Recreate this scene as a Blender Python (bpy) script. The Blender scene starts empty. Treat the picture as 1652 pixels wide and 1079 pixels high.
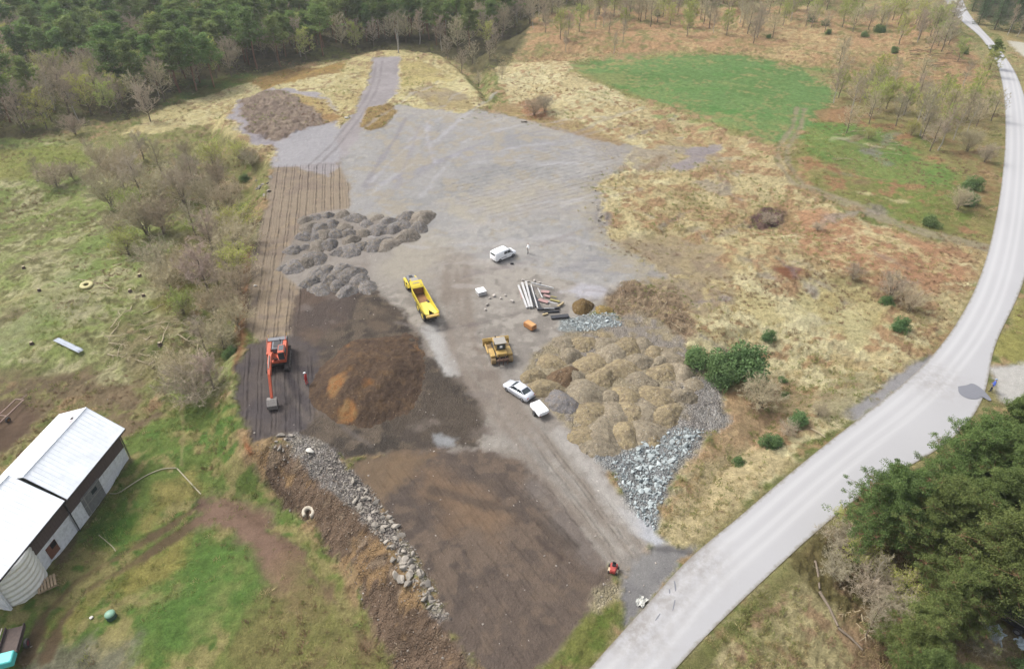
import bpy, bmesh, math, random
import numpy as np
from mathutils import Matrix, Vector
random.seed(7); RS = np.random.RandomState(11)
S = bpy.context.scene
COL = S.collection
R = math.radians

# ------------------------------------------------------------------ camera, sky, sun, exposure
CAM_H = 55.0; PITCH = R(36.0); FPX = 1101.0; CX, CY = 826.0, 539.5
cam = bpy.data.cameras.new("camera"); cam.sensor_width = 36.0; cam.lens = FPX / 1652.0 * 36.0
cam.clip_start = 1.0; cam.clip_end = 4000.0
camo = bpy.data.objects.new("camera", cam); COL.objects.link(camo)
camo.location = (0, 0, CAM_H); camo.rotation_euler = (R(90) - PITCH, 0, 0)
S.camera = camo

SUN_EL, SUN_AZ = R(52), R(-62)          # azimuth measured from +Y (ahead) towards +X (right)
w = bpy.data.worlds.new("World"); S.world = w; w.use_nodes = True
nt = w.node_tree; bg = nt.nodes["Background"]
sky = nt.nodes.new("ShaderNodeTexSky"); sky.sky_type = 'NISHITA'; sky.sun_disc = False
sky.sun_elevation = SUN_EL; sky.sun_rotation = SUN_AZ
sky.air_density = 1.0; sky.dust_density = 6.0; sky.ozone_density = 1.0; sky.altitude = 50
hs = nt.nodes.new("ShaderNodeHueSaturation"); hs.inputs["Saturation"].default_value = 0.38
nt.links.new(sky.outputs[0], hs.inputs["Color"]); nt.links.new(hs.outputs[0], bg.inputs["Color"])
bg.inputs["Strength"].default_value = 0.15
sl = bpy.data.lights.new("sun", 'SUN'); sl.energy = 1.25; sl.angle = R(13); sl.color = (1.0, 0.965, 0.91)
slo = bpy.data.objects.new("sun", sl); COL.objects.link(slo)
dv = Vector((math.sin(SUN_AZ) * math.cos(SUN_EL), math.cos(SUN_AZ) * math.cos(SUN_EL), math.sin(SUN_EL)))
slo.rotation_euler = dv.to_track_quat('Z', 'Y').to_euler(); slo.location = (0, 60, 120)
S.view_settings.view_transform = 'Standard'; S.view_settings.look = 'None'
S.view_settings.exposure = 1.04; S.view_settings.gamma = 1.0

# ------------------------------------------------------------------ colour and noise helpers
def lin(c):
    c = c / 255.0
    return c / 12.92 if c <= 0.04045 else ((c + 0.055) / 1.055) ** 2.4
def K(r, g, b, k=0.5):
    """surface colour from the tone wanted under this sky"""
    return (lin(r) * k, lin(g) * k, lin(b) * k)

def _hash(ix, iy, s):
    ix = ix.astype(np.int64); iy = iy.astype(np.int64)
    n = (ix * 374761393 + iy * 668265263 + s * 2147483647 + 1013904223) & 0xffffffff
    n = ((n ^ (n >> 13)) * 1274126177) & 0xffffffff
    n = ((n ^ (n >> 16)) * 2246822519) & 0xffffffff
    return ((n ^ (n >> 15)) & 0xffffff) / float(0xffffff)
def vnoise(x, y, s=0):
    ix = np.floor(x); iy = np.floor(y); fx = x - ix; fy = y - iy
    fx = fx * fx * (3 - 2 * fx); fy = fy * fy * (3 - 2 * fy)
    a = _hash(ix, iy, s); b = _hash(ix + 1, iy, s); c = _hash(ix, iy + 1, s); d = _hash(ix + 1, iy + 1, s)
    return (a + (b - a) * fx) * (1 - fy) + (c + (d - c) * fx) * fy
def fbm(x, y, s=0, o=4, g=0.5):
    """-1..1"""
    t = 0; a = 1; n = 0
    for i in range(o):
        t = t + a * (vnoise(x * 2 ** i + 17.3 * i, y * 2 ** i - 9.1 * i, s + i) * 2 - 1); n += a; a *= g
    return t / n * 1.6
def sst(a, b, x):
    t = np.clip((x - a) / (b - a), 0, 1); return t * t * (3 - 2 * t)

def poly_sd(P, x, y, far=12.0):
    """signed distance to polygon P (negative inside), only exact within `far` metres"""
    P = np.asarray(P, float)
    sd = np.full(x.shape, float(far))
    x0, y0 = P.min(0) - far; x1, y1 = P.max(0) + far
    m = (x > x0) & (x < x1) & (y > y0) & (y < y1)
    if not m.any(): return sd
    X = x[m]; Y = y[m]
    d2 = np.full(X.shape, 1e12); ins = np.zeros(X.shape, bool)
    n = len(P)
    for i in range(n):
        ax, ay = P[i]; bx, by = P[(i + 1) % n]
        ex, ey = bx - ax, by - ay
        wx, wy = X - ax, Y - ay
        t = np.clip((wx * ex + wy * ey) / (ex * ex + ey * ey + 1e-9), 0, 1)
        d2 = np.minimum(d2, (wx - ex * t) ** 2 + (wy - ey * t) ** 2)
        if ey != 0:
            c = ((ay > Y) != (by > Y)) & (X < ex * (Y - ay) / ey + ax)
            ins ^= c
    d = np.sqrt(d2); d[ins] *= -1
    sd[m] = np.clip(d, -1e9, far)
    return sd
def line_d(P, x, y, far=12.0):
    P = np.asarray(P, float)
    out = np.full(x.shape, float(far))
    x0, y0 = P.min(0) - far; x1, y1 = P.max(0) + far
    m = (x > x0) & (x < x1) & (y > y0) & (y < y1)
    if not m.any(): return out
    X = x[m]; Y = y[m]; d2 = np.full(X.shape, 1e12)
    for i in range(len(P) - 1):
        ax, ay = P[i]; bx, by = P[i + 1]; ex, ey = bx - ax, by - ay
        wx, wy = X - ax, Y - ay
        t = np.clip((wx * ex + wy * ey) / (ex * ex + ey * ey + 1e-9), 0, 1)
        d2 = np.minimum(d2, (wx - ex * t) ** 2 + (wy - ey * t) ** 2)
    out[m] = np.minimum(np.sqrt(d2), far)
    return out

# ------------------------------------------------------------------ survey: a photo point -> a point of the ground
sP, cP = math.sin(PITCH), math.cos(PITCH)
def plane_pt(px, py, z):
    px = np.asarray(px, float); py = np.asarray(py, float)
    u = (px - CX) / FPX; v = (py - CY) / FPX
    dy = cP - v * sP; dz = -sP - v * cP
    dz = np.minimum(dz, -0.06)
    t = (z - CAM_H) / dz
    return u * t, dy * t
def W0(pts):      # at z = 0
    p = np.array(pts, float); x, y = plane_pt(p[:, 0], p[:, 1], 0.0)
    return np.stack([x, y], 1)

# lower ground to the left (field, brush, forest): top edge of the fill
LOW = np.vstack([W0([(800, 1110), (700, 985), (640, 880), (590, 810), (530, 752), (480, 712), (440, 712), (402, 716), (384, 660), (382, 592), (400, 556),
    (398, 500), (405, 420), (425, 340), (437, 285), (440, 252), (404, 238), (372, 208), (364, 186), (386, 162), (470, 128), (560, 98), (600, 88), (650, 86), (700, 92),
    (742, 116), (778, 166), (796, 160), (800, 120), (790, 80), (850, 50), (880, 10)]), [[60, 520], [-500, 520], [-500, -60], [-40, -60]]])
# hollow between the tan heaps and the road
HOL = W0([(1098, 540), (1140, 588), (1176, 650), (1150, 692), (1104, 742), (1078, 800), (1066, 862), (1120, 868), (1250, 760), (1390, 640), (1470, 560), (1300, 545), (1200, 510)])
ROADL = [(560, 1560), (740, 1330), (905, 1130), (945, 1085), (1010, 1012), (1060, 958), (1103, 905), (1180, 845), (1260, 775), (1340, 710), (1420, 650), (1490, 592), (1540, 530), (1578, 460), (1602, 380),
         (1616, 300), (1623, 220), (1620, 150), (1610, 105), (1594, 76), (1578, 56), (1552, 36), (1534, 18), (1520, -6), (1505, -40)]
ROADR = [(780, 1560), (900, 1340), (1040, 1130), (1077, 1085), (1124, 1038), (1200, 965), (1290, 880), (1380, 800), (1450, 757), (1530, 722), (1588, 690), (1612, 640), (1592, 596), (1596, 572), (1620, 522), (1648, 474),
         (1666, 400), (1671, 300), (1667, 220), (1655, 160), (1640, 118), (1622, 92), (1602, 66), (1578, 42), (1560, 18), (1551, -6), (1540, -40)]
ROAD = W0(ROADL + ROADR[::-1])
SITE = W0([(440, 690), (400, 560), (405, 420), (437, 285), (560, 210), (640, 165), (780, 178), (1030, 235), (985, 300), (1000, 390), (1080, 450), (1160, 640), (1100, 740), (1060, 880),
           (1100, 905), (960, 1100), (800, 1100), (600, 830)])
GREEN = W0([(925, 115), (960, 97), (1080, 88), (1200, 90), (1290, 108), (1345, 138), (1335, 180), (1290, 212), (1250, 232), (1130, 190), (1010, 150)])

def hgt(x, y):
    """large shape of the land"""
    sl_ = poly_sd(LOW, x, y, 30)
    h = -3.2 * sst(0.0, 5.5, -sl_)
    # gully behind the far bank goes deeper, wood rises far behind
    h = h + 7.0 * sst(260, 430, y) * sst(120, -60, x)
    h = h - 1.7 * sst(0.5, 7.0, -poly_sd(HOL, x, y, 12))
    sr = poly_sd(ROAD, x, y, 20); ss_ = poly_sd(SITE, x, y, 14); sg = poly_sd(GREEN, x, y, 12)
    amp = sst(2.0, 16, sr) * sst(0.5, 12, ss_) * (0.35 + 0.65 * sst(0, 8, sg))
    und = fbm(x * 0.045 + 3.1, y * 0.045, 5, 3)
    return h + amp * 1.15 * und
def G(pts):
    p = np.array(pts, float).reshape(-1, 2); z = np.zeros(len(p))
    for _ in range(10):
        x, y = plane_pt(p[:, 0], p[:, 1], z); z = 0.5 * z + 0.5 * hgt(x, y)
    x, y = plane_pt(p[:, 0], p[:, 1], z)
    return np.stack([x, y], 1)
def g1(px, py):
    a = G([(px, py)])[0]; return float(a[0]), float(a[1])

# ------------------------------------------------------------------ ground sheet
ys = [-40.0]
while ys[-1] < 1500:
    y = ys[-1]
    ys.append(y + (1.2 if y < 14 else (0.125 + (max(y, 0) / 100) ** 1.6 * 0.2) if y < 430 else 20.0))
ys = np.array(ys); NU = 1320
us = np.linspace(-1, 1, NU)
def Wd(y): return 0.88 * (np.maximum(y, 0) + 50.0)
GY = np.repeat(ys[:, None], NU, 1); GX = us[None, :] * Wd(ys)[:, None]
X = GX.ravel(); Y = GY.ravel()

col = np.zeros((X.size, 3)); rgh = np.full(X.size, 0.16)
mg = np.zeros(X.size); mv = np.zeros(X.size); mr = np.zeros(X.size)      # grassy, gravelly, rubbly
NZ1 = fbm(X * 0.33, Y * 0.33, 21, 5); NZ2 = fbm(X * 0.12, Y * 0.12, 33, 4); NZ3 = fbm(X * 0.9, Y * 0.9, 41, 4); NZ4 = fbm(X * 0.05, Y * 0.05, 51, 3)
NZ5 = fbm(X * 2.2, Y * 2.2, 61, 3)
def pal(cols):
    c = [np.array(K(*q)) for q in cols]
    a = c[0][None, :] + np.zeros((X.size, 1))
    if len(c) > 1: t = sst(-0.25, 0.35, 0.55 * NZ2 + 0.55 * NZ1)[:, None]; a = a * (1 - t) + c[1] * t
    if len(c) > 2: t = sst(0.05, 0.5, 0.6 * NZ3 - 0.55 * NZ4 + 0.35 * NZ1)[:, None]; a = a * (1 - t) + c[2] * t
    if len(c) > 3: t = sst(0.12, 0.55, 0.7 * NZ1 * 1.0 - 0.5 * NZ3 + 0.2 * NZ4)[:, None]; a = a * (1 - t) + c[3] * t
    return a
def put(m, cols, g, s, r, ro):
    global col, rgh, mg, mv, mr
    idx = np.nonzero(m > 0.003)[0]
    if idx.size == 0: return
    mm = m[idx]
    a = _palidx(cols, idx)
    col[idx] = col[idx] * (1 - mm[:, None]) + a * mm[:, None]
    for arr, v in ((mg, g), (mv, s), (mr, r), (rgh, ro)):
        arr[idx] = arr[idx] * (1 - mm) + v * mm
def _palidx(cols, i):
    c = [np.array(K(*q)) for q in cols]
    a = c[0][None, :] + np.zeros((i.size, 1))
    if len(c) > 1: t = sst(-0.25, 0.35, 0.55 * NZ2[i] + 0.55 * NZ1[i])[:, None]; a = a * (1 - t) + c[1] * t
    if len(c) > 2: t = sst(0.05, 0.5, 0.6 * NZ3[i] - 0.55 * NZ4[i] + 0.35 * NZ1[i])[:, None]; a = a * (1 - t) + c[2] * t
    if len(c) > 3: t = sst(0.12, 0.55, 0.7 * NZ1[i] - 0.5 * NZ3[i] + 0.2 * NZ4[i])[:, None]; a = a * (1 - t) + c[3] * t
    return a
def area(pts, cols, f=0.8, amp=1.2, g=0, s=0, r=0, ro=0.05, op=1.0, world=None):
    P = np.array(world) if world is not None else G(pts)
    sd = poly_sd(P, X, Y, 12)
    put(sst(f, -f, sd + NZ1 * amp + NZ5 * 0.35 * min(amp, 1)) * op, cols, g, s, r, ro)
def stroke(pts, wid, cols, f=0.5, amp=0.4, g=0, s=0.3, r=0, ro=0.04, op=1.0, off=None):
    P = G(pts)
    if off is not None:
        T = np.gradient(P, axis=0); T /= np.linalg.norm(T, axis=1)[:, None] + 1e-9
        P = P + np.stack([-T[:, 1], T[:, 0]], 1) * off
    d = line_d(P, X, Y, 12)
    put(sst(wid / 2 + f, wid / 2 - f, d + NZ1 * amp + NZ5 * 0.3 * min(amp, 1)) * op, cols, g, s, r, ro)

# base: rough moor
put(np.ones(X.size), [(168, 160, 112), (146, 140, 94), (128, 136, 80), (182, 156, 118)], 1, 0, 0, 0.22)
# wood floor
area([(-300, -40), (900, -40), (870, 30), (835, 80), (800, 120), (700, 88), (600, 84), (420, 124), (300, 168), (200, 196), (60, 222), (-300, 260)],
     [(110, 104, 72), (92, 88, 62), (118, 122, 70)], 2, 2, g=1, ro=0.3)
area([(300, 130), (420, 118), (440, 132), (330, 160), (260, 172)], [(105, 125, 66), (120, 120, 70)], 1.5, 2, g=1)
# left clearing
area([(-300, 232), (60, 226), (150, 232), (260, 300), (330, 400), (320, 500), (385, 560), (388, 640), (290, 648), (200, 650), (0, 615), (-300, 640)],
     [(150, 164, 96), (172, 176, 120), (138, 136, 92), (190, 186, 142)], 1.2, 2.0, g=1, ro=0.2)
area([(0, 240), (130, 232), (150, 262), (60, 290), (-60, 300)], [(140, 148, 78), (150, 150, 88)], 1.5, 1.5, g=1)
area([(60, 480), (110, 420), (150, 380), (180, 360), (160, 430), (140, 500), (90, 540), (0, 600), (-40, 560)], [(140, 158, 92), (160, 168, 118)], 2.5, 2.5, g=1, op=0.8)
# brush zone along the fill
area([(150, 228), (250, 205), (330, 165), (400, 238), (438, 262), (425, 340), (402, 430), (398, 540), (340, 520), (300, 420), (250, 350), (170, 300)],
     [(154, 150, 100), (140, 136, 90), (138, 148, 80), (166, 148, 110)], 1.5, 2, g=1, ro=0.3)
area([(300, 345), (350, 352), (352, 372), (300, 375)], [(128, 138, 62)], 1, 1, g=1)
area([(395, 380), (412, 400), (402, 470), (395, 560), (378, 600), (380, 500), (388, 440)], [(172, 128, 96), (150, 112, 80)], 0.6, 0.6, g=.5, ro=.2)
area([(250, 420), (300, 400), (330, 470), (300, 520), (250, 500)], [(140, 138, 74), (150, 138, 88)], 2, 2, g=1)
area([(60, 470), (110, 455), (165, 480), (170, 505), (120, 520), (80, 510)], [(186, 182, 142), (165, 165, 118)], 1, 1.4, g=1)
area([(180, 520), (300, 500), (380, 560), (330, 610), (230, 620), (170, 580)], [(148, 142, 98), (160, 150, 112), (128, 134, 82)], 1.5, 2.0, g=1, ro=.25)
# farmyard mud and left field
area([(-300, 590), (0, 610), (120, 592), (180, 600), (240, 640), (290, 660), (270, 720), (215, 740), (190, 680), (110, 650), (60, 672), (-100, 800), (-300, 900)],
     [(134, 118, 92), (120, 106, 82), (142, 136, 92)], 1.5, 2, g=.5, s=.3, ro=.12)
area([(-60, 740), (-60, 640), (-10, 650), (45, 655), (58, 672), (20, 720), (-30, 760)], [(92, 76, 62), (108, 90, 74)], 1.0, .8, s=.3)
area([(-300, 900), (60, 800), (220, 700), (290, 648), (386, 655), (398, 740), (450, 800), (510, 858), (560, 930), (600, 1000), (650, 1080), (670, 1130), (-300, 1130)],
     [(120, 140, 74), (148, 150, 90), (106, 136, 68), (166, 158, 106)], 0.7, .8, g=1, ro=.1)
area([(340, 880), (420, 850), (430, 930), (380, 1010), (300, 1060), (215, 1010), (235, 960), (300, 930)], [(102, 138, 68), (114, 146, 74)], 2.2, 2.2, g=1, op=.8)
area([(160, 850), (200, 825), (235, 830), (225, 870), (180, 885)], [(92, 132, 60)], 1, 1.2, g=1, op=.8)
area([(215, 860), (260, 790), (310, 770), (320, 800), (240, 850)], [(168, 158, 98), (150, 148, 82)], 1, 1.2, g=1, op=.9)
area([(80, 1000), (120, 960), (200, 920), (290, 880), (270, 930), (180, 970), (100, 1040)], [(166, 156, 92), (140, 140, 74)], 1, 1.2, g=1, op=.85)
area([(60, 1079), (90, 1040), (150, 1020), (215, 1030), (210, 1110), (40, 1120)], [(142, 138, 118), (164, 158, 118), (120, 116, 98)], 1, 1.4, g=1, op=.9)
area([(400, 1000), (480, 930), (560, 960), (620, 1040), (640, 1110), (350, 1110)], [(150, 138, 92), (134, 138, 78), (162, 138, 98)], 2, 2.5, g=1, op=.75)
area([(190, 730), (215, 740), (160, 812), (130, 850), (95, 930), (85, 900), (122, 842)], [(124, 120, 88), (132, 112, 90), (112, 124, 74)], .5, .8, g=.7, s=.3)
_r0 = random.Random(9)
for q in range(46):
    x0 = _r0.uniform(-20, 330); y0 = _r0.uniform(300, 620); a = _r0.uniform(-.75, -.2); L_ = _r0.uniform(25, 90); c_ = _r0.choice([(186, 178, 138), (176, 168, 122), (124, 112, 84), (140, 128, 100), (122, 132, 76)])
    stroke([(x0, y0), (x0 + L_ * math.cos(a), y0 + L_ * math.sin(a) * .6)], _r0.uniform(.6, 2.2), [c_], .8, 1.3, g=1, ro=.2, op=_r0.uniform(.35, .75))
stroke([(60, 1060), (85, 1000), (130, 945), (200, 905), (265, 865), (335, 820)], 01.0, [(104, 88, 68), (120, 106, 76)], .35, .4, g=.3, off=.9, op=.95)
stroke([(60, 1060), (85, 1000), (130, 945), (200, 905), (265, 865), (335, 820)], 01.0, [(104, 88, 68), (120, 106, 76)], .35, .4, g=.3, off=-.9, op=.95)
stroke([(322, 815), (345, 820), (380, 835)], 1.9, [(92, 76, 66), (106, 88, 76)], .8, .8, s=.3)
stroke([(350, 820), (400, 842), (440, 880), (466, 925)], 3.6, [(136, 112, 96), (118, 96, 80)], 1.2, 1.2, g=.2, s=.3, op=1)
stroke([(360, 812), (410, 835), (450, 862), (490, 910), (540, 970), (590, 1040)], .8, [(120, 98, 82)], .5, .6, g=.3, s=.3, op=.8)
stroke([(466, 925), (500, 985), (560, 1060)], 2.6, [(150, 128, 98), (134, 128, 84)], 1.5, 1.5, g=.7, op=.7)
stroke([(292, 650), (296, 700), (292, 750)], .25, [(176, 168, 120)], .2, .2, g=1, op=.7)
# cut bank and dirt along the fill
area([(386, 706), (404, 718), (440, 712), (480, 712), (540, 760), (600, 830), (650, 900), (700, 985), (760, 1070), (800, 1130), (668, 1130), (600, 1000), (560, 930), (510, 858), (450, 800), (398, 742)],
     [(124, 105, 88), (104, 88, 74), (144, 126, 106), (150, 124, 92)], .5, .9, s=.5, r=.32, ro=.26)
area([(384, 708), (400, 700), (412, 730), (400, 745)], [(168, 112, 78), (150, 118, 82)], .4, .5, r=.5)
area([(430, 770), (470, 790), (475, 820), (440, 800)], [(82, 68, 56)], .8, .8, r=.5, op=.8)
# --- the site
area([(405, 420), (430, 330), (440, 268), (560, 230), (780, 180), (1000, 240), (985, 300), (985, 380), (1080, 450), (960, 500), (900, 545), (1000, 600), (985, 770), (1060, 880), (1000, 930), (985, 915), (850, 1000), (760, 900), (700, 745), (500, 720), (420, 560)],
     [(154, 147, 139), (142, 134, 125)], .6, .6, s=.8, ro=.05)
area([(600, 400), (700, 370), (800, 350), (1000, 385), (1080, 450), (1000, 470), (960, 500), (900, 540), (905, 560), (850, 600), (880, 680), (930, 735), (985, 800), (1030, 870), (1090, 885),
      (1098, 900), (1040, 960), (1000, 950), (990, 920), (930, 850), (850, 740), (790, 725), (700, 725), (700, 560), (640, 500), (600, 462)],
     [(158, 152, 144), (143, 137, 130), (168, 162, 153)], .8, 1.0, s=1, ro=.04)
area([(545, 238), (566, 214), (640, 168), (780, 180), (860, 194), (940, 214), (1032, 236), (1004, 270), (962, 306), (976, 345), (1000, 385), (1062, 430), (1085, 452), (1000, 462), (900, 455),
      (840, 430), (720, 400), (660, 380), (560, 336), (552, 280)], [(162, 160, 157), (151, 150, 148), (170, 167, 162), (164, 157, 144)], .8, 1.2, s=1, ro=.05)
area([(700, 330), (820, 290), (960, 300), (960, 340), (800, 360)], [(176, 168, 148), (168, 164, 160)], 2, 2.5, s=1, op=.6)
area([(640, 390), (700, 372), (740, 400), (700, 430), (640, 450), (620, 440)], [(176, 169, 152), (164, 157, 146)], 1.8, 2.5, s=1, op=.5)
area([(990, 382), (1120, 385), (1160, 410), (1100, 440), (1040, 430)], [(168, 156, 128), (158, 148, 130)], 1, 1.5, s=.7, g=.4)
# ragged, weedy edge of the pad
area([(930, 200), (1040, 226), (1060, 250), (1010, 300), (1020, 350), (1040, 380), (1110, 440), (1040, 452), (975, 400), (950, 340), (940, 300), (985, 262), (930, 222)], [(166, 158, 142), (176, 166, 136), (158, 152, 146)], 2.2, 3.0, s=.6, g=.5, op=.7)
area([(960, 305), (990, 300), (1000, 345), (985, 380), (968, 350)], [(136, 132, 134), (120, 116, 116)], .8, 1.2, s=.8, r=.6, op=.8)
area([(640, 168), (780, 176), (940, 212), (900, 226), (780, 196), (640, 184)], [(178, 172, 158), (168, 164, 160)], 1.5, 2.2, s=.7, g=.3, op=.55)
# graded brown strip with track marks
area([(440, 268), (545, 264), (566, 300), (562, 336), (500, 345), (450, 430), (486, 470), (474, 540), (420, 552), (398, 530), (404, 420), (428, 335)],
     [(150, 136, 118), (140, 126, 112), (158, 142, 120)], .5, .5, s=.6, ro=.03)
# far bank with straw, path and heath
area([(200, 214), (250, 182), (340, 152), (420, 128), (520, 104), (600, 86), (650, 84), (700, 90), (745, 118), (785, 172), (740, 182), (640, 168), (566, 214), (530, 236), (440, 262), (400, 238), (330, 200), (250, 215)],
     [(206, 194, 142), (190, 174, 124), (216, 206, 158), (172, 150, 114)], .8, 1.2, g=1, ro=.16)
area([(400, 130), (480, 108), (560, 98), (550, 118), (440, 140)], [(176, 148, 92), (160, 134, 88)], .8, 1, g=1)
area([(690, 130), (740, 150), (775, 176), (720, 178), (660, 150)], [(160, 146, 124), (176, 160, 116)], 1, 1.5, g=.8, op=.85)
area([(640, 95), (700, 105), (730, 130), (690, 135), (650, 140)], [(198, 184, 122), (186, 170, 118)], 1, 1.5, g=1, op=.8)
area([(370, 188), (385, 162), (455, 143), (515, 150), (540, 178), (545, 268), (444, 270), (442, 240), (400, 226)], [(166, 161, 162), (158, 152, 156)], .8, 1.5, s=.9, r=.2, ro=.08)
area([(470, 152), (520, 162), (548, 190), (520, 205), (500, 190), (480, 175)], [(190, 170, 116), (172, 140, 96)], .8, 1.5, g=1)
area([(384, 165), (455, 148), (505, 172), (530, 205), (500, 226), (440, 226), (400, 212)], [(148, 132, 118), (136, 120, 108), (162, 146, 128)], .8, 1.4, g=.8, s=.3, ro=.35)
area([(600, 92), (646, 92), (640, 150), (604, 190), (566, 236), (530, 285), (480, 272), (520, 240), (566, 190), (592, 140)], [(162, 156, 156), (152, 146, 146)], .6, 1, s=.9, ro=.03)
area([(444, 232), (500, 205), (545, 195), (548, 262), (444, 270)], [(162, 160, 162)], .8, 1, s=1)
area([(580, 205), (592, 175), (632, 166), (640, 180), (622, 205), (592, 212)], [(170, 146, 98), (152, 128, 84)], .6, .8, g=1, ro=.25)
# straw slopes between site and road
area([(800, 110), (870, 92), (915, 100), (940, 120), (1010, 152), (1130, 192), (1250, 236), (1275, 292), (1360, 342), (1480, 382), (1596, 404), (1570, 470), (1530, 535), (1480, 590), (1400, 650),
      (1330, 706), (1250, 772), (1170, 838), (1110, 884), (1060, 862), (1066, 800), (1104, 742), (1160, 690), (1176, 650), (1130, 590), (1050, 520), (960, 480), (1085, 450), (1060, 430), (990, 384), (962, 306), (1004, 270),
      (1032, 236), (940, 214), (860, 192), (820, 170)], [(208, 194, 148), (194, 176, 130), (220, 210, 166), (182, 152, 116)], .7, 1.4, g=1, ro=.2)
area([(790, 175), (830, 165), (880, 190), (940, 200), (1010, 225), (1000, 236), (880, 205)], [(168, 142, 104), (180, 162, 112)], .8, 1.2, g=1, op=.8)
area([(835, 165), (870, 160), (890, 190), (850, 195)], [(172, 122, 92)], 1, 1, g=1, op=.8)
area([(1030, 240), (1100, 225), (1180, 255), (1200, 280), (1090, 270), (1010, 275)], [(160, 150, 138), (176, 162, 124)], 1, 2, g=.6, s=.5, op=.8)
area([(990, 390), (1080, 375), (1160, 400), (1190, 480), (1140, 520), (1060, 480), (1000, 460), (1085, 450), (1060, 430)], [(170, 154, 122), (158, 144, 122), (184, 168, 126)], 1, 1.5, g=.6, s=.5, op=.85)
area([(960, 480), (1010, 455), (1090, 465), (1130, 520), (1110, 560), (1040, 530), (990, 510)], [(158, 138, 112), (142, 122, 100), (172, 152, 124)], .8, 1.4, g=.5, r=.5, ro=.3)
area([(1260, 345), (1340, 342), (1480, 384), (1572, 412), (1550, 455), (1460, 475), (1390, 455), (1290, 400)], [(194, 150, 116), (182, 140, 108), (206, 184, 138)], 1.5, 2.2, g=1, op=.9)
area([(1285, 445), (1340, 440), (1420, 470), (1440, 530), (1380, 560), (1300, 520), (1270, 480)], [(208, 200, 150), (192, 180, 128)], 1, 2, g=1, op=.85)
area([(1190, 470), (1250, 480), (1280, 520), (1220, 530)], [(204, 192, 140)], 1.5, 2, g=1, op=.8)
area([(1210, 350), (1235, 335), (1270, 338), (1265, 360), (1230, 372), (1212, 365)], [(112, 88, 84), (128, 104, 94)], .5, .6, g=1, ro=.35)
area([(1240, 430), (1275, 428), (1300, 436), (1290, 450), (1268, 452)], [(142, 96, 68), (128, 88, 64)], .6, .6, g=.6)
area([(1180, 640), (1260, 600), (1330, 640), (1300, 690), (1210, 730), (1120, 800), (1080, 830), (1085, 790), (1130, 730)], [(186, 152, 120), (198, 172, 134), (168, 148, 112)], 1, 1.8, g=1, op=.85)
area([(1120, 760), (1200, 720), (1260, 740), (1180, 820), (1110, 870), (1070, 850)], [(212, 196, 152), (198, 178, 136)], 1, 1.5, g=1, op=.9)
stroke([(1610, 400), (1560, 500), (1500, 580), (1420, 645), (1330, 712), (1250, 778), (1170, 842), (1120, 882)], 2.0, [(150, 142, 100), (138, 136, 88), (160, 152, 122)], .8, .8, g=.9, off=1.2, op=.9)
stroke([(1500, 575), (1480, 590), (1420, 630), (1370, 665)], 1.8, [(152, 150, 150)], .5, .5, s=1, off=.4)
area([(1340, 600), (1400, 600), (1420, 625), (1350, 670), (1300, 680)], [(150, 142, 112), (138, 130, 98)], 1, 2, g=.7, s=.4, op=.7)
_gr = random.Random(31)
# moor behind, green pasture
area([(850, 95), (860, 30), (1000, 10), (1300, 10), (1500, 30), (1570, 90), (1600, 140), (1560, 150), (1450, 135), (1340, 118), (1200, 86), (1060, 82), (950, 92), (915, 100)],
     [(188, 154, 116), (174, 148, 108), (198, 176, 130), (150, 144, 94)], 1.5, 3, g=1, ro=.25)
area([(1310, 180), (1450, 195), (1530, 250), (1590, 300), (1596, 395), (1480, 376), (1360, 335), (1280, 285), (1285, 225)], [(140, 142, 84), (168, 156, 104), (126, 142, 74), (170, 134, 98)], 1.5, 2.5, g=1)
area([(1300, 195), (1380, 200), (1440, 220), (1500, 262), (1560, 280), (1520, 300), (1400, 290), (1330, 260), (1295, 230)], [(112, 148, 74), (130, 154, 84)], 1.5, 2.5, g=1, op=.8)
area([(1350, 125), (1480, 130), (1610, 150), (1618, 300), (1590, 360), (1540, 260), (1440, 190), (1340, 190)], [(150, 142, 92), (166, 154, 108), (162, 130, 96)], 2, 3, g=1, op=.8)
area(None, [(116, 150, 88), (130, 156, 94), (106, 140, 78), (152, 154, 100)], 2.4, 3.4, g=1, ro=.06, world=GREEN)
for q in range(26):
    x0 = _gr.uniform(930, 1290); y0 = _gr.uniform(95, 215); stroke([(x0, y0), (x0 + _gr.uniform(25, 80), y0 + _gr.uniform(-3, 9))], _gr.uniform(.8, 2.6), [_gr.choice([(142, 168, 100), (92, 144, 70), (150, 160, 100), (100, 150, 74)])], 1.2, 2.0, g=1, ro=.1, op=_gr.uniform(.3, .6))
for P_ in ([(925, 115), (1010, 152), (1130, 192), (1250, 236)], [(930, 112), (1080, 86), (1200, 88), (1290, 106), (1345, 138)]): stroke(P_, 1.4, [(176, 164, 112), (150, 146, 90)], 1.2, 2.4, g=1, ro=.3, op=.8)
area([(935, 120), (1010, 118), (1020, 138), (960, 132)], [(150, 150, 96)], 1, 2, g=1, op=.6)
area([(1318, 180), (1370, 172), (1385, 200), (1320, 195)], [(176, 132, 102)], 1, 1.5, g=1, op=.7)
for o in (-.9, .9):
    stroke([(1292, 175), (1285, 205), (1262, 240), (1262, 262), (1290, 298), (1340, 318), (1420, 352), (1500, 378), (1604, 402)], .9, [(156, 144, 118), (146, 136, 112)], .5, .5, g=.4, off=o, op=.85)
stroke([(1290, 298), (1340, 318), (1420, 352), (1500, 378), (1604, 402)], 2.2, [(164, 154, 130)], .8, .8, g=.5, s=.3, op=.6)
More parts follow.
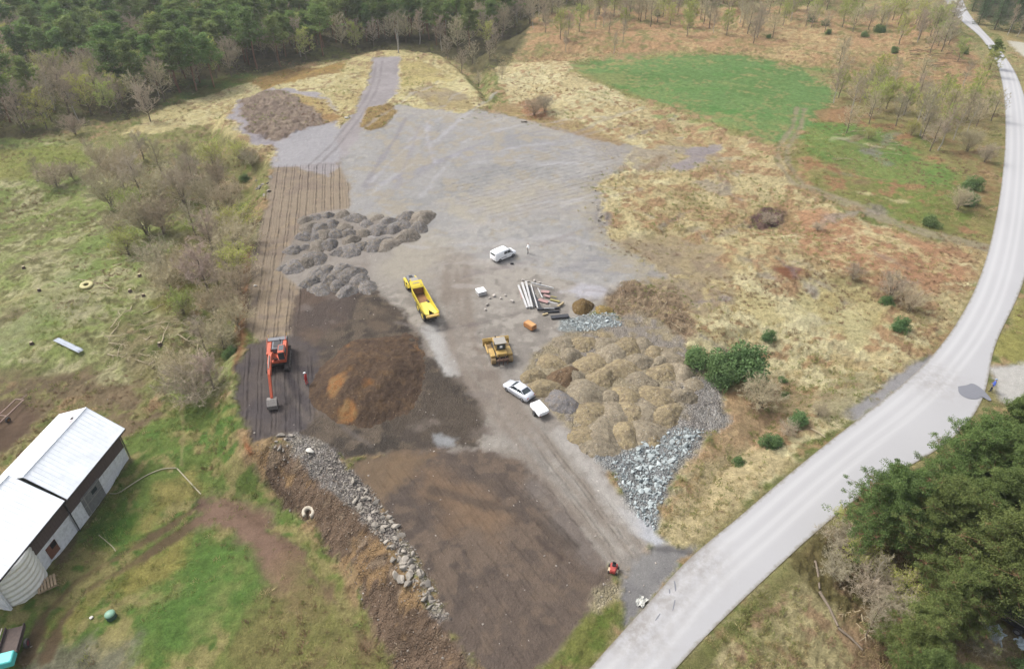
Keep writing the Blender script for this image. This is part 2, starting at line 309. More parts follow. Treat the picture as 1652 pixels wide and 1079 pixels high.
# heap yard
area([(856, 570), (900, 545), (930, 520), (1040, 505), (1108, 552), (1166, 620), (1172, 680), (1108, 738), (1066, 850), (1040, 850), (990, 765), (930, 705), (880, 655), (850, 610)],
     [(166, 154, 128), (158, 146, 124), (152, 144, 134)], .7, .8, s=.7, r=.4, ro=.12)
area([(1090, 600), (1160, 620), (1172, 680), (1110, 735), (1070, 700), (1110, 660)], [(164, 160, 154), (152, 146, 140)], .8, 1.2, s=.8, r=.7, ro=.15)
area([(955, 735), (1010, 722), (1100, 690), (1136, 690), (1094, 742), (1072, 800), (1060, 858), (1034, 852), (995, 780)], [(166, 168, 166), (154, 156, 156)], .5, .7, s=.7, r=.8, ro=.12)
area([(1000, 820), (1040, 840), (1075, 872), (1060, 885), (1020, 860)], [(186, 188, 192)], .5, .4, s=1)
area([(905, 515), (945, 508), (992, 504), (1004, 526), (940, 534), (900, 532)], [(172, 178, 176)], .4, .4, r=.9)
area([(905, 470), (930, 458), (980, 466), (975, 485), (935, 482)], [(182, 180, 184)], .8, .8, s=1)
# dark made ground, lower field
area([(486, 468), (520, 460), (600, 462), (640, 500), (680, 540), (692, 575), (750, 600), (784, 640), (776, 725), (700, 728), (556, 742), (500, 712), (440, 712), (400, 718), (384, 660), (382, 592), (400, 556), (470, 540)],
     [(92, 83, 74), (76, 70, 64), (108, 97, 85)], .6, .9, s=.6, r=.25, ro=.05)
area([(486, 468), (580, 470), (560, 520), (500, 560), (520, 640), (500, 600), (470, 540)], [(104, 90, 80), (94, 84, 78)], 1, 1, s=.5, r=.2)
area([(382, 592), (400, 556), (470, 540), (516, 560), (512, 640), (490, 690), (404, 716), (385, 660)], [(88, 82, 82), (98, 90, 86)], .6, .8, s=.5)
area([(556, 742), (640, 726), (780, 722), (850, 738), (930, 850), (986, 915), (998, 950), (960, 980), (905, 1050), (850, 1130), (800, 1130), (700, 975), (640, 868), (590, 800)],
     [(106, 94, 85), (96, 86, 79), (116, 102, 90)], .5, .8, s=.55, r=.12, ro=.03)
area([(556, 742), (640, 728), (700, 730), (650, 770), (620, 800), (640, 850), (600, 800)], [(134, 112, 88), (124, 106, 86)], .8, 1, s=.4, op=.85)
area([(690, 760), (760, 800), (830, 830), (790, 870), (720, 830)], [(136, 112, 88)], 2, 2, s=.4, op=.6)
area([(840, 740), (930, 850), (985, 915), (960, 920), (900, 860), (850, 800)], [(126, 118, 112), (136, 128, 120)], 1.2, 1.2, s=.8, op=.8)
area([(676, 528), (700, 520), (740, 580), (745, 605), (720, 606), (700, 570)], [(178, 176, 172)], .5, .5, s=1)
area([(700, 700), (740, 706), (735, 722), (705, 716)], [(160, 162, 164)], .5, .6, s=.8, op=.8)
# pale rubble strip
area([(462, 702), (498, 706), (540, 728), (566, 760), (600, 800), (640, 850), (668, 890), (700, 950), (716, 992), (700, 990), (664, 930), (625, 880), (590, 838), (548, 796), (504, 762), (470, 728)],
     [(158, 152, 146), (144, 136, 130), (172, 164, 152)], .45, .7, s=.5, r=1, ro=.18)
# haul road wheel marks
for o, wd_ in ((-1.5, .9), (1.5, .9), (0.2, .5)):
    stroke([(735, 430), (738, 500), (748, 560), (780, 620), (840, 690), (900, 765), (960, 830), (1020, 900)], wd_, [(136, 126, 116), (146, 135, 125)], .5, .5, s=.8, off=o, op=.8)
stroke([(735, 420), (738, 500), (745, 560), (775, 615), (830, 685)], 4.6, [(144, 134, 124)], 1.2, 1.2, s=.9, op=.55)
stroke([(890, 700), (950, 775), (1010, 860)], 1.6, [(182, 178, 172)], .7, .7, s=1, off=1.0, op=.7)
stroke([(640, 520), (700, 535), (780, 520), (840, 505)], .5, [(128, 120, 116)], .3, .5, s=.8, op=.7)
stroke([(900, 440), (960, 415), (1010, 425), (1070, 445)], 1.0, [(146, 144, 146)], .6, .8, s=1, op=.6)
stroke([(860, 430), (920, 436), (1000, 440)], .8, [(150, 148, 150)], .6, .6, s=1, op=.6)
stroke([(600, 380), (680, 400), (800, 392), (900, 380), (990, 400)], .8, [(178, 176, 176)], .5, .8, s=1, op=.5)
for q in range(5):
    stroke([(600 + q * 16, 300 - q * 4), (700 + q * 20, 262 - q * 8), (820 + q * 20, 246 - q * 10), (960, 262 - q * 7)], .45, [(148, 146, 152)], .4, .5, s=1, op=.5)
stroke([(590, 300), (608, 268), (640, 220), (655, 190)], 1.1, [(140, 136, 140)], .5, .4, s=1, op=.75)
stroke([(640, 300), (660, 250), (676, 205)], .9, [(148, 144, 148)], .5, .4, s=1, op=.6)
stroke([(700, 262), (690, 230), (690, 196)], .9, [(180, 178, 184)], .5, .6, s=1, op=.5)
stroke([(500, 272), (540, 235), (575, 190), (600, 150), (612, 100)], .5, [(132, 126, 126)], .3, .3, s=.8, off=-.9, op=.7)
stroke([(500, 272), (540, 235), (575, 190), (600, 150), (612, 100)], .5, [(132, 126, 126)], .3, .3, s=.8, off=.9, op=.7)
_r = random.Random(3)
for q in range(34):
    x0 = _r.uniform(575, 930); y0 = _r.uniform(200, 350); a = _r.uniform(-.35, .05) if x0 > 700 else _r.uniform(-1.1, -.3); L_ = _r.uniform(60, 150)
    lite = _r.random() < .45
    stroke([(x0, y0), (x0 + L_ * .5 * math.cos(a), y0 + L_ * .5 * math.sin(a) - 3), (x0 + L_ * math.cos(a), y0 + L_ * math.sin(a))], _r.uniform(.3, 1.1), [(184, 183, 186) if lite else (148, 145, 147)], .5, .5, s=1, op=_r.uniform(.25, .5))
for q in range(22):
    x0 = _r.uniform(640, 900); y0 = _r.uniform(380, 470); a = _r.uniform(-.3, .3); L_ = _r.uniform(50, 140)
    stroke([(x0, y0), (x0 + L_ * .5 * math.cos(a), y0 + L_ * .5 * math.sin(a) - 4), (x0 + L_ * math.cos(a), y0 + L_ * math.sin(a))], _r.uniform(.3, .8), [(182, 176, 170) if _r.random() < .5 else (138, 130, 128)], .4, .5, s=1, op=_r.uniform(.3, .5))
# excavator arcs of track
stroke([(470, 590), (490, 625), (540, 680), (600, 720)], .6, [(112, 104, 98)], .3, .3, s=.6, off=0, op=.75)
stroke([(452, 600), (470, 640), (500, 680)], .5, [(112, 104, 98)], .3, .3, s=.6, op=.7)
stroke([(700, 790), (770, 810), (850, 830), (915, 880)], .7, [(92, 82, 74)], .35, .5, s=.5, op=.7)
stroke([(780, 770), (840, 805), (880, 850), (925, 885)], .6, [(92, 82, 74)], .35, .5, s=.5, op=.6)
stroke([(868, 868), (905, 900)], .6, [(84, 74, 68)], .3, .3, s=.5, op=.8)
stroke([(860, 815), (900, 850), (930, 880)], .5, [(86, 78, 72)], .3, .3, s=.5, op=.7)
# verge, junction and right-hand side
area([(1004, 955), (1000, 1000), (945, 1080), (905, 1130), (820, 1130), (905, 1050), (960, 985)], [(132, 136, 76), (150, 140, 92), (116, 132, 66)], .5, .7, g=1, ro=.12)
area([(955, 945), (1000, 935), (1004, 960), (965, 990), (950, 975)], [(164, 154, 128), (140, 130, 104)], .5, .8, s=.4, r=.5, ro=.12)
area([(1012, 905), (1050, 880), (1122, 884), (1104, 906), (1062, 958), (1020, 1004), (1002, 1018), (1004, 950)], [(128, 126, 126), (140, 138, 136)], .4, .5, s=.9, ro=.02)
stroke([(1046, 884), (1080, 888), (1120, 892)], .5, [(98, 96, 96)], .3, .3, s=.8, op=.8)
area([(1080, 1130), (1124, 1044), (1200, 972), (1290, 888), (1384, 802), (1420, 850), (1400, 950), (1460, 1130)], [(184, 174, 130), (160, 160, 104), (198, 186, 142), (172, 148, 116)], .6, 1, g=1, ro=.15)
stroke([(1100, 1068), (1200, 975), (1290, 890), (1384, 806)], 1.3, [(140, 134, 92), (128, 130, 80)], .5, .6, g=1, off=-.9)
area([(1290, 900), (1384, 806), (1460, 760), (1900, 700), (1900, 1130), (1430, 1130), (1395, 1060), (1330, 960)], [(112, 104, 68), (128, 116, 80), (100, 106, 58), (142, 124, 92)], 1, 1.6, g=1, ro=.28)
area([(1530, 1000), (1600, 990), (1652, 1040), (1652, 1100), (1540, 1100)], [(152, 136, 110), (168, 152, 118)], 1, 1.2, g=.7)
area([(1605, 570), (1650, 480), (1720, 400), (1760, 600), (1650, 600)], [(166, 162, 96), (150, 150, 92)], .5, .8, g=1)
area([(1592, 590), (1640, 588), (1760, 592), (1760, 680), (1620, 650)], [(188, 186, 180), (176, 172, 164)], .6, .6, s=.9)
stroke([(1650, 120), (1680, 170), (1690, 260), (1680, 400)], 2.2, [(176, 166, 116)], .6, .6, g=1)
area([(1565, 40), (1620, 60), (1652, 100), (1700, 140), (1700, 60), (1640, 30)], [(176, 158, 112), (160, 150, 104)], 1, 1, g=1)
area([(1625, 66), (1700, 70), (1720, 110), (1650, 92)], [(196, 192, 176)], .8, .6, s=.8)
area([(1560, -30), (1700, -30), (1700, 30), (1620, 42), (1580, 30)], [(88, 84, 60), (80, 82, 56)], 2, 2, g=1)

_sr = random.Random(77)
for q in range(60):
    x0 = _sr.uniform(1000, 1420); y0 = _sr.uniform(215, 560); a = _sr.uniform(.1, .9) if _sr.random() < .7 else _sr.uniform(-.6, 0); L_ = _sr.uniform(25, 90)
    if x0 < 1090 and y0 > 440: continue
    stroke([(x0, y0), (x0 + L_ * .5 * math.cos(a), y0 + L_ * .5 * math.sin(a) + _sr.uniform(-5, 5)), (x0 + L_ * math.cos(a), y0 + L_ * math.sin(a))], _sr.uniform(.4, 2.2), [_sr.choice([(158, 148, 138), (150, 140, 140), (150, 126, 98), (222, 214, 172), (216, 204, 156), (138, 128, 88)])], .7, 1.5, g=.8, ro=.2, op=_sr.uniform(.35, .75))
area([(1090, 268), (1120, 240), (1165, 232), (1150, 250), (1110, 275)], [(150, 142, 146), (166, 156, 150)], .8, 1.5, s=.6, g=.3, op=.8)
for q in range(26):
    x0 = _sr.uniform(480, 770); y0 = _sr.uniform(470, 720)
    stroke([(x0, y0), (x0 + _sr.uniform(8, 40), y0 + _sr.uniform(-14, 20))], _sr.uniform(.3, 1.3), [_sr.choice([(122, 112, 104), (112, 98, 84), (70, 64, 62), (134, 126, 120)])], .5, 1.0, s=.7, op=_sr.uniform(.35, .7))
# height: large form + fine relief, kept flat under asphalt
SDR = poly_sd(ROAD, X, Y, 12)
Z = hgt(X, Y)
flat = sst(0.1, 1.5, SDR)
Z = Z + flat * (rgh * (1.5 * fbm(X * 0.55, Y * 0.55, 71, 5, .6) + .6 * NZ5)) - 0.03 * (1 - flat)

# track marks: across-track coordinate and strength
su = np.zeros(X.size); sm = np.zeros(X.size)
def stripes(pts, a, b, strength, f=.8):
    P = G(pts); A, B = G([a, b]); d = (B - A) / np.linalg.norm(B - A); n = np.array([-d[1], d[0]])
    m = sst(f, -f, poly_sd(P, X, Y, 6) + NZ1 * .6) * strength
    u = (X - A[0]) * n[0] + (Y - A[1]) * n[1]
    k = m > sm; su[k] = u[k]; sm[k] = m[k]
stripes([(440, 268), (545, 264), (566, 300), (562, 336), (500, 345), (450, 430), (486, 470), (474, 540), (420, 552), (398, 530), (404, 420), (428, 335)], (480, 270), (455, 520), 1.0)
stripes([(384, 600), (402, 560), (440, 560), (512, 575), (520, 650), (490, 690), (404, 714), (386, 660)], (430, 580), (428, 700), .8)
stripes([(600, 760), (760, 740), (850, 760), (960, 900), (940, 990), (850, 1120), (800, 1120), (700, 960), (640, 850)], (640, 800), (830, 1080), .34, 2)
stripes([(780, 520), (960, 400), (1060, 430), (900, 460)], (800, 440), (1050, 430), .3, 2)
stripes([(700, 300), (900, 230), (1000, 260), (960, 320), (800, 360)], (700, 320), (960, 260), .55, 2.5)
stripes([(880, 690), (1010, 850), (1060, 900), (990, 910), (860, 740)], (870, 680), (1040, 900), .5, 1)

def grid_mesh(name, nr, nc, V):
    me = bpy.data.meshes.new(name)
    me.vertices.add(nr * nc); me.vertices.foreach_set("co", V.astype(np.float32).ravel())
    j, i = np.meshgrid(np.arange(nr - 1), np.arange(nc - 1), indexing='ij')
    a = (j * nc + i).ravel(); q = np.stack([a, a + 1, a + nc + 1, a + nc], 1).astype(np.int32)
    nf = len(q); me.loops.add(nf * 4); me.loops.foreach_set("vertex_index", q.ravel())
    me.polygons.add(nf); me.polygons.foreach_set("loop_start", (np.arange(nf) * 4).astype(np.int32))
    me.update(calc_edges=True); me.validate()
    me.polygons.foreach_set("use_smooth", np.ones(nf, bool))
    return me
gm = grid_mesh("ground", len(ys), NU, np.stack([X, Y, Z], 1))
def attr(me, n, data, t='FLOAT'):
    a = me.attributes.new(n, t, 'POINT')
    if t == 'FLOAT': a.data.foreach_set("value", data.astype(np.float32))
    else: a.data.foreach_set("color", np.concatenate([data, np.ones((len(data), 1))], 1).astype(np.float32).ravel())
attr(gm, "col", col, 'FLOAT_COLOR'); attr(gm, "msk", np.stack([mg, mv, mr], 1), 'FLOAT_COLOR'); attr(gm, "su", su); attr(gm, "sm", sm)
ZG = Z.reshape(len(ys), NU)
MGG = mg.reshape(len(ys), NU); MRG = mr.reshape(len(ys), NU); MVG = mv.reshape(len(ys), NU)
def _samp(A, x, y):
    x = np.atleast_1d(np.asarray(x, float)); y = np.atleast_1d(np.asarray(y, float))
    j = np.clip(np.searchsorted(ys, y) - 1, 0, len(ys) - 2); fy = np.clip((y - ys[j]) / (ys[j + 1] - ys[j]), 0, 1)
    def row(jj):
        u = (x / Wd(ys[jj]) + 1) / 2 * (NU - 1); i = np.clip(u.astype(int), 0, NU - 2); fx = np.clip(u - i, 0, 1)
        return A[jj, i] * (1 - fx) + A[jj, i + 1] * fx
    return row(j) * (1 - fy) + row(j + 1) * fy
def zt(x, y): return float(_samp(ZG, x, y)[0])
def P3(px, py, dz=0.0):
    x, y = g1(px, py); return Vector((x, y, zt(x, y) + dz))

# ------------------------------------------------------------------ node helpers
def newmat(name):
    m = bpy.data.materials.new(name); m.use_nodes = True; m.node_tree.nodes.clear(); return m
class NB:
    def __init__(s, m): s.t = m.node_tree
    def n(s, typ, **kw):
        nd = s.t.nodes.new(typ)
        for k, v in kw.items():
            if k.startswith('i_'):
                key = k[2:]; key = int(key) if key.isdigit() else key.replace('_', ' ')
                nd.inputs[key].default_value = v
            else: setattr(nd, k, v)
        return nd
    def l(s, a, b): s.t.links.new(a, b)
    def math(s, op, a, b=None, c=None, clamp=False):
        nd = s.n('ShaderNodeMath', operation=op, use_clamp=clamp)
        for i, v in enumerate((a, b, c)):
            if v is None: continue
            if isinstance(v, (int, float)): nd.inputs[i].default_value = v
            else: s.l(v, nd.inputs[i])
        return nd.outputs[0]
    def mix(s, f, a, b, mode='MIX'):
        nd = s.n('ShaderNodeMix', data_type='RGBA', blend_type=mode)
        for k, v in ((0, f), (6, a), (7, b)):
            if isinstance(v, (int, float)): nd.inputs[k].default_value = v
            elif isinstance(v, tuple): nd.inputs[k].default_value = tuple(v) + ((1,) if len(v) == 3 else ())
            else: s.l(v, nd.inputs[k])
        return nd.outputs[2]
    def ramp(s, f, lo, hi, a=0.0, b=1.0):
        nd = s.n('ShaderNodeMapRange', clamp=True); s.l(f, nd.inputs[0])
        nd.inputs[1].default_value = lo; nd.inputs[2].default_value = hi; nd.inputs[3].default_value = a; nd.inputs[4].default_value = b
        return nd.outputs[0]
    def noise(s, vec, scale, detail=4, rough=.55):
        nd = s.n('ShaderNodeTexNoise', i_Scale=scale, i_Detail=detail, i_Roughness=rough)
        if vec is not None: s.l(vec, nd.inputs['Vector'])
        return nd.outputs['Fac']
    def vor(s, vec, scale, feature='F1', rnd=1.0):
        nd = s.n('ShaderNodeTexVoronoi', feature=feature, i_Scale=scale, i_Randomness=rnd)
        if vec is not None: s.l(vec, nd.inputs['Vector'])
        return nd
    def out(s, color, rough=.95, height=None, bs=1.0, bd=.1, spec=.1, metal=0.0, **kw):
        p = s.n('ShaderNodeBsdfPrincipled'); o = s.n('ShaderNodeOutputMaterial')
        if isinstance(color, tuple): p.inputs['Base Color'].default_value = tuple(color) + (1,)
        else: s.l(color, p.inputs['Base Color'])
        if isinstance(rough, (int, float)): p.inputs['Roughness'].default_value = rough
        else: s.l(rough, p.inputs['Roughness'])
        p.inputs['Specular IOR Level'].default_value = spec; p.inputs['Metallic'].default_value = metal
        for k, v in kw.items(): p.inputs[k.replace('_', ' ')].default_value = v
        if height is not None:
            b = s.n('ShaderNodeBump', i_Strength=bs, i_Distance=bd); s.l(height, b.inputs['Height']); s.l(b.outputs[0], p.inputs['Normal'])
        s.l(p.outputs[0], o.inputs[0]); return p

def ground_material():
    m = newmat("ground"); b = NB(m)
    pos = b.n('ShaderNodeNewGeometry').outputs['Position']
    A = b.n('ShaderNodeAttribute', attribute_name='col').outputs['Color']
    M = b.n('ShaderNodeAttribute', attribute_name='msk'); sp = b.n('ShaderNodeSeparateColor'); b.l(M.outputs['Color'], sp.inputs[0])
    g, s, r = sp.outputs[0], sp.outputs[1], sp.outputs[2]
    su_ = b.n('ShaderNodeAttribute', attribute_name='su').outputs['Fac']; sm_ = b.n('ShaderNodeAttribute', attribute_name='sm').outputs['Fac']
    n1 = b.noise(pos, 0.9, 6, .62); n2 = b.noise(pos, 4.5, 5, .7); n3 = b.noise(pos, 16, 3, .6)
    gr = b.math('MULTIPLY_ADD', b.math('MAXIMUM', g, r), .65, .35)
    c = b.mix(gr, A, b.mix(1.0, A, b.mix(b.ramp(n1, .3, .7), (.72, .72, .72), (1.25, 1.25, 1.25)), 'MULTIPLY'))
    c = b.mix(gr, c, b.mix(1.0, c, b.mix(b.ramp(n2, .28, .72), (.74, .74, .74), (1.27, 1.27, 1.27)), 'MULTIPLY'))
    n4 = b.noise(pos, 11, 5, .8); n5 = b.noise(pos, 5.5, 4, .8)
    c = b.mix(1.0, c, b.mix(b.ramp(n4, .34, .66), (.78, .78, .78), (1.22, 1.22, 1.22)), 'MULTIPLY')
    c = b.mix(b.ramp(n5, .36, .28, 0, .5), c, b.mix(1.0, c, (.55, .54, .52), 'MULTIPLY'))
    # grass: blades of straw, green and earth in small patches
    ga = b.ramp(b.noise(pos, 2.3, 6, .75), .5, .66); gb = b.ramp(b.noise(pos, 1.7, 6, .72), .33, .47, 1, 0)
    g2 = b.math('MULTIPLY', g, ga); g3 = b.math('MULTIPLY', g, gb)
    c = b.mix(b.math('MULTIPLY', g2, .30), c, b.mix(1.0, c, (1.55, 1.5, 1.45), 'MULTIPLY')); c = b.mix(b.math('MULTIPLY', g3, .36), c, b.mix(1.0, c, (.62, .62, .55), 'MULTIPLY'))
    dk = b.math('MULTIPLY', g, b.ramp(b.noise(pos, 6.5, 4, .8), .28, .42, .42, 0))
    c = b.mix(dk, c, b.mix(1.0, c, (.45, .43, .38), 'MULTIPLY'))
    # gravel speckle
    v = b.vor(pos, 7.0); vs = b.n('ShaderNodeSeparateColor'); b.l(v.outputs['Color'], vs.inputs[0])
    spk = b.math('MULTIPLY', b.ramp(vs.outputs[0], .78, .95), b.ramp(v.outputs['Distance'], .10, .34, 1, 0))
    c = b.mix(b.math('MULTIPLY', b.math('MULTIPLY', spk, s), .8), c, b.mix(1.0, c, (1.75, 1.75, 1.75), 'MULTIPLY'))
    v2 = b.vor(pos, 2.0); vs2 = b.n('ShaderNodeSeparateColor'); b.l(v2.outputs['Color'], vs2.inputs[0])
    spk2 = b.math('MULTIPLY', b.ramp(vs2.outputs[0], .93, .99), b.ramp(v2.outputs['Distance'], .08, .22, 1, 0))
    c = b.mix(b.math('MULTIPLY', b.math('MULTIPLY', spk2, s), .85), c, b.mix(1.0, c, (2.1, 2.1, 2.1), 'MULTIPLY'))
    # rubble: broken stone cells
    v3 = b.vor(pos, 3.2); vs3 = b.n('ShaderNodeSeparateColor'); b.l(v3.outputs['Color'], vs3.inputs[0])
    stone = b.mix(b.ramp(vs3.outputs[1], 0, 1), b.mix(1.0, c, (.7, .7, .7), 'MULTIPLY'), b.mix(1.0, c, (1.9, 1.95, 2.0), 'MULTIPLY'))
    edge = b.vor(pos, 3.2, 'DISTANCE_TO_EDGE').outputs['Distance']
    isst = b.math('MULTIPLY', b.math('MULTIPLY', r, b.ramp(vs3.outputs[0], .45, .6)), b.ramp(edge, .02, .1))
    c = b.mix(b.math('MULTIPLY', isst, .75), c, stone)
    # track marks
    wob = b.math('MULTIPLY_ADD', b.noise(pos, .22, 3), .5, su_)
    wv = b.math('SINE', b.math('MULTIPLY', wob, 11.3)); wv2 = b.math('SINE', b.math('MULTIPLY', wob, 4.1))
    tr = b.math('MULTIPLY', b.ramp(b.math('ADD', b.math('MULTIPLY', wv, .55), b.math('MULTIPLY', wv2, .6)), -1.0, .0, 1, 0), b.ramp(b.noise(pos, .6, 4), .35, .6, .2, 1))
    tr = b.math('MULTIPLY', tr, sm_)
    c = b.mix(b.math('MULTIPLY', tr, .55), c, b.mix(1.0, c, (.45, .43, .42), 'MULTIPLY'))
    h = b.math('MULTIPLY', n1, b.math('MULTIPLY', gr, .35))
    h = b.math('MULTIPLY_ADD', n2, b.math('MULTIPLY_ADD', g, .55, .16), h)
    h = b.math('MULTIPLY_ADD', n3, b.math('MULTIPLY_ADD', g, .22, .07), h)
    h = b.math('MULTIPLY_ADD', b.math('MULTIPLY', r, b.ramp(edge, 0, .25)), .55, h)
    h = b.math('MULTIPLY_ADD', tr, -.35, h)
    b.out(c, .96, h, 1.0, .45, .08)
    return m
go = bpy.data.objects.new("ground", gm); COL.objects.link(go); gm.materials.append(ground_material()); go["kind"] = "structure"
# ------------------------------------------------------------------ asphalt
def struct(o): o["kind"] = "structure"; return o
def asphalt_material():
    m = newmat("asphalt"); b = NB(m); pos = b.n('ShaderNodeNewGeometry').outputs['Position']
    n1 = b.noise(pos, .12, 3, .5); n2 = b.noise(pos, 30, 3, .7)
    c = b.mix(b.ramp(n1, .3, .7), K(190, 190, 192), K(194, 194, 196))
    c = b.mix(b.ramp(b.noise(pos, 1.1, 7, .8), .56, .8, 0, .14), c, K(160, 158, 156))
    c = b.mix(1.0, c, b.mix(b.ramp(n2, .3, .7), (.95, .95, .95), (1.05, 1.05, 1.05)), 'MULTIPLY')
    A = b.n('ShaderNodeAttribute', attribute_name='wear').outputs['Fac']
    c = b.mix(A, c, K(208, 208, 209))
    D = b.n('ShaderNodeAttribute', attribute_name='edge').outputs['Fac']
    dd = b.math('ADD', D, b.math('MULTIPLY', b.math('SUBTRACT', b.noise(pos, 1.2, 5, .7), .5), 1.6))
    c = b.mix(b.ramp(dd, .62, .0, 0, .95), c, K(146, 140, 126))
    Q = b.n('ShaderNodeAttribute', attribute_name='dirt').outputs['Fac']
    c = b.mix(b.math('MULTIPLY', Q, b.ramp(b.noise(pos, .9, 6, .75), .35, .6)), c, K(152, 146, 140))
    b.out(c, .88, n2, .1, .006, .25); return m
def ribbon(name, L, Rr, z=0.03, step=1.2, nc=22):
    """road sheet between its two edges"""
    L = np.array(L); Rr = np.array(Rr)
    def resample(P, n):
        d = np.r_[0, np.cumsum(np.linalg.norm(np.diff(P, axis=0), axis=1))]
        s = np.linspace(0, d[-1], n)
        # smooth corner cutting
        x = np.interp(s, d, P[:, 0]); y = np.interp(s, d, P[:, 1]); return np.stack([x, y], 1)
    return L, Rr, resample
RL = W0(ROADL); RR = W0(ROADR)
def chaikin(P, n=2):
    for _ in range(n):
        Q = [P[0]]
        for a, b_ in zip(P[:-1], P[1:]): Q += [a * .75 + b_ * .25, a * .25 + b_ * .75]
        Q.append(P[-1]); P = np.array(Q)
    return P
RLs, RRs = chaikin(RL), chaikin(RR)
def match_rows(A, B, step):
    d = np.r_[0, np.cumsum(np.linalg.norm(np.diff(A, axis=0), axis=1))]; n = int(d[-1] / step)
    s = np.linspace(0, d[-1], n); P = np.stack([np.interp(s, d, A[:, 0]), np.interp(s, d, A[:, 1])], 1)
    e = np.r_[0, np.cumsum(np.linalg.norm(np.diff(B, axis=0), axis=1))]; t = np.linspace(0, e[-1], 4000)
    Q = np.stack([np.interp(t, e, B[:, 0]), np.interp(t, e, B[:, 1])], 1)
    out = []; last = 0
    for i, p in enumerate(P):
        k = np.argmin(((Q[last:last + 900] - p) ** 2).sum(1)) + last
        lo = int(i / n * 4000 * 1) ; k = max(k, last); out.append(Q[k]); last = k
    return P, np.array(out)
PA, PB = match_rows(RLs, RRs, 1.0)
for _k in range(60): PB[1:-1] = (PB[:-2] + PB[1:-1] * 2 + PB[2:]) / 4
for _k in range(8): PA[1:-1] = (PA[:-2] + PA[1:-1] * 2 + PA[2:]) / 4
nC = 25; T = np.linspace(0, 1, nC)
RV = PA[:, None, :] * (1 - T)[None, :, None] + PB[:, None, :] * T[None, :, None]
wdth = np.linalg.norm(PB - PA, axis=1)
crown = 0.05 * (1 - (2 * T - 1) ** 2)
RZ = np.repeat((0.035 + crown)[None, :], len(PA), 0)
rm = grid_mesh("road", len(PA), nC, np.stack([RV[..., 0], RV[..., 1], RZ], 2).reshape(-1, 3))
dist = wdth[:, None] * T[None, :]; de = np.minimum(dist, wdth[:, None] - dist)
wear = .85 * (np.exp(-((dist - 1.15) / .35) ** 2) + np.exp(-((dist - 2.55) / .3) ** 2) + np.exp(-((dist - 3.6) / .3) ** 2))
_e = W0([(1060, 950), (1110, 900), (1020, 1010)]); attr(rm, "dirt", .8 * np.exp(-(np.min([np.hypot(RV[..., 0].ravel() - q[0], RV[..., 1].ravel() - q[1]) for q in _e], 0) / 3.2) ** 2) + .5 * np.exp(-(np.hypot(RV[..., 0].ravel() - W0([(1500, 610)])[0, 0], RV[..., 1].ravel() - W0([(1500, 610)])[0, 1]) / 4) ** 2))
attr(rm, "wear", np.clip(wear, 0, .8).ravel()); attr(rm, "edge", np.clip(de / .5, 0, 1).ravel())
ro = bpy.data.objects.new("asphalt_road", rm); COL.objects.link(ro); rm.materials.append(asphalt_material()); struct(ro)

# ------------------------------------------------------------------ materials
_mc = {}
def mat(name, c, rough=.6, var=.12, scale=3.0, metal=0.0, spec=.4, bump=0.0, dirt=None, dirtamt=0.0, rand=0.0, bd=.02, coat=0.0):
    if name in _mc: return _mc[name]
    m = newmat(name); b = NB(m); tc = b.n('ShaderNodeTexCoord').outputs['Object']
    n = b.noise(tc, scale, 5, .65)
    cc = b.mix(b.ramp(n, .3, .7), tuple(v * (1 - var) for v in c), tuple(min(1, v * (1 + var)) for v in c))
    if dirt is not None:
        cc = b.mix(b.math('MULTIPLY', b.ramp(b.noise(tc, scale * 1.7, 6, .75), .45, .68), dirtamt), cc, dirt)
    if rand > 0:
        oi = b.n('ShaderNodeObjectInfo').outputs['Random']
        k = b.ramp(oi, 0, 1, 1 - rand, 1 + rand); cm = b.n('ShaderNodeCombineColor'); b.l(k, cm.inputs[0]); b.l(k, cm.inputs[1]); b.l(k, cm.inputs[2])
        cc = b.mix(1.0, cc, cm.outputs[0], 'MULTIPLY')
    b.out(cc, rough, n if bump > 0 else None, bump, bd, spec, metal, Coat_Weight=coat)
    _mc[name] = m; return m
def leafmat(name, c1, c2, c3=None, rand=.25, sub=True, hue=.02):
    """foliage or twigs: tone changes from clump to clump and from plant to plant"""
    if name in _mc: return _mc[name]
    m = newmat(name); b = NB(m); gpos = b.n('ShaderNodeTexCoord').outputs['Object']
    f = b.ramp(b.noise(gpos, .9, 3, .6), .35, .65)
    cc = b.mix(f, c1, c2)
    if c3: cc = b.mix(b.ramp(b.noise(gpos, 3.5, 2, .6), .55, .7, 0, .6), cc, c3)
    oi = b.n('ShaderNodeObjectInfo').outputs['Random']
    h = b.n('ShaderNodeHueSaturation'); b.l(b.ramp(oi, 0, 1, .5 - hue, .5 + hue), h.inputs['Hue'])
    b.l(b.ramp(b.math('FRACT', b.math('MULTIPLY', oi, 7.31)), 0, 1, 1 - rand, 1 + rand), h.inputs['Value']); b.l(cc, h.inputs['Color'])
    p = b.out(h.outputs[0], .8, spec=.15)
    if sub:
        tr = b.n('ShaderNodeBsdfTranslucent'); b.l(h.outputs[0], tr.inputs[0]); mx = b.n('ShaderNodeMixShader', i_0=.3)
        o = [n for n in m.node_tree.nodes if n.type == 'OUTPUT_MATERIAL'][0]
        b.l(p.outputs[0], mx.inputs[1]); b.l(tr.outputs[0], mx.inputs[2]); b.l(mx.outputs[0], o.inputs[0])
    _mc[name] = m; return m

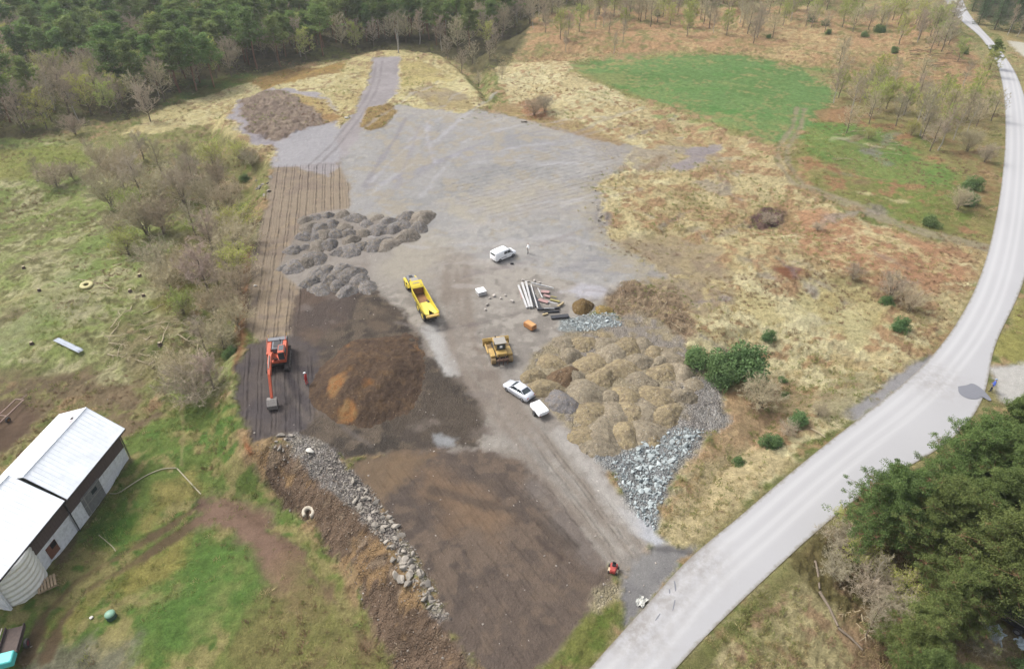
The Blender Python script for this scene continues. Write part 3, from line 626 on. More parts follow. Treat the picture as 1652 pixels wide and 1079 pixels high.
# ------------------------------------------------------------------ mesh builder
class MB:
    def __init__(s): s.v = []; s.f = []; s.mi = []; s.cur = 0
    def add(s, vs, fs):
        o = len(s.v); s.v += [tuple(v) for v in vs]; s.f += [tuple(i + o for i in f) for f in fs]; s.mi += [s.cur] * len(fs); return s
    def box(s, c, d, rz=0, M=None, taper=(1, 1), bev=0.0):
        """box centred at c, size d; taper scales the top"""
        x, y, z = [k / 2 for k in d]; q = []
        if bev > 0:
            e = min(bev, x * .45, y * .45, z * .45)
            rings = [(-z, e), (-z + e, 0), (z - e, 0), (z, e)]
            for (zz, ins) in rings:
                t = (zz + z) / (2 * z); sx = 1 + (taper[0] - 1) * t; sy = 1 + (taper[1] - 1) * t
                X_, Y_ = x * sx - ins, y * sy - ins
                for (a, b_) in ((-X_ + e, -Y_), (X_ - e, -Y_), (X_, -Y_ + e), (X_, Y_ - e), (X_ - e, Y_), (-X_ + e, Y_), (-X_, Y_ - e), (-X_, -Y_ + e)): q.append((a, b_, zz))
            fs = [tuple(range(7, -1, -1)), tuple(range(24, 32))]
            for r_ in range(3):
                for i in range(8): fs.append((r_ * 8 + i, r_ * 8 + (i + 1) % 8, r_ * 8 + 8 + (i + 1) % 8, r_ * 8 + 8 + i))
        else:
            for (zz, tx, ty) in ((-z, 1, 1), (z, taper[0], taper[1])):
                for (a, b_) in ((-x, -y), (x, -y), (x, y), (-x, y)): q.append((a * tx, b_ * ty, zz))
            fs = [(3, 2, 1, 0), (4, 5, 6, 7), (0, 1, 5, 4), (1, 2, 6, 5), (2, 3, 7, 6), (3, 0, 4, 7)]
        mt = Matrix.Translation(c) @ (M if M is not None else Matrix.Rotation(rz, 4, 'Z'))
        return s.add([mt @ Vector(p) for p in q], fs)
    def tube(s, pts, r, n=8, cap=True):
        pts = [Vector(p) for p in pts]; r = r if isinstance(r, (list, tuple)) else [r] * len(pts); q = []; fs = []
        for i, p in enumerate(pts):
            t = (pts[min(i + 1, len(pts) - 1)] - pts[max(i - 1, 0)]).normalized()
            a = t.orthogonal().normalized() if abs(t.z) > .9 else Vector((0, 0, 1)).cross(t).normalized(); b_ = t.cross(a)
            for k in range(n):
                an = 2 * math.pi * k / n; q.append(p + (a * math.cos(an) + b_ * math.sin(an)) * r[i])
        for i in range(len(pts) - 1):
            for k in range(n): fs.append((i * n + k, i * n + (k + 1) % n, (i + 1) * n + (k + 1) % n, (i + 1) * n + k))
        if cap: fs.append(tuple(range(n - 1, -1, -1))); fs.append(tuple(range((len(pts) - 1) * n, len(pts) * n)))
        return s.add(q, fs)
    def prism(s, prof, y0, y1, axis='y'):
        """profile in x-z pushed along y (or y-z along x)"""
        n = len(prof)
        if axis == 'y': q = [(a, y0, b_) for a, b_ in prof] + [(a, y1, b_) for a, b_ in prof]
        else: q = [(y0, a, b_) for a, b_ in prof] + [(y1, a, b_) for a, b_ in prof]
        fs = [tuple(range(n)), tuple(range(2 * n - 1, n - 1, -1))] + [(i, i + n, (i + 1) % n + n, (i + 1) % n) for i in range(n)]
        return s.add(q, fs)
    def loft(s, secs, cap=True):
        n = len(secs[0]); q = [p for sec in secs for p in sec]; fs = []
        for i in range(len(secs) - 1):
            for k in range(n): fs.append((i * n + k, i * n + (k + 1) % n, (i + 1) * n + (k + 1) % n, (i + 1) * n + k))
        if cap: fs.append(tuple(range(n - 1, -1, -1))); fs.append(tuple(range((len(secs) - 1) * n, len(secs) * n)))
        return s.add(q, fs)
    def build(s, name, m, parent=None, smooth=False):
        me = bpy.data.meshes.new(name); me.from_pydata(s.v, [], s.f)
        bm = bmesh.new(); bm.from_mesh(me); bmesh.ops.recalc_face_normals(bm, faces=bm.faces); bm.to_mesh(me); bm.free()
        for mm in (m if isinstance(m, (list, tuple)) else [m]): me.materials.append(mm)
        me.polygons.foreach_set("material_index", s.mi)
        if smooth: me.polygons.foreach_set("use_smooth", [True] * len(me.polygons))
        o = bpy.data.objects.new(name, me); COL.objects.link(o)
        if parent is not None: o.parent = parent
        return o
def thing(name, label, cat, loc, rz=0.0, group=None, sc=1.0, tilt=None):
    sc = sc if isinstance(sc, tuple) else (sc, sc, sc)
    o = bpy.data.objects.new(name, None); COL.objects.link(o); o.empty_display_size = .2
    o.location = loc; o.rotation_euler = (0, 0, rz) if tilt is None else (tilt[0], tilt[1], rz); o.scale = sc
    return tag(o, label, cat, group)
def tag(o, label, cat, group=None):
    o["label"] = label; o["category"] = cat
    if group: o["group"] = group
    return o
def copytree(root):
    r = root.copy(); COL.objects.link(r)
    for ch in root.children:
        c = ch.copy(); COL.objects.link(c); c.parent = r
        for g in ch.children:
            d = g.copy(); COL.objects.link(d); d.parent = c
    return r
def heading(a, b_):
    """yaw so that local +X looks from photo point a to photo point b"""
    A, B = G([a, b_]); return math.atan2(B[1] - A[1], B[0] - A[0])

WHITE = mat("white_paint", (.78, .79, .80), .45, .04, 1.5)
SILVER = mat("silver_paint", (.50, .52, .56), .32, .03, 1.0, .35, .5, coat=.4)
GLASS = mat("dark_glass", (.035, .045, .05), .12, .2, 1.0, 0, .6)
TYRE = mat("tyre_rubber", (.03, .03, .032), .85, .3, 8, dirt=K(130, 118, 104), dirtamt=.5)
STEEL = mat("worn_steel", K(150, 146, 142), .5, .25, 6, .4, dirt=K(110, 90, 74), dirtamt=.5)
DARKST = mat("dark_steel", K(62, 60, 60), .7, .3, 5, .2, dirt=K(120, 108, 95), dirtamt=.5)
ORANGE = mat("orange_paint", K(214, 98, 64, .6), .45, .1, 2.5, dirt=K(140, 104, 84), dirtamt=.35)
YELLOW = mat("yellow_paint", K(232, 208, 58, .6), .45, .08, 2.5, dirt=K(150, 130, 90), dirtamt=.3)
TANYEL = mat("faded_yellow_paint", K(206, 172, 96, .55), .55, .12, 3, dirt=K(140, 118, 90), dirtamt=.5)
RUST = mat("rusty_steel", K(168, 122, 84), .8, .25, 3, dirt=K(120, 96, 74), dirtamt=.6)
BLACK = mat("black_plastic", K(48, 48, 52), .6, .2, 4)
CHROME = mat("wheel_metal", K(170, 172, 176), .35, .1, 4, .5)
RED = mat("red_paint", K(196, 74, 68, .5), .6, .15, 5, dirt=K(150, 120, 100), dirtamt=.4)

def wheel(par, x, y, r, wd, rim=CHROME, side=1):
    o = MB(); n = 20
    prof = [(r * .58, -wd / 2), (r * .9, -wd / 2), (r, -wd * .36), (r, wd * .36), (r * .9, wd / 2), (r * .58, wd / 2)]
    secs = []
    for k in range(n):
        a = 2 * math.pi * k / n; secs.append([(q * math.cos(a), w_, q * math.sin(a)) for q, w_ in prof])
    m = len(prof); q = [p for s_ in secs for p in s_]
    fs = [(k * m + i, k * m + (i + 1) % m, ((k + 1) % n) * m + (i + 1) % m, ((k + 1) % n) * m + i) for k in range(n) for i in range(m)]
    e = MB().add(q, fs).build("wheel", TYRE, par); e.location = (x, y, r)
    rm_ = MB(); rm_.tube([(0, -wd * .3, 0), (0, wd * .42 * side if side > 0 else wd * .3, 0)] if side > 0 else [(0, -wd * .42, 0), (0, wd * .3, 0)], r * .58, 14)
    rm_.tube([(0, side * wd * .3, 0), (0, side * wd * .5, 0)], r * .2, 8)
    rm_.build("rim", rim, e)
    return e
def ring(x, hw, zb, zt_, hwt=None, c=.12):
    """rounded car section at x: half widths at the bottom and top"""
    t = hw if hwt is None else hwt
    return [(x, -hw + c * .6, zb), (x, hw - c * .6, zb), (x, hw, zb + c), (x, (hw * .55 + t * .45) if False else hw, (zb + zt_) * .52), (x, t, zt_ - c), (x, t - c, zt_), (x, -t + c, zt_), (x, -t, zt_ - c), (x, -hw, (zb + zt_) * .52), (x, -hw, zb + c)]
def smooth_obj(o, lv=1):
    for p in o.data.polygons: p.use_smooth = True
    return o

# --- silver saloon
def saloon():
    a, b_ = (852, 640), (818, 618)
    P = P3(837, 635); t = thing("car", "silver saloon car hitched to the white box trailer", "car", (P.x, P.y, P.z + .02), heading(a, b_), sc=.95)
    o = MB()
    o.loft([ring(-2.22, .70, .42, .80, .62), ring(-2.12, .82, .30, .96, .72), ring(-1.7, .88, .24, 1.02, .78), ring(-1.1, .90, .22, 1.0, .82), ring(0, .90, .22, .97, .84),
            ring(1.0, .90, .22, .95, .82), ring(1.7, .87, .24, .86, .76), ring(2.1, .80, .30, .74, .66), ring(2.24, .66, .40, .62, .55)])
    body = smooth_obj(o.build("body", SILVER, t))
    g = MB()
    def cab(x, hb, zb, ht, zt_): return [(x, -hb, zb), (x, hb, zb), (x + 0, ht, zt_), (x, -ht, zt_)]
    g.add([(-1.62, -.70, .98), (-1.62, .70, .98), (1.12, .76, .92), (1.12, -.76, .92), (-.92, -.56, 1.40), (-.92, .56, 1.40), (.32, .58, 1.41), (.32, -.58, 1.41)],
          [(0, 3, 7, 4), (1, 5, 6, 2), (0, 4, 5, 1), (3, 2, 6, 7), (4, 7, 6, 5)])
    g.build("glass", GLASS, t)
    r_ = MB(); r_.add([(-1.0, -.585, 1.395), (-1.0, .585, 1.395), (.38, .605, 1.405), (.38, -.605, 1.405), (-.95, -.52, 1.455), (-.95, .52, 1.455), (.28, .54, 1.46), (.28, -.54, 1.46)],
                      [(0, 3, 7, 4), (1, 5, 6, 2), (0, 4, 5, 1), (3, 2, 6, 7), (4, 7, 6, 5), (0, 1, 2, 3)])
    for s in (-1, 1):
        for (x0, y0, z0, x1, y1, z1, w_) in ((-1.66, .72, .98, -.94, .575, 1.42, .055), (1.14, .775, .93, .34, .60, 1.42, .05), (-.35, .76, .96, -.33, .60, 1.41, .04)):
            r_.tube([(x0, s * y0, z0), (x1, s * y1, z1)], w_, 6)
    r_.build("roof", SILVER, t)
    for s in (-1, 1):
        wheel(t, -1.38, s * .80, .32, .21, side=s); wheel(t, 1.38, s * .80, .32, .21, side=s)
        MB().box((.85, s * 1.0, 1.0), (.14, .2, .13), bev=.03).build("mirror", SILVER, t)
        MB().box((2.12, s * .55, .62), (.16, .3, .12), bev=.03).build("headlight", mat("lamp_glass", (.6, .62, .65), .15, .05), t)
        MB().box((-2.18, s * .58, .82), (.1, .24, .13), bev=.03).build("tail_light", RED, t)
        MB().box((0, s * .905, .62), (2.0, .012, .03)).build("side_trim", BLACK, t)
    MB().box((-2.235, 0, .42), (.06, 1.2, .14), bev=.03).build("bumper", BLACK, t)
saloon()
# --- white trailer
def trailer():
    P = P3(870, 666); t = thing("box_trailer", "small white covered trailer coupled behind the silver saloon", "trailer", P, heading((880, 675), (862, 655)), sc=.9)
    o = MB(); o.box((0, 0, .72), (2.3, 1.5, .36), bev=.03).build("body", WHITE, t)
    c = MB(); c.loft([[(x, -h_, .90), (x, h_, .90), (x, h_ - .04, z_ - .05), (x, h_ - .12, z_), (x, -h_ + .12, z_), (x, -h_ + .04, z_ - .05)] for x, h_, z_ in ((-1.19, .76, 1.08), (-1.1, .78, 1.14), (0, .79, 1.17), (1.1, .78, 1.14), (1.2, .74, 1.06))]).build("cover", WHITE, t)
    d = MB(); d.tube([(1.15, -.35, .5), (2.1, 0, .45)], .035, 6); d.tube([(1.15, .35, .5), (2.1, 0, .45)], .035, 6); d.tube([(2.05, 0, .45), (2.45, 0, .46)], .045, 6); d.build("drawbar", STEEL, t)
    for s in (-1, 1):
        wheel(t, -.1, s * .87, .29, .18, side=s)
        MB().prism([(-.48, .52), (-.36, .66), (.16, .66), (.28, .52), (.2, .5), (.12, .6), (-.32, .6), (-.42, .5)], s * .87 - .12, s * .87 + .12).build("mudguard", BLACK, t)
        MB().box((-1.17, s * .6, .6), (.04, .2, .1)).build("tail_light", RED, t)
    MB().box((-1.16, 0, .74), (.03, 1.3, .3)).build("tailgate", WHITE, t)
trailer()
# --- white van
def van():
    P = P3(812, 416); t = thing("van", "small white panel van on the grey gravel with open side door", "van", P, heading((797, 419), (829, 406)))
    o = MB()
    o.loft([ring(-2.15, .74, .42, 1.55, .66), ring(-2.08, .84, .32, 1.72, .72), ring(-1.2, .87, .26, 1.80, .76), ring(.25, .87, .26, 1.80, .76), ring(.62, .87, .26, 1.70, .74), ring(1.12, .87, .26, 1.18, .78),
            ring(1.55, .85, .28, 1.02, .74), ring(1.98, .78, .34, .88, .66), ring(2.15, .66, .42, .72, .56)])
    smooth_obj(o.build("body", WHITE, t))
    g = MB(); g.add([(.60, -.70, 1.71), (.60, .70, 1.71), (1.18, .74, 1.18), (1.18, -.74, 1.18), (.68, -.68, 1.74), (.68, .68, 1.74), (1.27, .72, 1.20), (1.27, -.72, 1.20)],
                    [(0, 1, 2, 3), (4, 7, 6, 5), (0, 4, 5, 1), (3, 2, 6, 7), (1, 5, 6, 2), (0, 3, 7, 4)]).build("windscreen", GLASS, t)
    for s in (-1, 1):
        MB().prism([(.2, 1.12), (.98, 1.12), (.62, 1.60), (.2, 1.62)], s * .80 + s * .03, s * .80 + s * .085).build("side_window", GLASS, t)
        MB().prism([(-.45, 1.14), (.1, 1.14), (.1, 1.60), (-.45, 1.60)], s * .80 + s * .03, s * .80 + s * .085).build("rear_side_window", GLASS, t)
        wheel(t, -1.35, s * .80, .32, .2, side=s); wheel(t, 1.32, s * .80, .32, .2, side=s)
        MB().box((1.0, s * 1.0, 1.15), (.1, .18, .2), bev=.03).build("mirror", BLACK, t)
        MB().box((2.03, s * .52, .74), (.2, .26, .16), bev=.03).build("headlight", mat("lamp_glass", (.6, .62, .65), .15, .05), t)
    MB().box((-2.13, 0, 1.42), (.07, 1.15, .34), bev=.02).build("rear_window", GLASS, t)
    MB().box((-.55, -.905, .70), (1.0, .02, .05)).build("door_rail", BLACK, t)
    MB().box((2.12, 0, .42), (.12, 1.3, .14), bev=.03).build("bumper", BLACK, t)
van()

def track(par, L, wd, hgt_, y, m=DARKST):
    e = MB(); r = hgt_ / 2; pr = []
    for k in range(9): a = -math.pi / 2 + math.pi * k / 8; pr.append((L / 2 - r + r * math.cos(a), r + r * math.sin(a)))
    for k in range(9): a = math.pi / 2 + math.pi * k / 8; pr.append((-L / 2 + r + r * math.cos(a), r + r * math.sin(a)))
    e.prism(pr, y - wd / 2, y + wd / 2)
    n = int(L / .2)
    for k in range(n):
        x = -L / 2 + r + (L - 2 * r) * k / (n - 1)
        e.box((x, y, hgt_ + .02), (.07, wd + .02, .05)); 
    o = e.build("track", m, par)
    f = MB(); f.box((0, y, hgt_ * .5), (L * .62, wd + .06, hgt_ * .4), bev=.05)
    for k in range(5): f.tube([(-L * .3 + L * .15 * k, y - wd / 2 - .04, hgt_ * .28), (-L * .3 + L * .15 * k, y + wd / 2 + .04, hgt_ * .28)], hgt_ * .2, 10)
    f.build("track_frame", STEEL, o); return o

# --- excavator: slewed so the boom reaches towards the near side
def excavator():
    P = P3(451, 583); rz = heading((440, 575), (432, 648))
    t = thing("excavator", "orange tracked excavator reaching its boom over the dark ground", "excavator", P, rz, sc=(1.22, .88, 1.0))
    track(t, 4.2, .62, .86, 1.28); track(t, 4.2, .62, .86, -1.28)
    MB().box((0, 0, .62), (2.4, 2.0, .4), bev=.08).tube([(0, 0, .8), (0, 0, 1.05)], .75, 18).build("undercarriage", DARKST, t)
    MB().box((-.35, 0, 1.2), (3.6, 2.7, .3), bev=.06).build("deck", ORANGE, t)
    MB().prism([(-2.3, 1.25), (-1.45, 1.25), (-1.45, 2.2), (-2.0, 2.2), (-2.3, 1.95)], -1.36, 1.36).build("counterweight", mat("grey_paint", K(128, 130, 136), .55, .12, 3), t)
    h = MB(); h.box((-.8, .05, 1.72), (1.5, 1.5, .75), bev=.06); hd = h.build("engine_cover", mat("grey_paint", K(128, 130, 136)), t)
    MB().box((-.8, .05, 2.11), (1.1, 1.0, .05)).tube([(-1.2, .5, 2.1), (-1.2, .5, 2.55)], .06, 8).build("exhaust", BLACK, hd)
    MB().box((-.5, -1.08, 1.72), (2.4, .6, .72), bev=.06).build("side_box", ORANGE, t)
    MB().box((-.9, 1.1, 1.72), (1.5, .55, .72), bev=.06).build("side_box", ORANGE, t)
    # cab on the machine's left
    c = MB(); c.box((.75, .85, 2.0), (1.6, .98, 1.55), bev=.08, taper=(.88, .94)); cab = c.build("cab", ORANGE, t)
    MB().box((1.5, .85, 2.2), (.12, .80, .95), M=Matrix.Rotation(-.1, 4, 'Y')).build("window", GLASS, cab)
    MB().box((.75, 1.335, 2.25), (1.15, .05, .75)).build("window", GLASS, cab)
    MB().box((.75, .365, 2.25), (1.15, .05, .75)).build("window", GLASS, cab)
    MB().box((.7, .85, 2.79), (.9, .7, .04)).build("roof_window", GLASS, cab)
    bm_ = MB(); pr = [(.7, 1.4), (1.1, 1.35), (2.6, 3.1), (3.6, 3.5), (5.4, 3.0), (5.55, 3.25), (3.9, 4.05), (2.9, 4.0), (2.2, 3.6)]
    bm_.prism(pr, -.42, .02); bo = bm_.build("boom", ORANGE, t)
    a_ = MB(); a_.prism([(5.0, 3.45), (5.35, 3.75), (5.75, 3.5), (7.25, 1.35), (7.05, 1.15), (5.5, 2.9)], -.36, -.04); ar = a_.build("arm", ORANGE, t)
    r_ = MB(); r_.tube([(1.15, -.55, 1.5), (2.9, -.5, 3.2)], .09, 8); r_.tube([(1.15, .14, 1.5), (2.9, .1, 3.2)], .09, 8); r_.build("boom_ram", STEEL, bo)
    r2 = MB(); r2.tube([(3.4, -.2, 4.15), (5.2, -.2, 3.85)], .09, 8); r2.build("arm_ram", STEEL, ar)
    bk = MB(); pr = [(7.0, 1.25), (7.45, 1.3), (8.0, .85), (8.05, .35), (7.6, .06), (7.1, .12), (7.5, .3), (7.75, .5), (7.55, .85), (7.05, .95)]
    bk.prism(pr, -.85, .45); bu = bk.build("bucket", STEEL, t)
    MB().prism([(7.05, .95), (7.55, .85), (7.75, .5), (7.5, .3), (7.1, .12), (7.0, .4)], -.85, -.80).build("side_plate", STEEL, bu)
    MB().prism([(7.05, .95), (7.55, .85), (7.75, .5), (7.5, .3), (7.1, .12), (7.0, .4)], .40, .45).build("side_plate", STEEL, bu)
    for s in (-1, 1): MB().tube([(-2.25, s * 1.3, 2.0), (-2.3, s * 1.3, 2.5)], .035, 6).build("beacon_post", mat("orange_lamp", K(240, 190, 90)), t)
    for s in (-1, 1):
        rr = MB(); rr.tube([(-1.4, s * 1.3, 2.1), (-1.4, s * 1.3, 2.75), (.2, s * 1.3, 2.6), (.2, s * 1.3, 2.1)], .03, 6); rr.build("handrail", ORANGE, t)
excavator()

# --- articulated hauler
def hauler():
    P = P3(680, 492); rz = heading((697, 515), (657, 443))
    t = thing("dump_truck", "yellow articulated dump truck with an empty rusty body", "dump truck", P, rz, sc=(1.2, .64, .78))
    MB().box((3.4, 0, 1.05), (3.6, 1.5, .5), bev=.08).box((-1.4, 0, 1.15), (6.6, 1.1, .42), bev=.08).build("chassis", DARKST, t)
    hd = MB(); hd.loft([[(x, -w_, 1.3), (x, w_, 1.3), (x, w_, z_ - .1), (x, w_ - .15, z_), (x, -w_ + .15, z_), (x, -w_, z_ - .1)] for x, w_, z_ in ((3.4, .95, 2.5), (4.6, .92, 2.35), (5.2, .82, 2.05), (5.3, .75, 1.7))])
    ho = hd.build("hood", mat("grey_paint", K(128, 130, 136)), t)
    MB().box((4.2, 0, 2.46), (.9, .8, .06), bev=.02).build("grille", BLACK, ho)
    for s in (-1, 1):
        MB().prism([(2.9, 1.45), (3.3, 1.85), (5.0, 1.85), (5.35, 1.5), (5.35, 1.35), (2.9, 1.3)], s * .98 if s > 0 else -1.5, 1.5 if s > 0 else -.98).build("mudguard", YELLOW, t)
        MB().box((5.28, s * 1.2, 1.6), (.1, .3, .2), bev=.03).build("headlight", mat("lamp_glass", (.6, .62, .65)), t)
        MB().tube([(2.8, s * 1.35, 2.2), (2.9, s * 1.75, 2.5)], .03, 6).box((2.9, s * 1.78, 2.5), (.08, .25, .4), bev=.02).build("mirror", BLACK, t)
    c = MB(); c.box((2.35, 0, 2.45), (1.75, 1.9, 1.7), bev=.1, taper=(.86, .92)); cab = c.build("cab", YELLOW, t)
    MB().box((3.13, 0, 2.65), (.1, 1.6, .8), M=Matrix.Rotation(-.1, 4, 'Y')).build("window", GLASS, cab)
    MB().box((1.57, 0, 2.7), (.1, 1.5, .7), M=Matrix.Rotation(.1, 4, 'Y')).build("window", GLASS, cab)
    for s in (-1, 1): MB().box((2.35, s * .90, 2.7), (1.2, .08, .75)).build("window", GLASS, cab)
    MB().box((2.35, 0, 3.33), (1.4, 1.55, .08), bev=.03).build("roof", mat("grey_roof", K(176, 170, 160), .6, .1, 3), cab)
    MB().tube([(1.3, -.9, 1.6), (1.3, -.9, 3.3)], .09, 8).build("exhaust", STEEL, t)
    # body: floor, flared sides, front wall with rock guard, rising tail chute
    sd = []
    st = [(1.15, 1.30, 1.38, 1.42, 2.95), (.4, 1.30, 1.42, 1.40, 2.85), (-2.6, 1.32, 1.45, 1.42, 2.75), (-3.6, 1.32, 1.46, 1.95, 2.72), (-4.9, 1.34, 1.46, 2.62, 2.95)]
    for s in (-1, 1):
        o = MB(); o.loft([[(x, s * wb, zb), (x, s * wt, ztp), (x, s * (wt + .10), ztp), (x, s * (wb + .10), zb)] for x, wb, wt, zb, ztp in st])
        o.tube([(x, s * (wt + .05), ztp) for x, wb, wt, zb, ztp in st], .08, 6)
        for k in range(6): o.box((.6 - .85 * k, s * 1.50, 2.1), (.12, .12, 1.25))
        o.build("body_side", YELLOW, t)
    fl = MB(); fl.loft([[(x, -wb, zb - .08), (x, wb, zb - .08), (x, wb, zb), (x, -wb, zb)] for x, wb, wt, zb, ztp in st[:4]]); fl.build("body_floor", RUST, t)
    MB().prism([(1.1, 1.35), (1.25, 1.35), (1.35, 3.0), (2.1, 3.42), (2.1, 3.5), (1.2, 3.12), (1.0, 2.9)], -1.42, 1.42).build("front_wall", YELLOW, t)
    MB().box((1.02, 0, 2.2), (.06, 2.4, 1.4)).build("front_lining", RUST, t)
    # tail: two yellow plates meeting in a notch over the dark frame
    for s in (-1, 1):
        o = MB(); o.add([(-1.0, 0.0, 1.50), (-1.0, s * 1.30, 1.52), (-4.75, s * 1.33, 2.66), (-4.75, s * .62, 2.60), (-3.3, 0.02 * s, 2.15),
                         (-1.0, 0.0, 1.44), (-1.0, s * 1.30, 1.46), (-4.75, s * 1.33, 2.52), (-4.75, s * .62, 2.46), (-3.3, 0.02 * s, 2.02)],
                        [(0, 1, 2, 3, 4), (9, 8, 7, 6, 5), (0, 5, 6, 1), (1, 6, 7, 2), (2, 7, 8, 3), (3, 8, 9, 4), (4, 9, 5, 0)]).build("tail_plate", mat("bright_yellow_paint", K(246, 228, 96, .62), .5, .05, 2), t)
    MB().box((-5.0, 0, 2.42), (.42, 2.9, .34), bev=.06).build("tail_bar", mat("pale_yellow_steel", K(214, 178, 92, .55), .6, .15, 3), t)
    MB().box((-4.2, 0, 1.55), (.7, .8, .5), bev=.05).build("rear_frame", DARKST, t)
    for x in (4.3, -1.2, -3.1):
        for s in (-1, 1): wheel(t, x, s * 1.18, .86, .62, YELLOW, s)
hauler()

# --- bulldozer
def dozer():
    P = P3(806, 574); rz = heading((812, 590), (797, 548))
    t = thing("bulldozer", "faded yellow bulldozer parked on the grey gravel", "bulldozer", P, rz, sc=.92)
    track(t, 4.1, .62, .95, 1.22, mat("worn_track", K(168, 142, 100), .8, .2, 6)); track(t, 4.1, .62, .95, -1.22, mat("worn_track", K(168, 142, 100)))
    MB().box((.1, 0, .95), (3.6, 1.7, .6), bev=.08).build("chassis", DARKST, t)
    MB().loft([[(x, -w_, 1.1), (x, w_, 1.1), (x, w_, z_ - .1), (x, w_ - .15, z_), (x, -w_ + .15, z_), (x, -w_, z_ - .1)] for x, w_, z_ in ((.55, .68, 2.05), (1.6, .66, 1.98), (2.1, .6, 1.85), (2.2, .56, 1.6))]).build("hood", TANYEL, t)
    MB().tube([(1.2, .35, 2.0), (1.2, .35, 2.7)], .07, 8).build("exhaust", BLACK, t)
    c = MB(); c.box((-.25, 0, 2.05), (1.5, 1.55, 1.5), bev=.08, taper=(.86, .9)); cab = c.build("cab", TANYEL, t)
    MB().box((-.25, 0, 2.84), (1.6, 1.65, .1), bev=.04).build("roof", mat("grey_roof", K(176, 170, 160), .6, .1, 3), cab)
    MB().box((-.98, 0, 2.25), (.1, 1.2, .75), M=Matrix.Rotation(.13, 4, 'Y')).build("window", GLASS, cab)
    MB().box((.47, 0, 2.25), (.1, 1.2, .75), M=Matrix.Rotation(-.13, 4, 'Y')).build("window", GLASS, cab)
    for s in (-1, 1): MB().box((-.25, s * .74, 2.3), (.95, .08, .7)).build("window", GLASS, cab)
    MB().box((-1.05, 0, 2.35), (.05, .36, .34)).build("seat", WHITE, cab)
    for s in (-1, 1): MB().box((-.6, s * 1.22, 1.14), (1.9, .7, .32), bev=.06).build("fender", TANYEL, t)
    MB().box((-1.45, 0, 1.5), (.95, 1.5, .55), bev=.08).build("fuel_tank", TANYEL, t)
    rp = MB(); rp.box((-2.35, 0, .95), (.3, 1.7, .28), bev=.04)
    for s in (-.6, 0, .6): rp.prism([(-2.3, 1.3), (-2.5, 1.3), (-2.58, .25), (-2.4, .15), (-2.35, .9)], s - .05, s + .05)
    rp.tube([(-1.9, -.4, 1.5), (-2.35, -.4, 1.05)], .07, 6); rp.tube([(-1.9, .4, 1.5), (-2.35, .4, 1.05)], .07, 6); rp.build("ripper", mat("brown_steel", K(120, 92, 76), .7, .2, 4), t)
    pr = [(2.55, .1), (2.48, .5), (2.55, .95), (2.8, 1.25), (2.9, 1.25), (2.68, .9), (2.62, .5), (2.7, .08)]
    bl = MB(); bl.prism(pr, -1.95, 1.95); bo = bl.build("blade", TANYEL, t)
    for s in (-1, 1):
        MB().tube([(.2, s * 1.62, .55), (2.5, s * 1.6, .5)], .12, 8).tube([(1.9, s * .55, 1.5), (2.55, s * .7, .9)], .06, 6).build("push_arm", TANYEL, bo)
dozer()

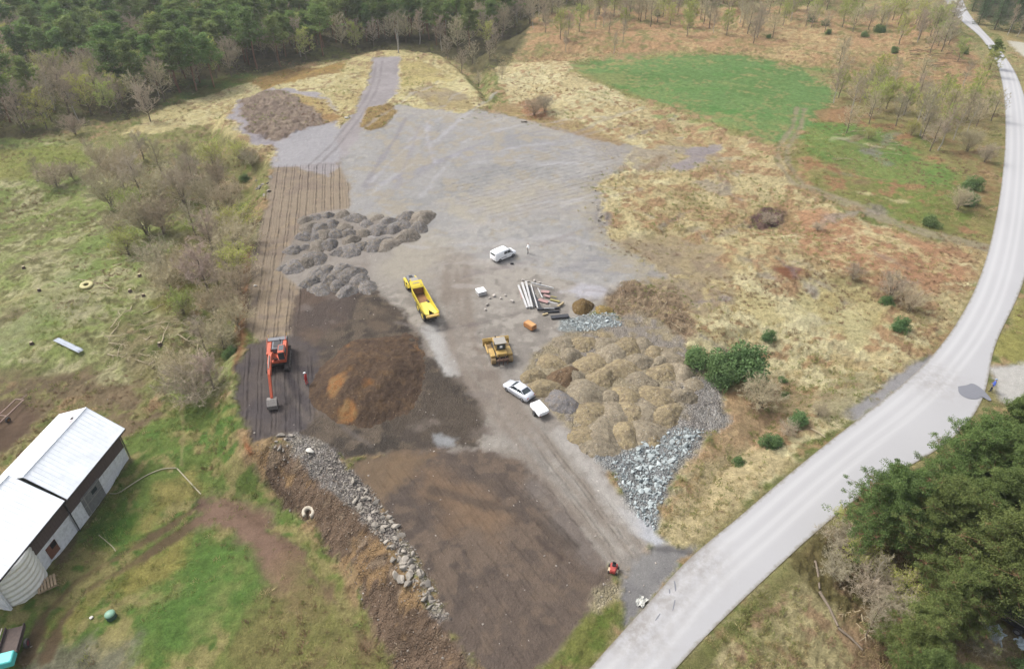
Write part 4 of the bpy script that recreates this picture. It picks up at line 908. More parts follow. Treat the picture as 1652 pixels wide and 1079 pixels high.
# ------------------------------------------------------------------ people: one continuous body each
SKIN = mat("skin", K(206, 160, 136, .6), .6, .05, 5)
def person(px, py, label, upper, lower, rz, hat=None, pose=0.0, carry=None):
    """standing figure grown over a skeleton with the Skin modifier"""
    V = [(0, 0, .98), (0, 0, 1.12), (0, 0, 1.30), (0, 0, 1.44), (.01, 0, 1.53), (.02, 0, 1.62), (.025, 0, 1.72)]
    Rd = [(.135, .15), (.12, .145), (.125, .175), (.085, .11), (.05, .05), (.085, .075), (.06, .055)]; E = [(0, 1), (1, 2), (2, 3), (3, 4), (4, 5), (5, 6)]
    def ad(p, r, frm): V.append(p); Rd.append(r if isinstance(r, tuple) else (r, r)); E.append((frm, len(V) - 1)); return len(V) - 1
    for s in (-1, 1):
        k = pose * s
        a = ad((0, s * .095, .92), .088, 0); a = ad((.05 + .12 * k, s * .10, .50), .062, a); a = ad((.0 + .20 * k - .05 * abs(k), s * .105, .09), .043, a)
        a = ad((.05 + .20 * k, s * .11, .045), (.045, .04), a); ad((.17 + .20 * k, s * .12, .04), (.04, .032), a)
        b_ = ad((0, s * .17, 1.41), .062, 3); b_ = ad((-.02 - .1 * k, s * .25, 1.14), .045, b_); b_ = ad((.10 - .12 * k, s * .25, .90), .032, b_); h_ = ad((.13 - .12 * k, s * .245, .83), (.036, .02), b_)
        hx, hz = .13 - .12 * k, .83
        for i, (dx, L_) in enumerate(((-.028, .062), (-.010, .075), (.010, .07), (.028, .055))):
            f1 = ad((hx + dx, s * .243, hz - .045), .0095, h_); ad((hx + dx + .006, s * .232, hz - .045 - L_), .008, f1)
        th = ad((hx + .035, s * .225, hz + .0), .011, h_); ad((hx + .052, s * .215, hz - .045), .009, th)
    me = bpy.data.meshes.new("body"); me.from_pydata(V, E, []); o = bpy.data.objects.new("body", me); COL.objects.link(o)
    md = o.modifiers.new("skin", 'SKIN')
    for i, sv in enumerate(me.skin_vertices[0].data): sv.radius = Rd[i]; sv.use_root = (i == 0)
    md2 = o.modifiers.new("sub", 'SUBSURF'); md2.levels = 1; md2.render_levels = 1
    dg = bpy.context.evaluated_depsgraph_get(); nm = bpy.data.meshes.new_from_object(o.evaluated_get(dg)); bpy.data.objects.remove(o)
    for m_ in (upper, lower, SKIN, BLACK, mat("brown_hair", K(84, 66, 52))): nm.materials.append(m_)
    for p in nm.polygons:
        z = p.center.z; yy = abs(p.center.y); p.use_smooth = True
        if z < .11: i = 3
        elif yy > .2 and z < .90: i = 2
        elif z < .98 and yy < .2: i = 1
        elif z > 1.68 or (z > 1.58 and p.center.x < .0): i = 4
        elif z > 1.50: i = 2
        else: i = 0
        p.material_index = i
    nm.name = "body"; P = P3(px, py)
    t = thing("person", label, "person", P, rz, sc=1.12); b0 = bpy.data.objects.new("body", nm); COL.objects.link(b0); b0.parent = t
    f = MB(); f.box((.115, 0, 1.60), (.03, .025, .05), taper=(.4, .6)).build("nose", SKIN, t)
    for s in (-1, 1): MB().box((.095, s * .03, 1.635), (.02, .022, .012)).build("eye", BLACK, t)
    if hat:
        hm = MB(); n = 12; secs = []
        for k in range(5):
            a = math.pi / 2 * k / 4.4; secs.append([(.02 + .125 * math.cos(a) * math.cos(q), .115 * math.cos(a) * math.sin(q), 1.67 + .13 * math.sin(a)) for q in [2 * math.pi * j / n for j in range(n)]])
        hm.loft(secs); hm.box((.13, 0, 1.675), (.09, .16, .015)); hm.build("helmet", hat, t, True)
    return t
person(852, 409, "person in a white top and dark trousers standing beside the white van", WHITE, mat("dark_cloth", K(66, 64, 66), .9), R(200), None, .3)
person(1598, 631, "person in a blue jacket standing at the road junction", mat("blue_cloth", K(88, 116, 214, .6), .85, .1), mat("navy_cloth", K(50, 56, 84), .9), R(150), mat("pale_blue_cap", K(170, 190, 224)), .4)
person(496, 621, "person in red workwear and white helmet beside the excavator", mat("red_cloth", K(214, 70, 66, .6), .85, .1), mat("red_cloth", K(214, 70, 66, .6)), R(170), WHITE, .2)

# --- red ride-on mower by the junction
def mower():
    P = P3(989, 921); t = thing("ride_on_mower", "small red ride-on machine with black wheels near the road junction", "mower", P, heading((989, 905), (984, 925)), sc=(.58, .82, .85))
    MB().loft([[(x, -w_, .3), (x, w_, .3), (x, w_, z_ - .06), (x, w_ - .08, z_), (x, -w_ + .08, z_), (x, -w_, z_ - .06)] for x, w_, z_ in ((-.75, .42, .72), (-.3, .42, .62), (.1, .34, .78), (.7, .32, .74), (.85, .26, .6))]).build("body", RED, t)
    MB().box((-.28, 0, .76), (.42, .42, .12), bev=.04).box((-.5, 0, .95), (.1, .42, .4), bev=.04).build("seat", BLACK, t)
    MB().tube([(.1, 0, .75), (-.02, 0, 1.02)], .02, 6).tube([(-.02 + .03 * 0, .17 * math.cos(a * .7), 1.02 + .17 * math.sin(a * .7) * .4) for a in range(10)], .015, 5).build("steering_wheel", BLACK, t)
    MB().box((.1, 0, .22), (.8, 1.15, .14), bev=.04).build("mower_deck", mat("beige_plastic", K(220, 200, 170), .6), t)
    for s in (-1, 1):
        wheel(t, -.5, s * .52, .27, .2, side=s); wheel(t, .62, s * .46, .19, .14, side=s)
mower()
# ------------------------------------------------------------------ heaps and stones
def mound_mesh(name, seed, n=54, rough=.05, exp=1.06, m=None, skirt=.12):
    u = np.linspace(-1.15, 1.15, n); xx, yy = np.meshgrid(u, u)
    ang = np.arctan2(yy, xx); rr = np.hypot(xx, yy) * (1 + .12 * np.sin(ang * 2 + seed) + .09 * np.sin(ang * 3 + seed * 2.3)) * (1 + .09 * fbm(xx * 2.2 + seed, yy * 2.2, seed + 9, 3))
    z = np.clip(1 - rr ** exp, 0, 1) ** .95; z = np.where(rr < .4, z - .26 * (1 - rr / .4) ** 1.5, z) * 1.15
    z = z + (rough * fbm(xx * 2.6 + seed * 7, yy * 2.6, seed, 5, .62) + rough * .6 * fbm(xx * 9, yy * 9, seed + 3, 4, .65)) * 1.7 * sst(1.15, .85, rr) - np.clip(rr - .98, 0, 1) * .8
    me = grid_mesh(name, n, n, np.stack([xx, yy, z], 2).reshape(-1, 3)); me.materials.append(m); return me
def earthmat(name, c1, c2, c3, stone, sc=2.0, amt=.8, rand=.1, bs=.6):
    m = newmat(name); b = NB(m); pos = b.n('ShaderNodeNewGeometry').outputs['Position']
    c = b.mix(b.ramp(b.noise(pos, .9 * sc, 6, .75), .40, .56), c1, c2)
    c = b.mix(b.ramp(b.noise(pos, .8 * sc, 6, .8), .50, .60, 0, .9), c, c3)
    n2 = b.noise(pos, 5 * sc, 4, .75)
    c = b.mix(1.0, c, b.mix(b.ramp(n2, .28, .72), (.68, .68, .68), (1.32, 1.32, 1.32)), 'MULTIPLY')
    v = b.vor(pos, 5.0); vs = b.n('ShaderNodeSeparateColor'); b.l(v.outputs['Color'], vs.inputs[0])
    k = b.math('MULTIPLY', b.ramp(vs.outputs[0], .8, .92), b.ramp(v.outputs['Distance'], .12, .4, 1, 0))
    c = b.mix(b.math('MULTIPLY', k, amt), c, stone)
    og = b.n('ShaderNodeTexCoord').outputs['Object']; sx = b.n('ShaderNodeSeparateXYZ'); b.l(og, sx.inputs[0]); an = b.math('ARCTAN2', sx.outputs[1], sx.outputs[0])
    cx_ = b.n('ShaderNodeCombineXYZ'); b.l(b.math('MULTIPLY', b.math('SINE', an), 3.2), cx_.inputs[0]); b.l(b.math('MULTIPLY', b.math('COSINE', an), 3.2), cx_.inputs[1]); b.l(b.math('MULTIPLY', sx.outputs[2], 1.2), cx_.inputs[2])
    st_ = b.noise(cx_.outputs[0], 2.6, 5, .75); c = b.mix(1.0, c, b.mix(b.ramp(st_, .32, .66), (.74, .73, .72), (1.22, 1.22, 1.22)), 'MULTIPLY')
    n6 = b.noise(pos, 13, 4, .8); c = b.mix(1.0, c, b.mix(b.ramp(n6, .34, .66), (.74, .74, .74), (1.26, 1.26, 1.26)), 'MULTIPLY'); n2 = b.math('MULTIPLY_ADD', n6, .5, n2)
    # lighter dry crown, finer damp foot
    c = b.mix(b.ramp(sx.outputs[2], .35, .02, 0, .35), c, b.mix(1.0, c, (.72, .70, .68), 'MULTIPLY')) if False else c
    oi = b.n('ShaderNodeObjectInfo').outputs['Random']; q = b.ramp(oi, 0, 1, 1 - rand, 1 + rand); cm = b.n('ShaderNodeCombineColor')
    for i in range(3): b.l(q, cm.inputs[i])
    c = b.mix(1.0, c, cm.outputs[0], 'MULTIPLY')
    b.out(c, .96, b.math('MULTIPLY_ADD', k, .4, n2), bs, .12, .08); return m
GREYH = earthmat("grey_gravel", K(150, 146, 143), K(126, 122, 120), K(152, 140, 122), K(200, 198, 196), rand=.10)
BRNH = earthmat("brown_gravel", K(158, 150, 138), K(138, 130, 120), K(136, 126, 114), K(190, 182, 170), rand=.14)
TANH = earthmat("tan_soil", K(180, 164, 128), K(154, 141, 116), K(132, 118, 98), K(214, 206, 188), rand=.08)
TANG = earthmat("grey_tan_soil", K(174, 162, 138), K(150, 140, 122), K(136, 124, 106), K(206, 202, 192), rand=.1)
HEAPS = []
def heaps(spots, meshes, name, label, cat, group, r0, h0, names=None):
    for k, sp in enumerate(spots):
        px, py = sp[0], sp[1]; f = sp[2] if len(sp) > 2 else 1.0
        P = P3(px, py + 6); o = bpy.data.objects.new(name, meshes[k % len(meshes)]); COL.objects.link(o)
        o.location = (P.x, P.y, P.z - .06); HEAPS.append((o, 0 if name == 'gravel_heap' else 4)); r = r0 * f * random.uniform(.82, 1.2)
        o.scale = (r * random.uniform(.9, 1.3), r * random.uniform(.85, 1.1), h0 * f * random.uniform(.75, 1.2)); o.rotation_euler.z = random.uniform(0, 6.28)
        lb, ct, gr = label, cat, group
        tag(o, sp[3] if len(sp) > 3 else lb, ct, gr)
def cc(L_, ox, oy, s): return [(ox + a[0] / s, oy + a[1] / s) + tuple(a[2:]) for a in L_]
gm_ = [mound_mesh("gravel_heap", 3 + i, m=GREYH if i % 3 else BRNH) for i in range(6)]
sp1 = cc([(590, 490), (665, 470, .9), (760, 460, .9), (870, 455), (960, 480, 1.1), (1040, 520), (1120, 475, .8), (1190, 500), (1330, 470, 1.2), (1440, 480, 1.5), (1310, 530), (1420, 550, 1.25), (620, 545), (700, 550), (790, 520),
          (880, 540), (590, 615, 1.2), (670, 610), (740, 600), (810, 600), (910, 590, 1.1), (1020, 590, 1.1), (1130, 565, 1.1), (1230, 565), (1335, 615, 1.55), (510, 712, 1.25), (600, 690), (675, 685, 1.1), (770, 675, 1.15), (845, 725, 1.1),
          (930, 640), (1010, 685, 1.1), (1110, 668, 1.35), (1190, 670, 1.2), (920, 715, 1.1), (510, 830, 1.3), (600, 810, 1.2), (670, 770, 1.1), (440, 840, .8)], 360, 240, 4.494)
heaps(sp1, gm_, "gravel_heap", "grey brown dumped gravel heap in the close rows beyond the dump truck", "gravel heap", "tipped gravel heaps in rows on the brown strip", 1.62, .95)
sp2 = cc([(690, 900, 1.1), (760, 860, 1.1), (860, 855, 1.3), (935, 890, 1.2), (770, 935, 1.3), (880, 920, 1.1), (650, 950, 1.2), (990, 940, 1.2), (900, 1010, 1.2), (830, 975, 1.1), (1040, 975, 1.0), (700, 990, 1.2)], 360, 240, 4.494)
heaps(sp2, [mound_mesh("gravel_heap", 23 + i, m=GREYH) for i in range(4)], "gravel_heap", "grey gravel heap in the small cluster touching the dark brown soil", "gravel heap", "grey gravel heaps against the dark soil", 1.6, 1.0)
tm_ = [mound_mesh("soil_heap", 43 + i, rough=.05, m=TANH if i % 2 else TANG) for i in range(6)]
sp3 = cc([(290, 195), (420, 195), (570, 200), (710, 225), (820, 210, .9), (890, 262), (1010, 300, .8), (200, 325, 1.1), (330, 285, 1.1), (480, 340, 1.15), (615, 262, 1.1), (660, 370, 1.1), (800, 320, 1.1), (960, 390, 1.1), (1080, 390),
          (90, 425, 1.2), (350, 430, 1.0), (540, 430, 1.25), (800, 440, 1.15), (150, 500, 1.2), (430, 520, 1.2), (710, 550, 1.15), (600, 550), (920, 550, 1.2), (1090, 550, 1.15),
          (470, 665, 1.35), (640, 680, 1.2), (740, 670, 1.1), (840, 665, 1.1), (970, 680, 1.2), (540, 830, 1.35), (690, 810, 1.25), (830, 780, 1.1), (880, 840, .8), (1150, 470, .8), (560, 150, .7), (930, 320, .9), (460, 830, 1.0)], 840, 500, 4.15)
heaps(sp3, tm_, "soil_heap", "tan soil heap in the close rows right of the cars", "soil heap", "tipped tan soil heaps right of the haul road", 1.78, .86)
heaps(cc([(280, 590, 1.15, "large dark grey gravel heap beside the white box trailer")], 840, 500, 4.15), [mound_mesh("gravel_heap", 61, m=earthmat("dark_gravel", K(128, 126, 128), K(142, 138, 136), K(150, 140, 128), K(200, 198, 196)))], "gravel_heap", "", "gravel heap", None, 1.9, 1.25)
heaps(cc([(290, 430, 1.1, "dark brown earth heap among the tan soil heaps")], 840, 500, 4.15), [mound_mesh("soil_heap", 62, m=earthmat("brown_earth", K(118, 98, 78), K(134, 112, 88), K(104, 88, 74), K(180, 170, 150)))], "soil_heap", "", "soil heap", None, 1.5, 1.0)
heaps([(940, 490, 1.0, "brown earth heap behind the scrap timber")], [mound_mesh("soil_heap", 63, m=earthmat("umber_earth", K(134, 112, 76), K(120, 100, 72), K(148, 126, 84), K(180, 170, 150)))], "soil_heap", "", "soil heap", None, 1.6, 1.3)
heaps([(972, 494, .8, "small mustard coloured soil heap by the pale blue stones")], [mound_mesh("soil_heap", 64, m=earthmat("mustard_earth", K(172, 148, 90), K(158, 138, 92), K(150, 126, 84), K(196, 182, 150)))], "soil_heap", "", "soil heap", None, 1.5, .8)
# big stockpile of brown earth beside the excavator, with clayey orange faces
def stockpile():
    n = 190; u = np.linspace(-1.15, 1.15, n); xx, yy = np.meshgrid(u, u); rr = np.hypot(xx, yy); an = np.arctan2(yy, xx)
    rr = rr * (1 + .06 * np.sin(an * 3 + 1) + .05 * np.sin(an * 5) + .07 * fbm(xx * 2, yy * 2, 88, 4))
    q = np.hypot(xx + .12, (yy + .10) * 1.05)
    z = .72 * sst(1.02, .30, q) ** 1.1 * 1.0 + .28 * sst(1.06, .72, rr) * (1 - .35 * np.clip(-yy, 0, 1))
    z = z * (1 - .16 * np.exp(-((xx - .05) ** 2 + (yy + .45) ** 2) / .04)) - .05 * np.exp(-(((xx - .35) * .8 + (yy + .3) * .6) / .05) ** 2) * sst(.9, .3, rr)
    z = z + (.11 * fbm(xx * 2.6, yy * 2.6, 7, 5, .6) + .03 * fbm(xx * 14, yy * 14, 9, 3)) * sst(1.1, .9, rr) - np.clip(rr - 1.0, 0, 1) * .25
    me = grid_mesh("earth_stockpile", n, n, np.stack([xx * 7.2, yy * 9.4, z * 1.9], 2).reshape(-1, 3))
    w_ = (np.exp(-((xx + .55) ** 2 + (yy + .28) ** 2) / .05) + .9 * np.exp(-((xx + .18) ** 2 / .10 + (yy + .78) ** 2 / .02)) + .7 * np.exp(-((xx - .08) ** 2 / .03 + (yy - .12) ** 2 / .008)))
    w_ = sst(.42, .9, w_ + .7 * fbm(xx * 3, yy * 3, 15, 5)); attr(me, "clay", w_.ravel())
    m = newmat("stockpile_earth"); b = NB(m); pos = b.n('ShaderNodeNewGeometry').outputs['Position']
    n1 = b.noise(pos, .7, 6, .65); n2 = b.noise(pos, 5, 4, .75)
    c = b.mix(b.ramp(n1, .35, .65), K(84, 70, 60), K(106, 88, 72)); c = b.mix(b.ramp(b.noise(pos, .4, 5, .7), .5, .65, 0, .6), c, K(120, 96, 70))
    c = b.mix(b.n('ShaderNodeAttribute', attribute_name='clay').outputs['Fac'], c, b.mix(b.ramp(n1, .35, .6), K(160, 110, 68), K(146, 118, 82)))
    c = b.mix(1.0, c, b.mix(b.ramp(n2, .28, .72), (.68, .68, .68), (1.3, 1.3, 1.3)), 'MULTIPLY')
    v = b.vor(pos, 3.0); vs = b.n('ShaderNodeSeparateColor'); b.l(v.outputs['Color'], vs.inputs[0])
    k = b.math('MULTIPLY', b.ramp(vs.outputs[0], .86, .95), b.ramp(v.outputs['Distance'], .1, .3, 1, 0)); c = b.mix(b.math('MULTIPLY', k, .6), c, K(178, 160, 136))
    b.out(c, .96, b.math('MULTIPLY_ADD', k, .4, b.math('MULTIPLY_ADD', n1, .8, n2)), .8, .2, .08); me.materials.append(m)
    o = bpy.data.objects.new("earth_stockpile", me); COL.objects.link(o); P = P3(604, 608); o.location = (P.x, P.y, P.z - .1)
    tag(o, "big brown earth stockpile with orange clay faces right of the excavator", "earth pile")
stockpile()

def rock_mesh(name, seed, m, lv=2):
    bm = bmesh.new(); bmesh.ops.create_icosphere(bm, subdivisions=lv, radius=1.0); rs = np.random.RandomState(seed)
    pl = [(Vector(rs.normal(size=3)).normalized(), rs.uniform(.30, .66)) for _ in range(14)]
    for v in bm.verts:
        p = v.co.copy()
        for nrm, d in pl:
            q = p.dot(nrm)
            if q > d: p -= nrm * (q - d)
        v.co = Vector((p.x * 1.25, p.y * .95, p.z * .75))
    me = bpy.data.meshes.new(name); bm.to_mesh(me); bm.free(); me.materials.append(m); return me
ROCKB = mat("pale_blue_rock", K(196, 206, 206), .9, .15, 1.5, dirt=K(158, 164, 166), dirtamt=.6, rand=.25)
ROCKG = mat("pale_grey_rock", K(178, 170, 158), .9, .2, 1.5, dirt=K(134, 124, 112), dirtamt=.6, rand=.28)
rb = [rock_mesh("boulder", i, ROCKB) for i in range(5)]; rg = [rock_mesh("boulder", 20 + i, ROCKG) for i in range(5)]
def inpoly(P, x, y): return poly_sd(P, np.array([x]), np.array([y]), 1.0)[0] < 0
RUB = []
def rubble(poly, n, s0, s1, which, pw=2.0):
    P = G(poly); x = RS.uniform(P[:, 0].min(), P[:, 0].max(), n * 6); y = RS.uniform(P[:, 1].min(), P[:, 1].max(), n * 6); k = poly_sd(P, x, y, 2) < 0; x, y = x[k][:n], y[k][:n]
    s = s0 + (s1 - s0) * RS.uniform(0, 1, len(x)) ** pw; RUB.append(np.stack([x, y, _samp(ZG, x, y) + s * .15, s, RS.randint(0, 4, len(x)) + 4 * which], 1))
def rocks(poly, n, s0, s1, meshes, label, group, pw=2.0):
    P = G(poly); lo, hi = P.min(0), P.max(0); k = 0
    while k < n:
        x = random.uniform(lo[0], hi[0]); y = random.uniform(lo[1], hi[1])
        if not inpoly(P, x, y): continue
        s = s0 + (s1 - s0) * random.random() ** pw; o = bpy.data.objects.new("boulder", random.choice(meshes)); COL.objects.link(o)
        o.location = (x, y, zt(x, y) + s * .18); o.scale = (s * random.uniform(.8, 1.3), s * random.uniform(.8, 1.2), s * random.uniform(.7, 1.1)); o.rotation_euler = (random.uniform(-.5, .5), random.uniform(-.5, .5), random.uniform(0, 6.3))
        tag(o, label, "boulder", group); k += 1
rocks([(1010, 735), (1040, 715), (1100, 695), (1132, 698), (1110, 728), (1086, 752), (1066, 800), (1050, 850), (1030, 820), (1000, 780), (1020, 755)], 105, .22, .62, rb,
      "pale blue grey boulder in the broken rock spread below the tan heaps", "pale blue boulders below the tan heaps")
rocks([(905, 518), (945, 510), (990, 507), (1002, 524), (940, 532)], 20, .25, .5, rb, "pale blue stone in the narrow strip behind the tan heaps", "pale blue stones behind the tan heaps")
rocks([(565, 770), (600, 790), (640, 850), (668, 895), (700, 950), (716, 990), (700, 990), (664, 930), (625, 880), (590, 838), (570, 800)], 95, .2, .55, rg,
      "pale grey boulder in the rock edging between brown field and dirt bank", "pale boulders of the rock edging")
rocks([(628, 895), (664, 905), (672, 940), (640, 945)], 12, .4, .7, rg, "large pale boulder at the widest part of the rock edging", "large boulders of the rock edging", 1)
rocks([(440, 700), (470, 700), (500, 712), (470, 745), (445, 735)], 12, .2, .6, rg, "pale rock at the upper end of the dirt bank", "rocks at the upper end of the dirt bank")
rocks([(405, 295), (440, 285), (440, 325), (422, 325)], 9, .35, .8, rg, "grey rock at the left edge of the track marked strip", "rocks left of the track marked strip", 1)
rocks([(960, 300), (975, 345), (985, 380), (965, 378), (955, 330)], 12, .25, .5, rg, "grey stone along the right edge of the big gravel area", "stones along the gravel edge")
for (px, py, s, lb) in ((845, 197, 1.2, "flat grey slab rock at the far edge of the gravel"), (561, 193 - 2, .7, "white rock near the top of the gravel area"), (1068, 643, .7, "white rock lying on the tan soil heaps"), (498, 726, .8, "pale round rock at the corner of the dark fill"),
                        (61, 293, .55, "small white rock in the green clearing at left"), (148, 996, .3, "small white stone near the green tank"), (412, 462, .4, "white stone at the left edge of the brown strip"), (470, 703, .5, "white rock at the head of the grey rubble")):
    P = P3(px, py); o = bpy.data.objects.new("boulder", rg[int(px) % 5] if "grey" in lb else rock_mesh("boulder", int(px), mat("white_rock", K(226, 222, 212), .85, .06, 2))); COL.objects.link(o)
    o.location = P + Vector((0, 0, s * .2)); o.scale = (s, s * .8, s * .7); tag(o, lb, "boulder")

rubble([(985, 745), (1040, 712), (1100, 690), (1138, 692), (1116, 730), (1090, 752), (1070, 800), (1056, 856), (1030, 835), (998, 785)], 900, .07, .34, 0)
rubble([(900, 516), (945, 508), (992, 505), (1004, 526), (940, 536)], 330, .07, .3, 0)
rubble([(1090, 600), (1160, 620), (1174, 680), (1110, 738), (1070, 700), (1110, 660)], 500, .05, .22, 1)
rubble([(470, 705), (505, 706), (566, 756), (605, 792), (645, 850), (672, 890), (706, 950), (722, 992), (700, 1000), (660, 935), (620, 885), (584, 842), (540, 800), (500, 755)], 1500, .05, .22, 1)
rubble([(396, 715), (440, 712), (480, 712), (540, 765), (600, 832), (650, 900), (700, 985), (760, 1070), (800, 1130), (668, 1130), (600, 1000), (560, 930), (510, 858), (450, 800)], 800, .05, .2, 2)
# ------------------------------------------------------------------ loose stuff nobody could count
def gn_scatter(name, protos, pts, rot, scl, idx, kind="stuff"):
    me = bpy.data.meshes.new(name); me.vertices.add(len(pts)); me.vertices.foreach_set("co", np.asarray(pts, np.float32).ravel())
    a = me.attributes.new("rot", 'FLOAT_VECTOR', 'POINT'); a.data.foreach_set("vector", np.asarray(rot, np.float32).ravel())
    a = me.attributes.new("scl", 'FLOAT', 'POINT'); a.data.foreach_set("value", np.asarray(scl, np.float32))
    a = me.attributes.new("idx", 'INT', 'POINT'); a.data.foreach_set("value", np.asarray(idx, np.int32))
    o = bpy.data.objects.new(name, me); COL.objects.link(o); o["kind"] = kind
    hc = bpy.data.collections.new(name + "_kinds")
    for i, pm in enumerate(protos):
        po = bpy.data.objects.new("%s_%02d" % (name, i), pm); hc.objects.link(po)
    ng = bpy.data.node_groups.new(name, 'GeometryNodeTree'); ng.interface.new_socket("Geometry", in_out='INPUT', socket_type='NodeSocketGeometry'); ng.interface.new_socket("Geometry", in_out='OUTPUT', socket_type='NodeSocketGeometry')
    N = ng.nodes; gi = N.new('NodeGroupInput'); gout = N.new('NodeGroupOutput'); ci = N.new('GeometryNodeCollectionInfo'); ci.inputs[0].default_value = hc; ci.inputs['Separate Children'].default_value = True; ci.inputs['Reset Children'].default_value = True
    ip = N.new('GeometryNodeInstanceOnPoints'); mp = N.new('GeometryNodeMeshToPoints')
    def na(n, t):
        q = N.new('GeometryNodeInputNamedAttribute'); q.data_type = t; q.inputs[0].default_value = n; return q.outputs[0]
    Lk = ng.links; Lk.new(gi.outputs[0], mp.inputs[0]); Lk.new(mp.outputs[0], ip.inputs['Points']); Lk.new(ci.outputs[0], ip.inputs['Instance']); ip.inputs['Pick Instance'].default_value = True
    Lk.new(na("idx", 'INT'), ip.inputs['Instance Index']); er = N.new('FunctionNodeEulerToRotation'); Lk.new(na("rot", 'FLOAT_VECTOR'), er.inputs[0]); Lk.new(er.outputs[0], ip.inputs['Rotation']); Lk.new(na("scl", 'FLOAT'), ip.inputs['Scale'])
    Lk.new(ip.outputs[0], gout.inputs[0]); md = o.modifiers.new("scatter", 'NODES'); md.node_group = ng; return o

def stones_on_heaps():
    bpy.context.view_layer.update(); pts, sz, ix = [], [], []
    for o, k in HEAPS:
        me = o.data; n = len(me.vertices)
        for q in range(46):
            v = me.vertices[random.randrange(n)].co
            if v.x ** 2 + v.y ** 2 > 1.02 or v.z < .03: continue
            if random.random() < .45 and v.z > .35: continue
            pts.append(tuple(o.matrix_world @ v)); sz.append(.05 + .17 * random.random() ** 2.6); ix.append(random.randrange(4) + k)
    gn_scatter("stones_on_heaps", [rock_mesh("heap_stone", 400 + i, mat("heap_stone_grey", K(164, 160, 156), .9, .2, 3, rand=.3) if i < 4 else mat("heap_stone_tan", K(184, 172, 146), .9, .2, 3, rand=.3), 1) for i in range(8)], pts, RS.uniform(-1, 6, (len(pts), 3)), sz, ix)
stones_on_heaps()
def raw_mesh(name, V, F, mi, mats, smooth=False):
    V = np.asarray(V, np.float32); F = np.asarray(F, np.int32)
    me = bpy.data.meshes.new(name); me.vertices.add(len(V)); me.vertices.foreach_set("co", V.ravel()); me.loops.add(F.size); me.loops.foreach_set("vertex_index", F.ravel())
    me.polygons.add(len(F)); me.polygons.foreach_set("loop_start", (np.arange(len(F)) * 3).astype(np.int32)); me.polygons.foreach_set("material_index", np.asarray(mi, np.int32))
    for m in mats: me.materials.append(m)
    me.update(calc_edges=True); return me
_q = np.concatenate(RUB); ROCKN = mat("brown_rock", K(160, 142, 124), .9, .2, 1.5, dirt=K(124, 104, 86), dirtamt=.6, rand=.3)
gn_scatter("broken_rock", [rock_mesh("rubble_stone", 300 + i, (ROCKB, ROCKG, ROCKN)[i // 4], 1) for i in range(12)], _q[:, :3], RS.uniform(-1, 6, (len(_q), 3)), _q[:, 3], _q[:, 4])
class TB:
    """triangle soup for plants"""
    def __init__(s): s.V = []; s.F = []; s.M = []; s.n = 0
    def push(s, V, F, m): s.V.append(V); s.F.append(F + s.n); s.M.append(np.full(len(F), m)); s.n += len(V)
    def tubes(s, P0, P1, R0, R1, m=0, k=4):
        P0 = np.asarray(P0, float); P1 = np.asarray(P1, float); N = len(P0)
        if N == 0: return
        T_ = P1 - P0; T_ /= np.linalg.norm(T_, axis=1)[:, None] + 1e-9; ref = np.where(np.abs(T_[:, 2:3]) > .9, [[1., 0, 0]], [[0, 0, 1.]])
        A = np.cross(T_, ref); A /= np.linalg.norm(A, axis=1)[:, None] + 1e-9; B = np.cross(T_, A); V = []
        for P, r in ((P0, R0), (P1, R1)):
            r = np.asarray(r, float).reshape(-1, 1) * np.ones((N, 1))
            for j in range(k):
                a = 2 * math.pi * j / k; V.append(P + (A * math.cos(a) + B * math.sin(a)) * r)
        V = np.stack(V, 1).reshape(-1, 3); f = []
        for j in range(k): j2 = (j + 1) % k; f += [(j, j2, k + j2), (j, k + j2, k + j)]
        F = (np.arange(N)[:, None, None] * 2 * k + np.array(f)[None]).reshape(-1, 3); s.push(V, F, m)
    def twigs(s, P0, P1, W_, rs, m=0):
        P0 = np.asarray(P0); P1 = np.asarray(P1); N = len(P0); T_ = P1 - P0; A = np.cross(T_, rs.normal(size=(N, 3))); A /= np.linalg.norm(A, axis=1)[:, None] + 1e-9
        W_ = np.asarray(W_).reshape(-1, 1) * np.ones((N, 1)); V = np.stack([P0 - A * W_, P0 + A * W_, P1], 1).reshape(-1, 3); s.push(V, np.arange(3 * N).reshape(-1, 3), m)
    def leaves(s, C, size, rs, m=1, flat=0.0):
        C = np.asarray(C); N = len(C); a = rs.normal(size=(N, 3)); b_ = rs.normal(size=(N, 3))
        if flat: a[:, 2] *= 1 - flat; b_[:, 2] *= 1 - flat
        a /= np.linalg.norm(a, axis=1)[:, None]; b_ -= (a * b_).sum(1)[:, None] * a; b_ /= np.linalg.norm(b_, axis=1)[:, None]
        sz = (size * rs.uniform(.6, 1.4, N))[:, None]; V = np.stack([C - a * sz * .5, C + b_ * sz * .5, C + a * sz * .6], 1).reshape(-1, 3); s.push(V, np.arange(3 * N).reshape(-1, 3), m)
    def mesh(s, name, mats): return raw_mesh(name, np.concatenate(s.V), np.concatenate(s.F), np.concatenate(s.M), mats)

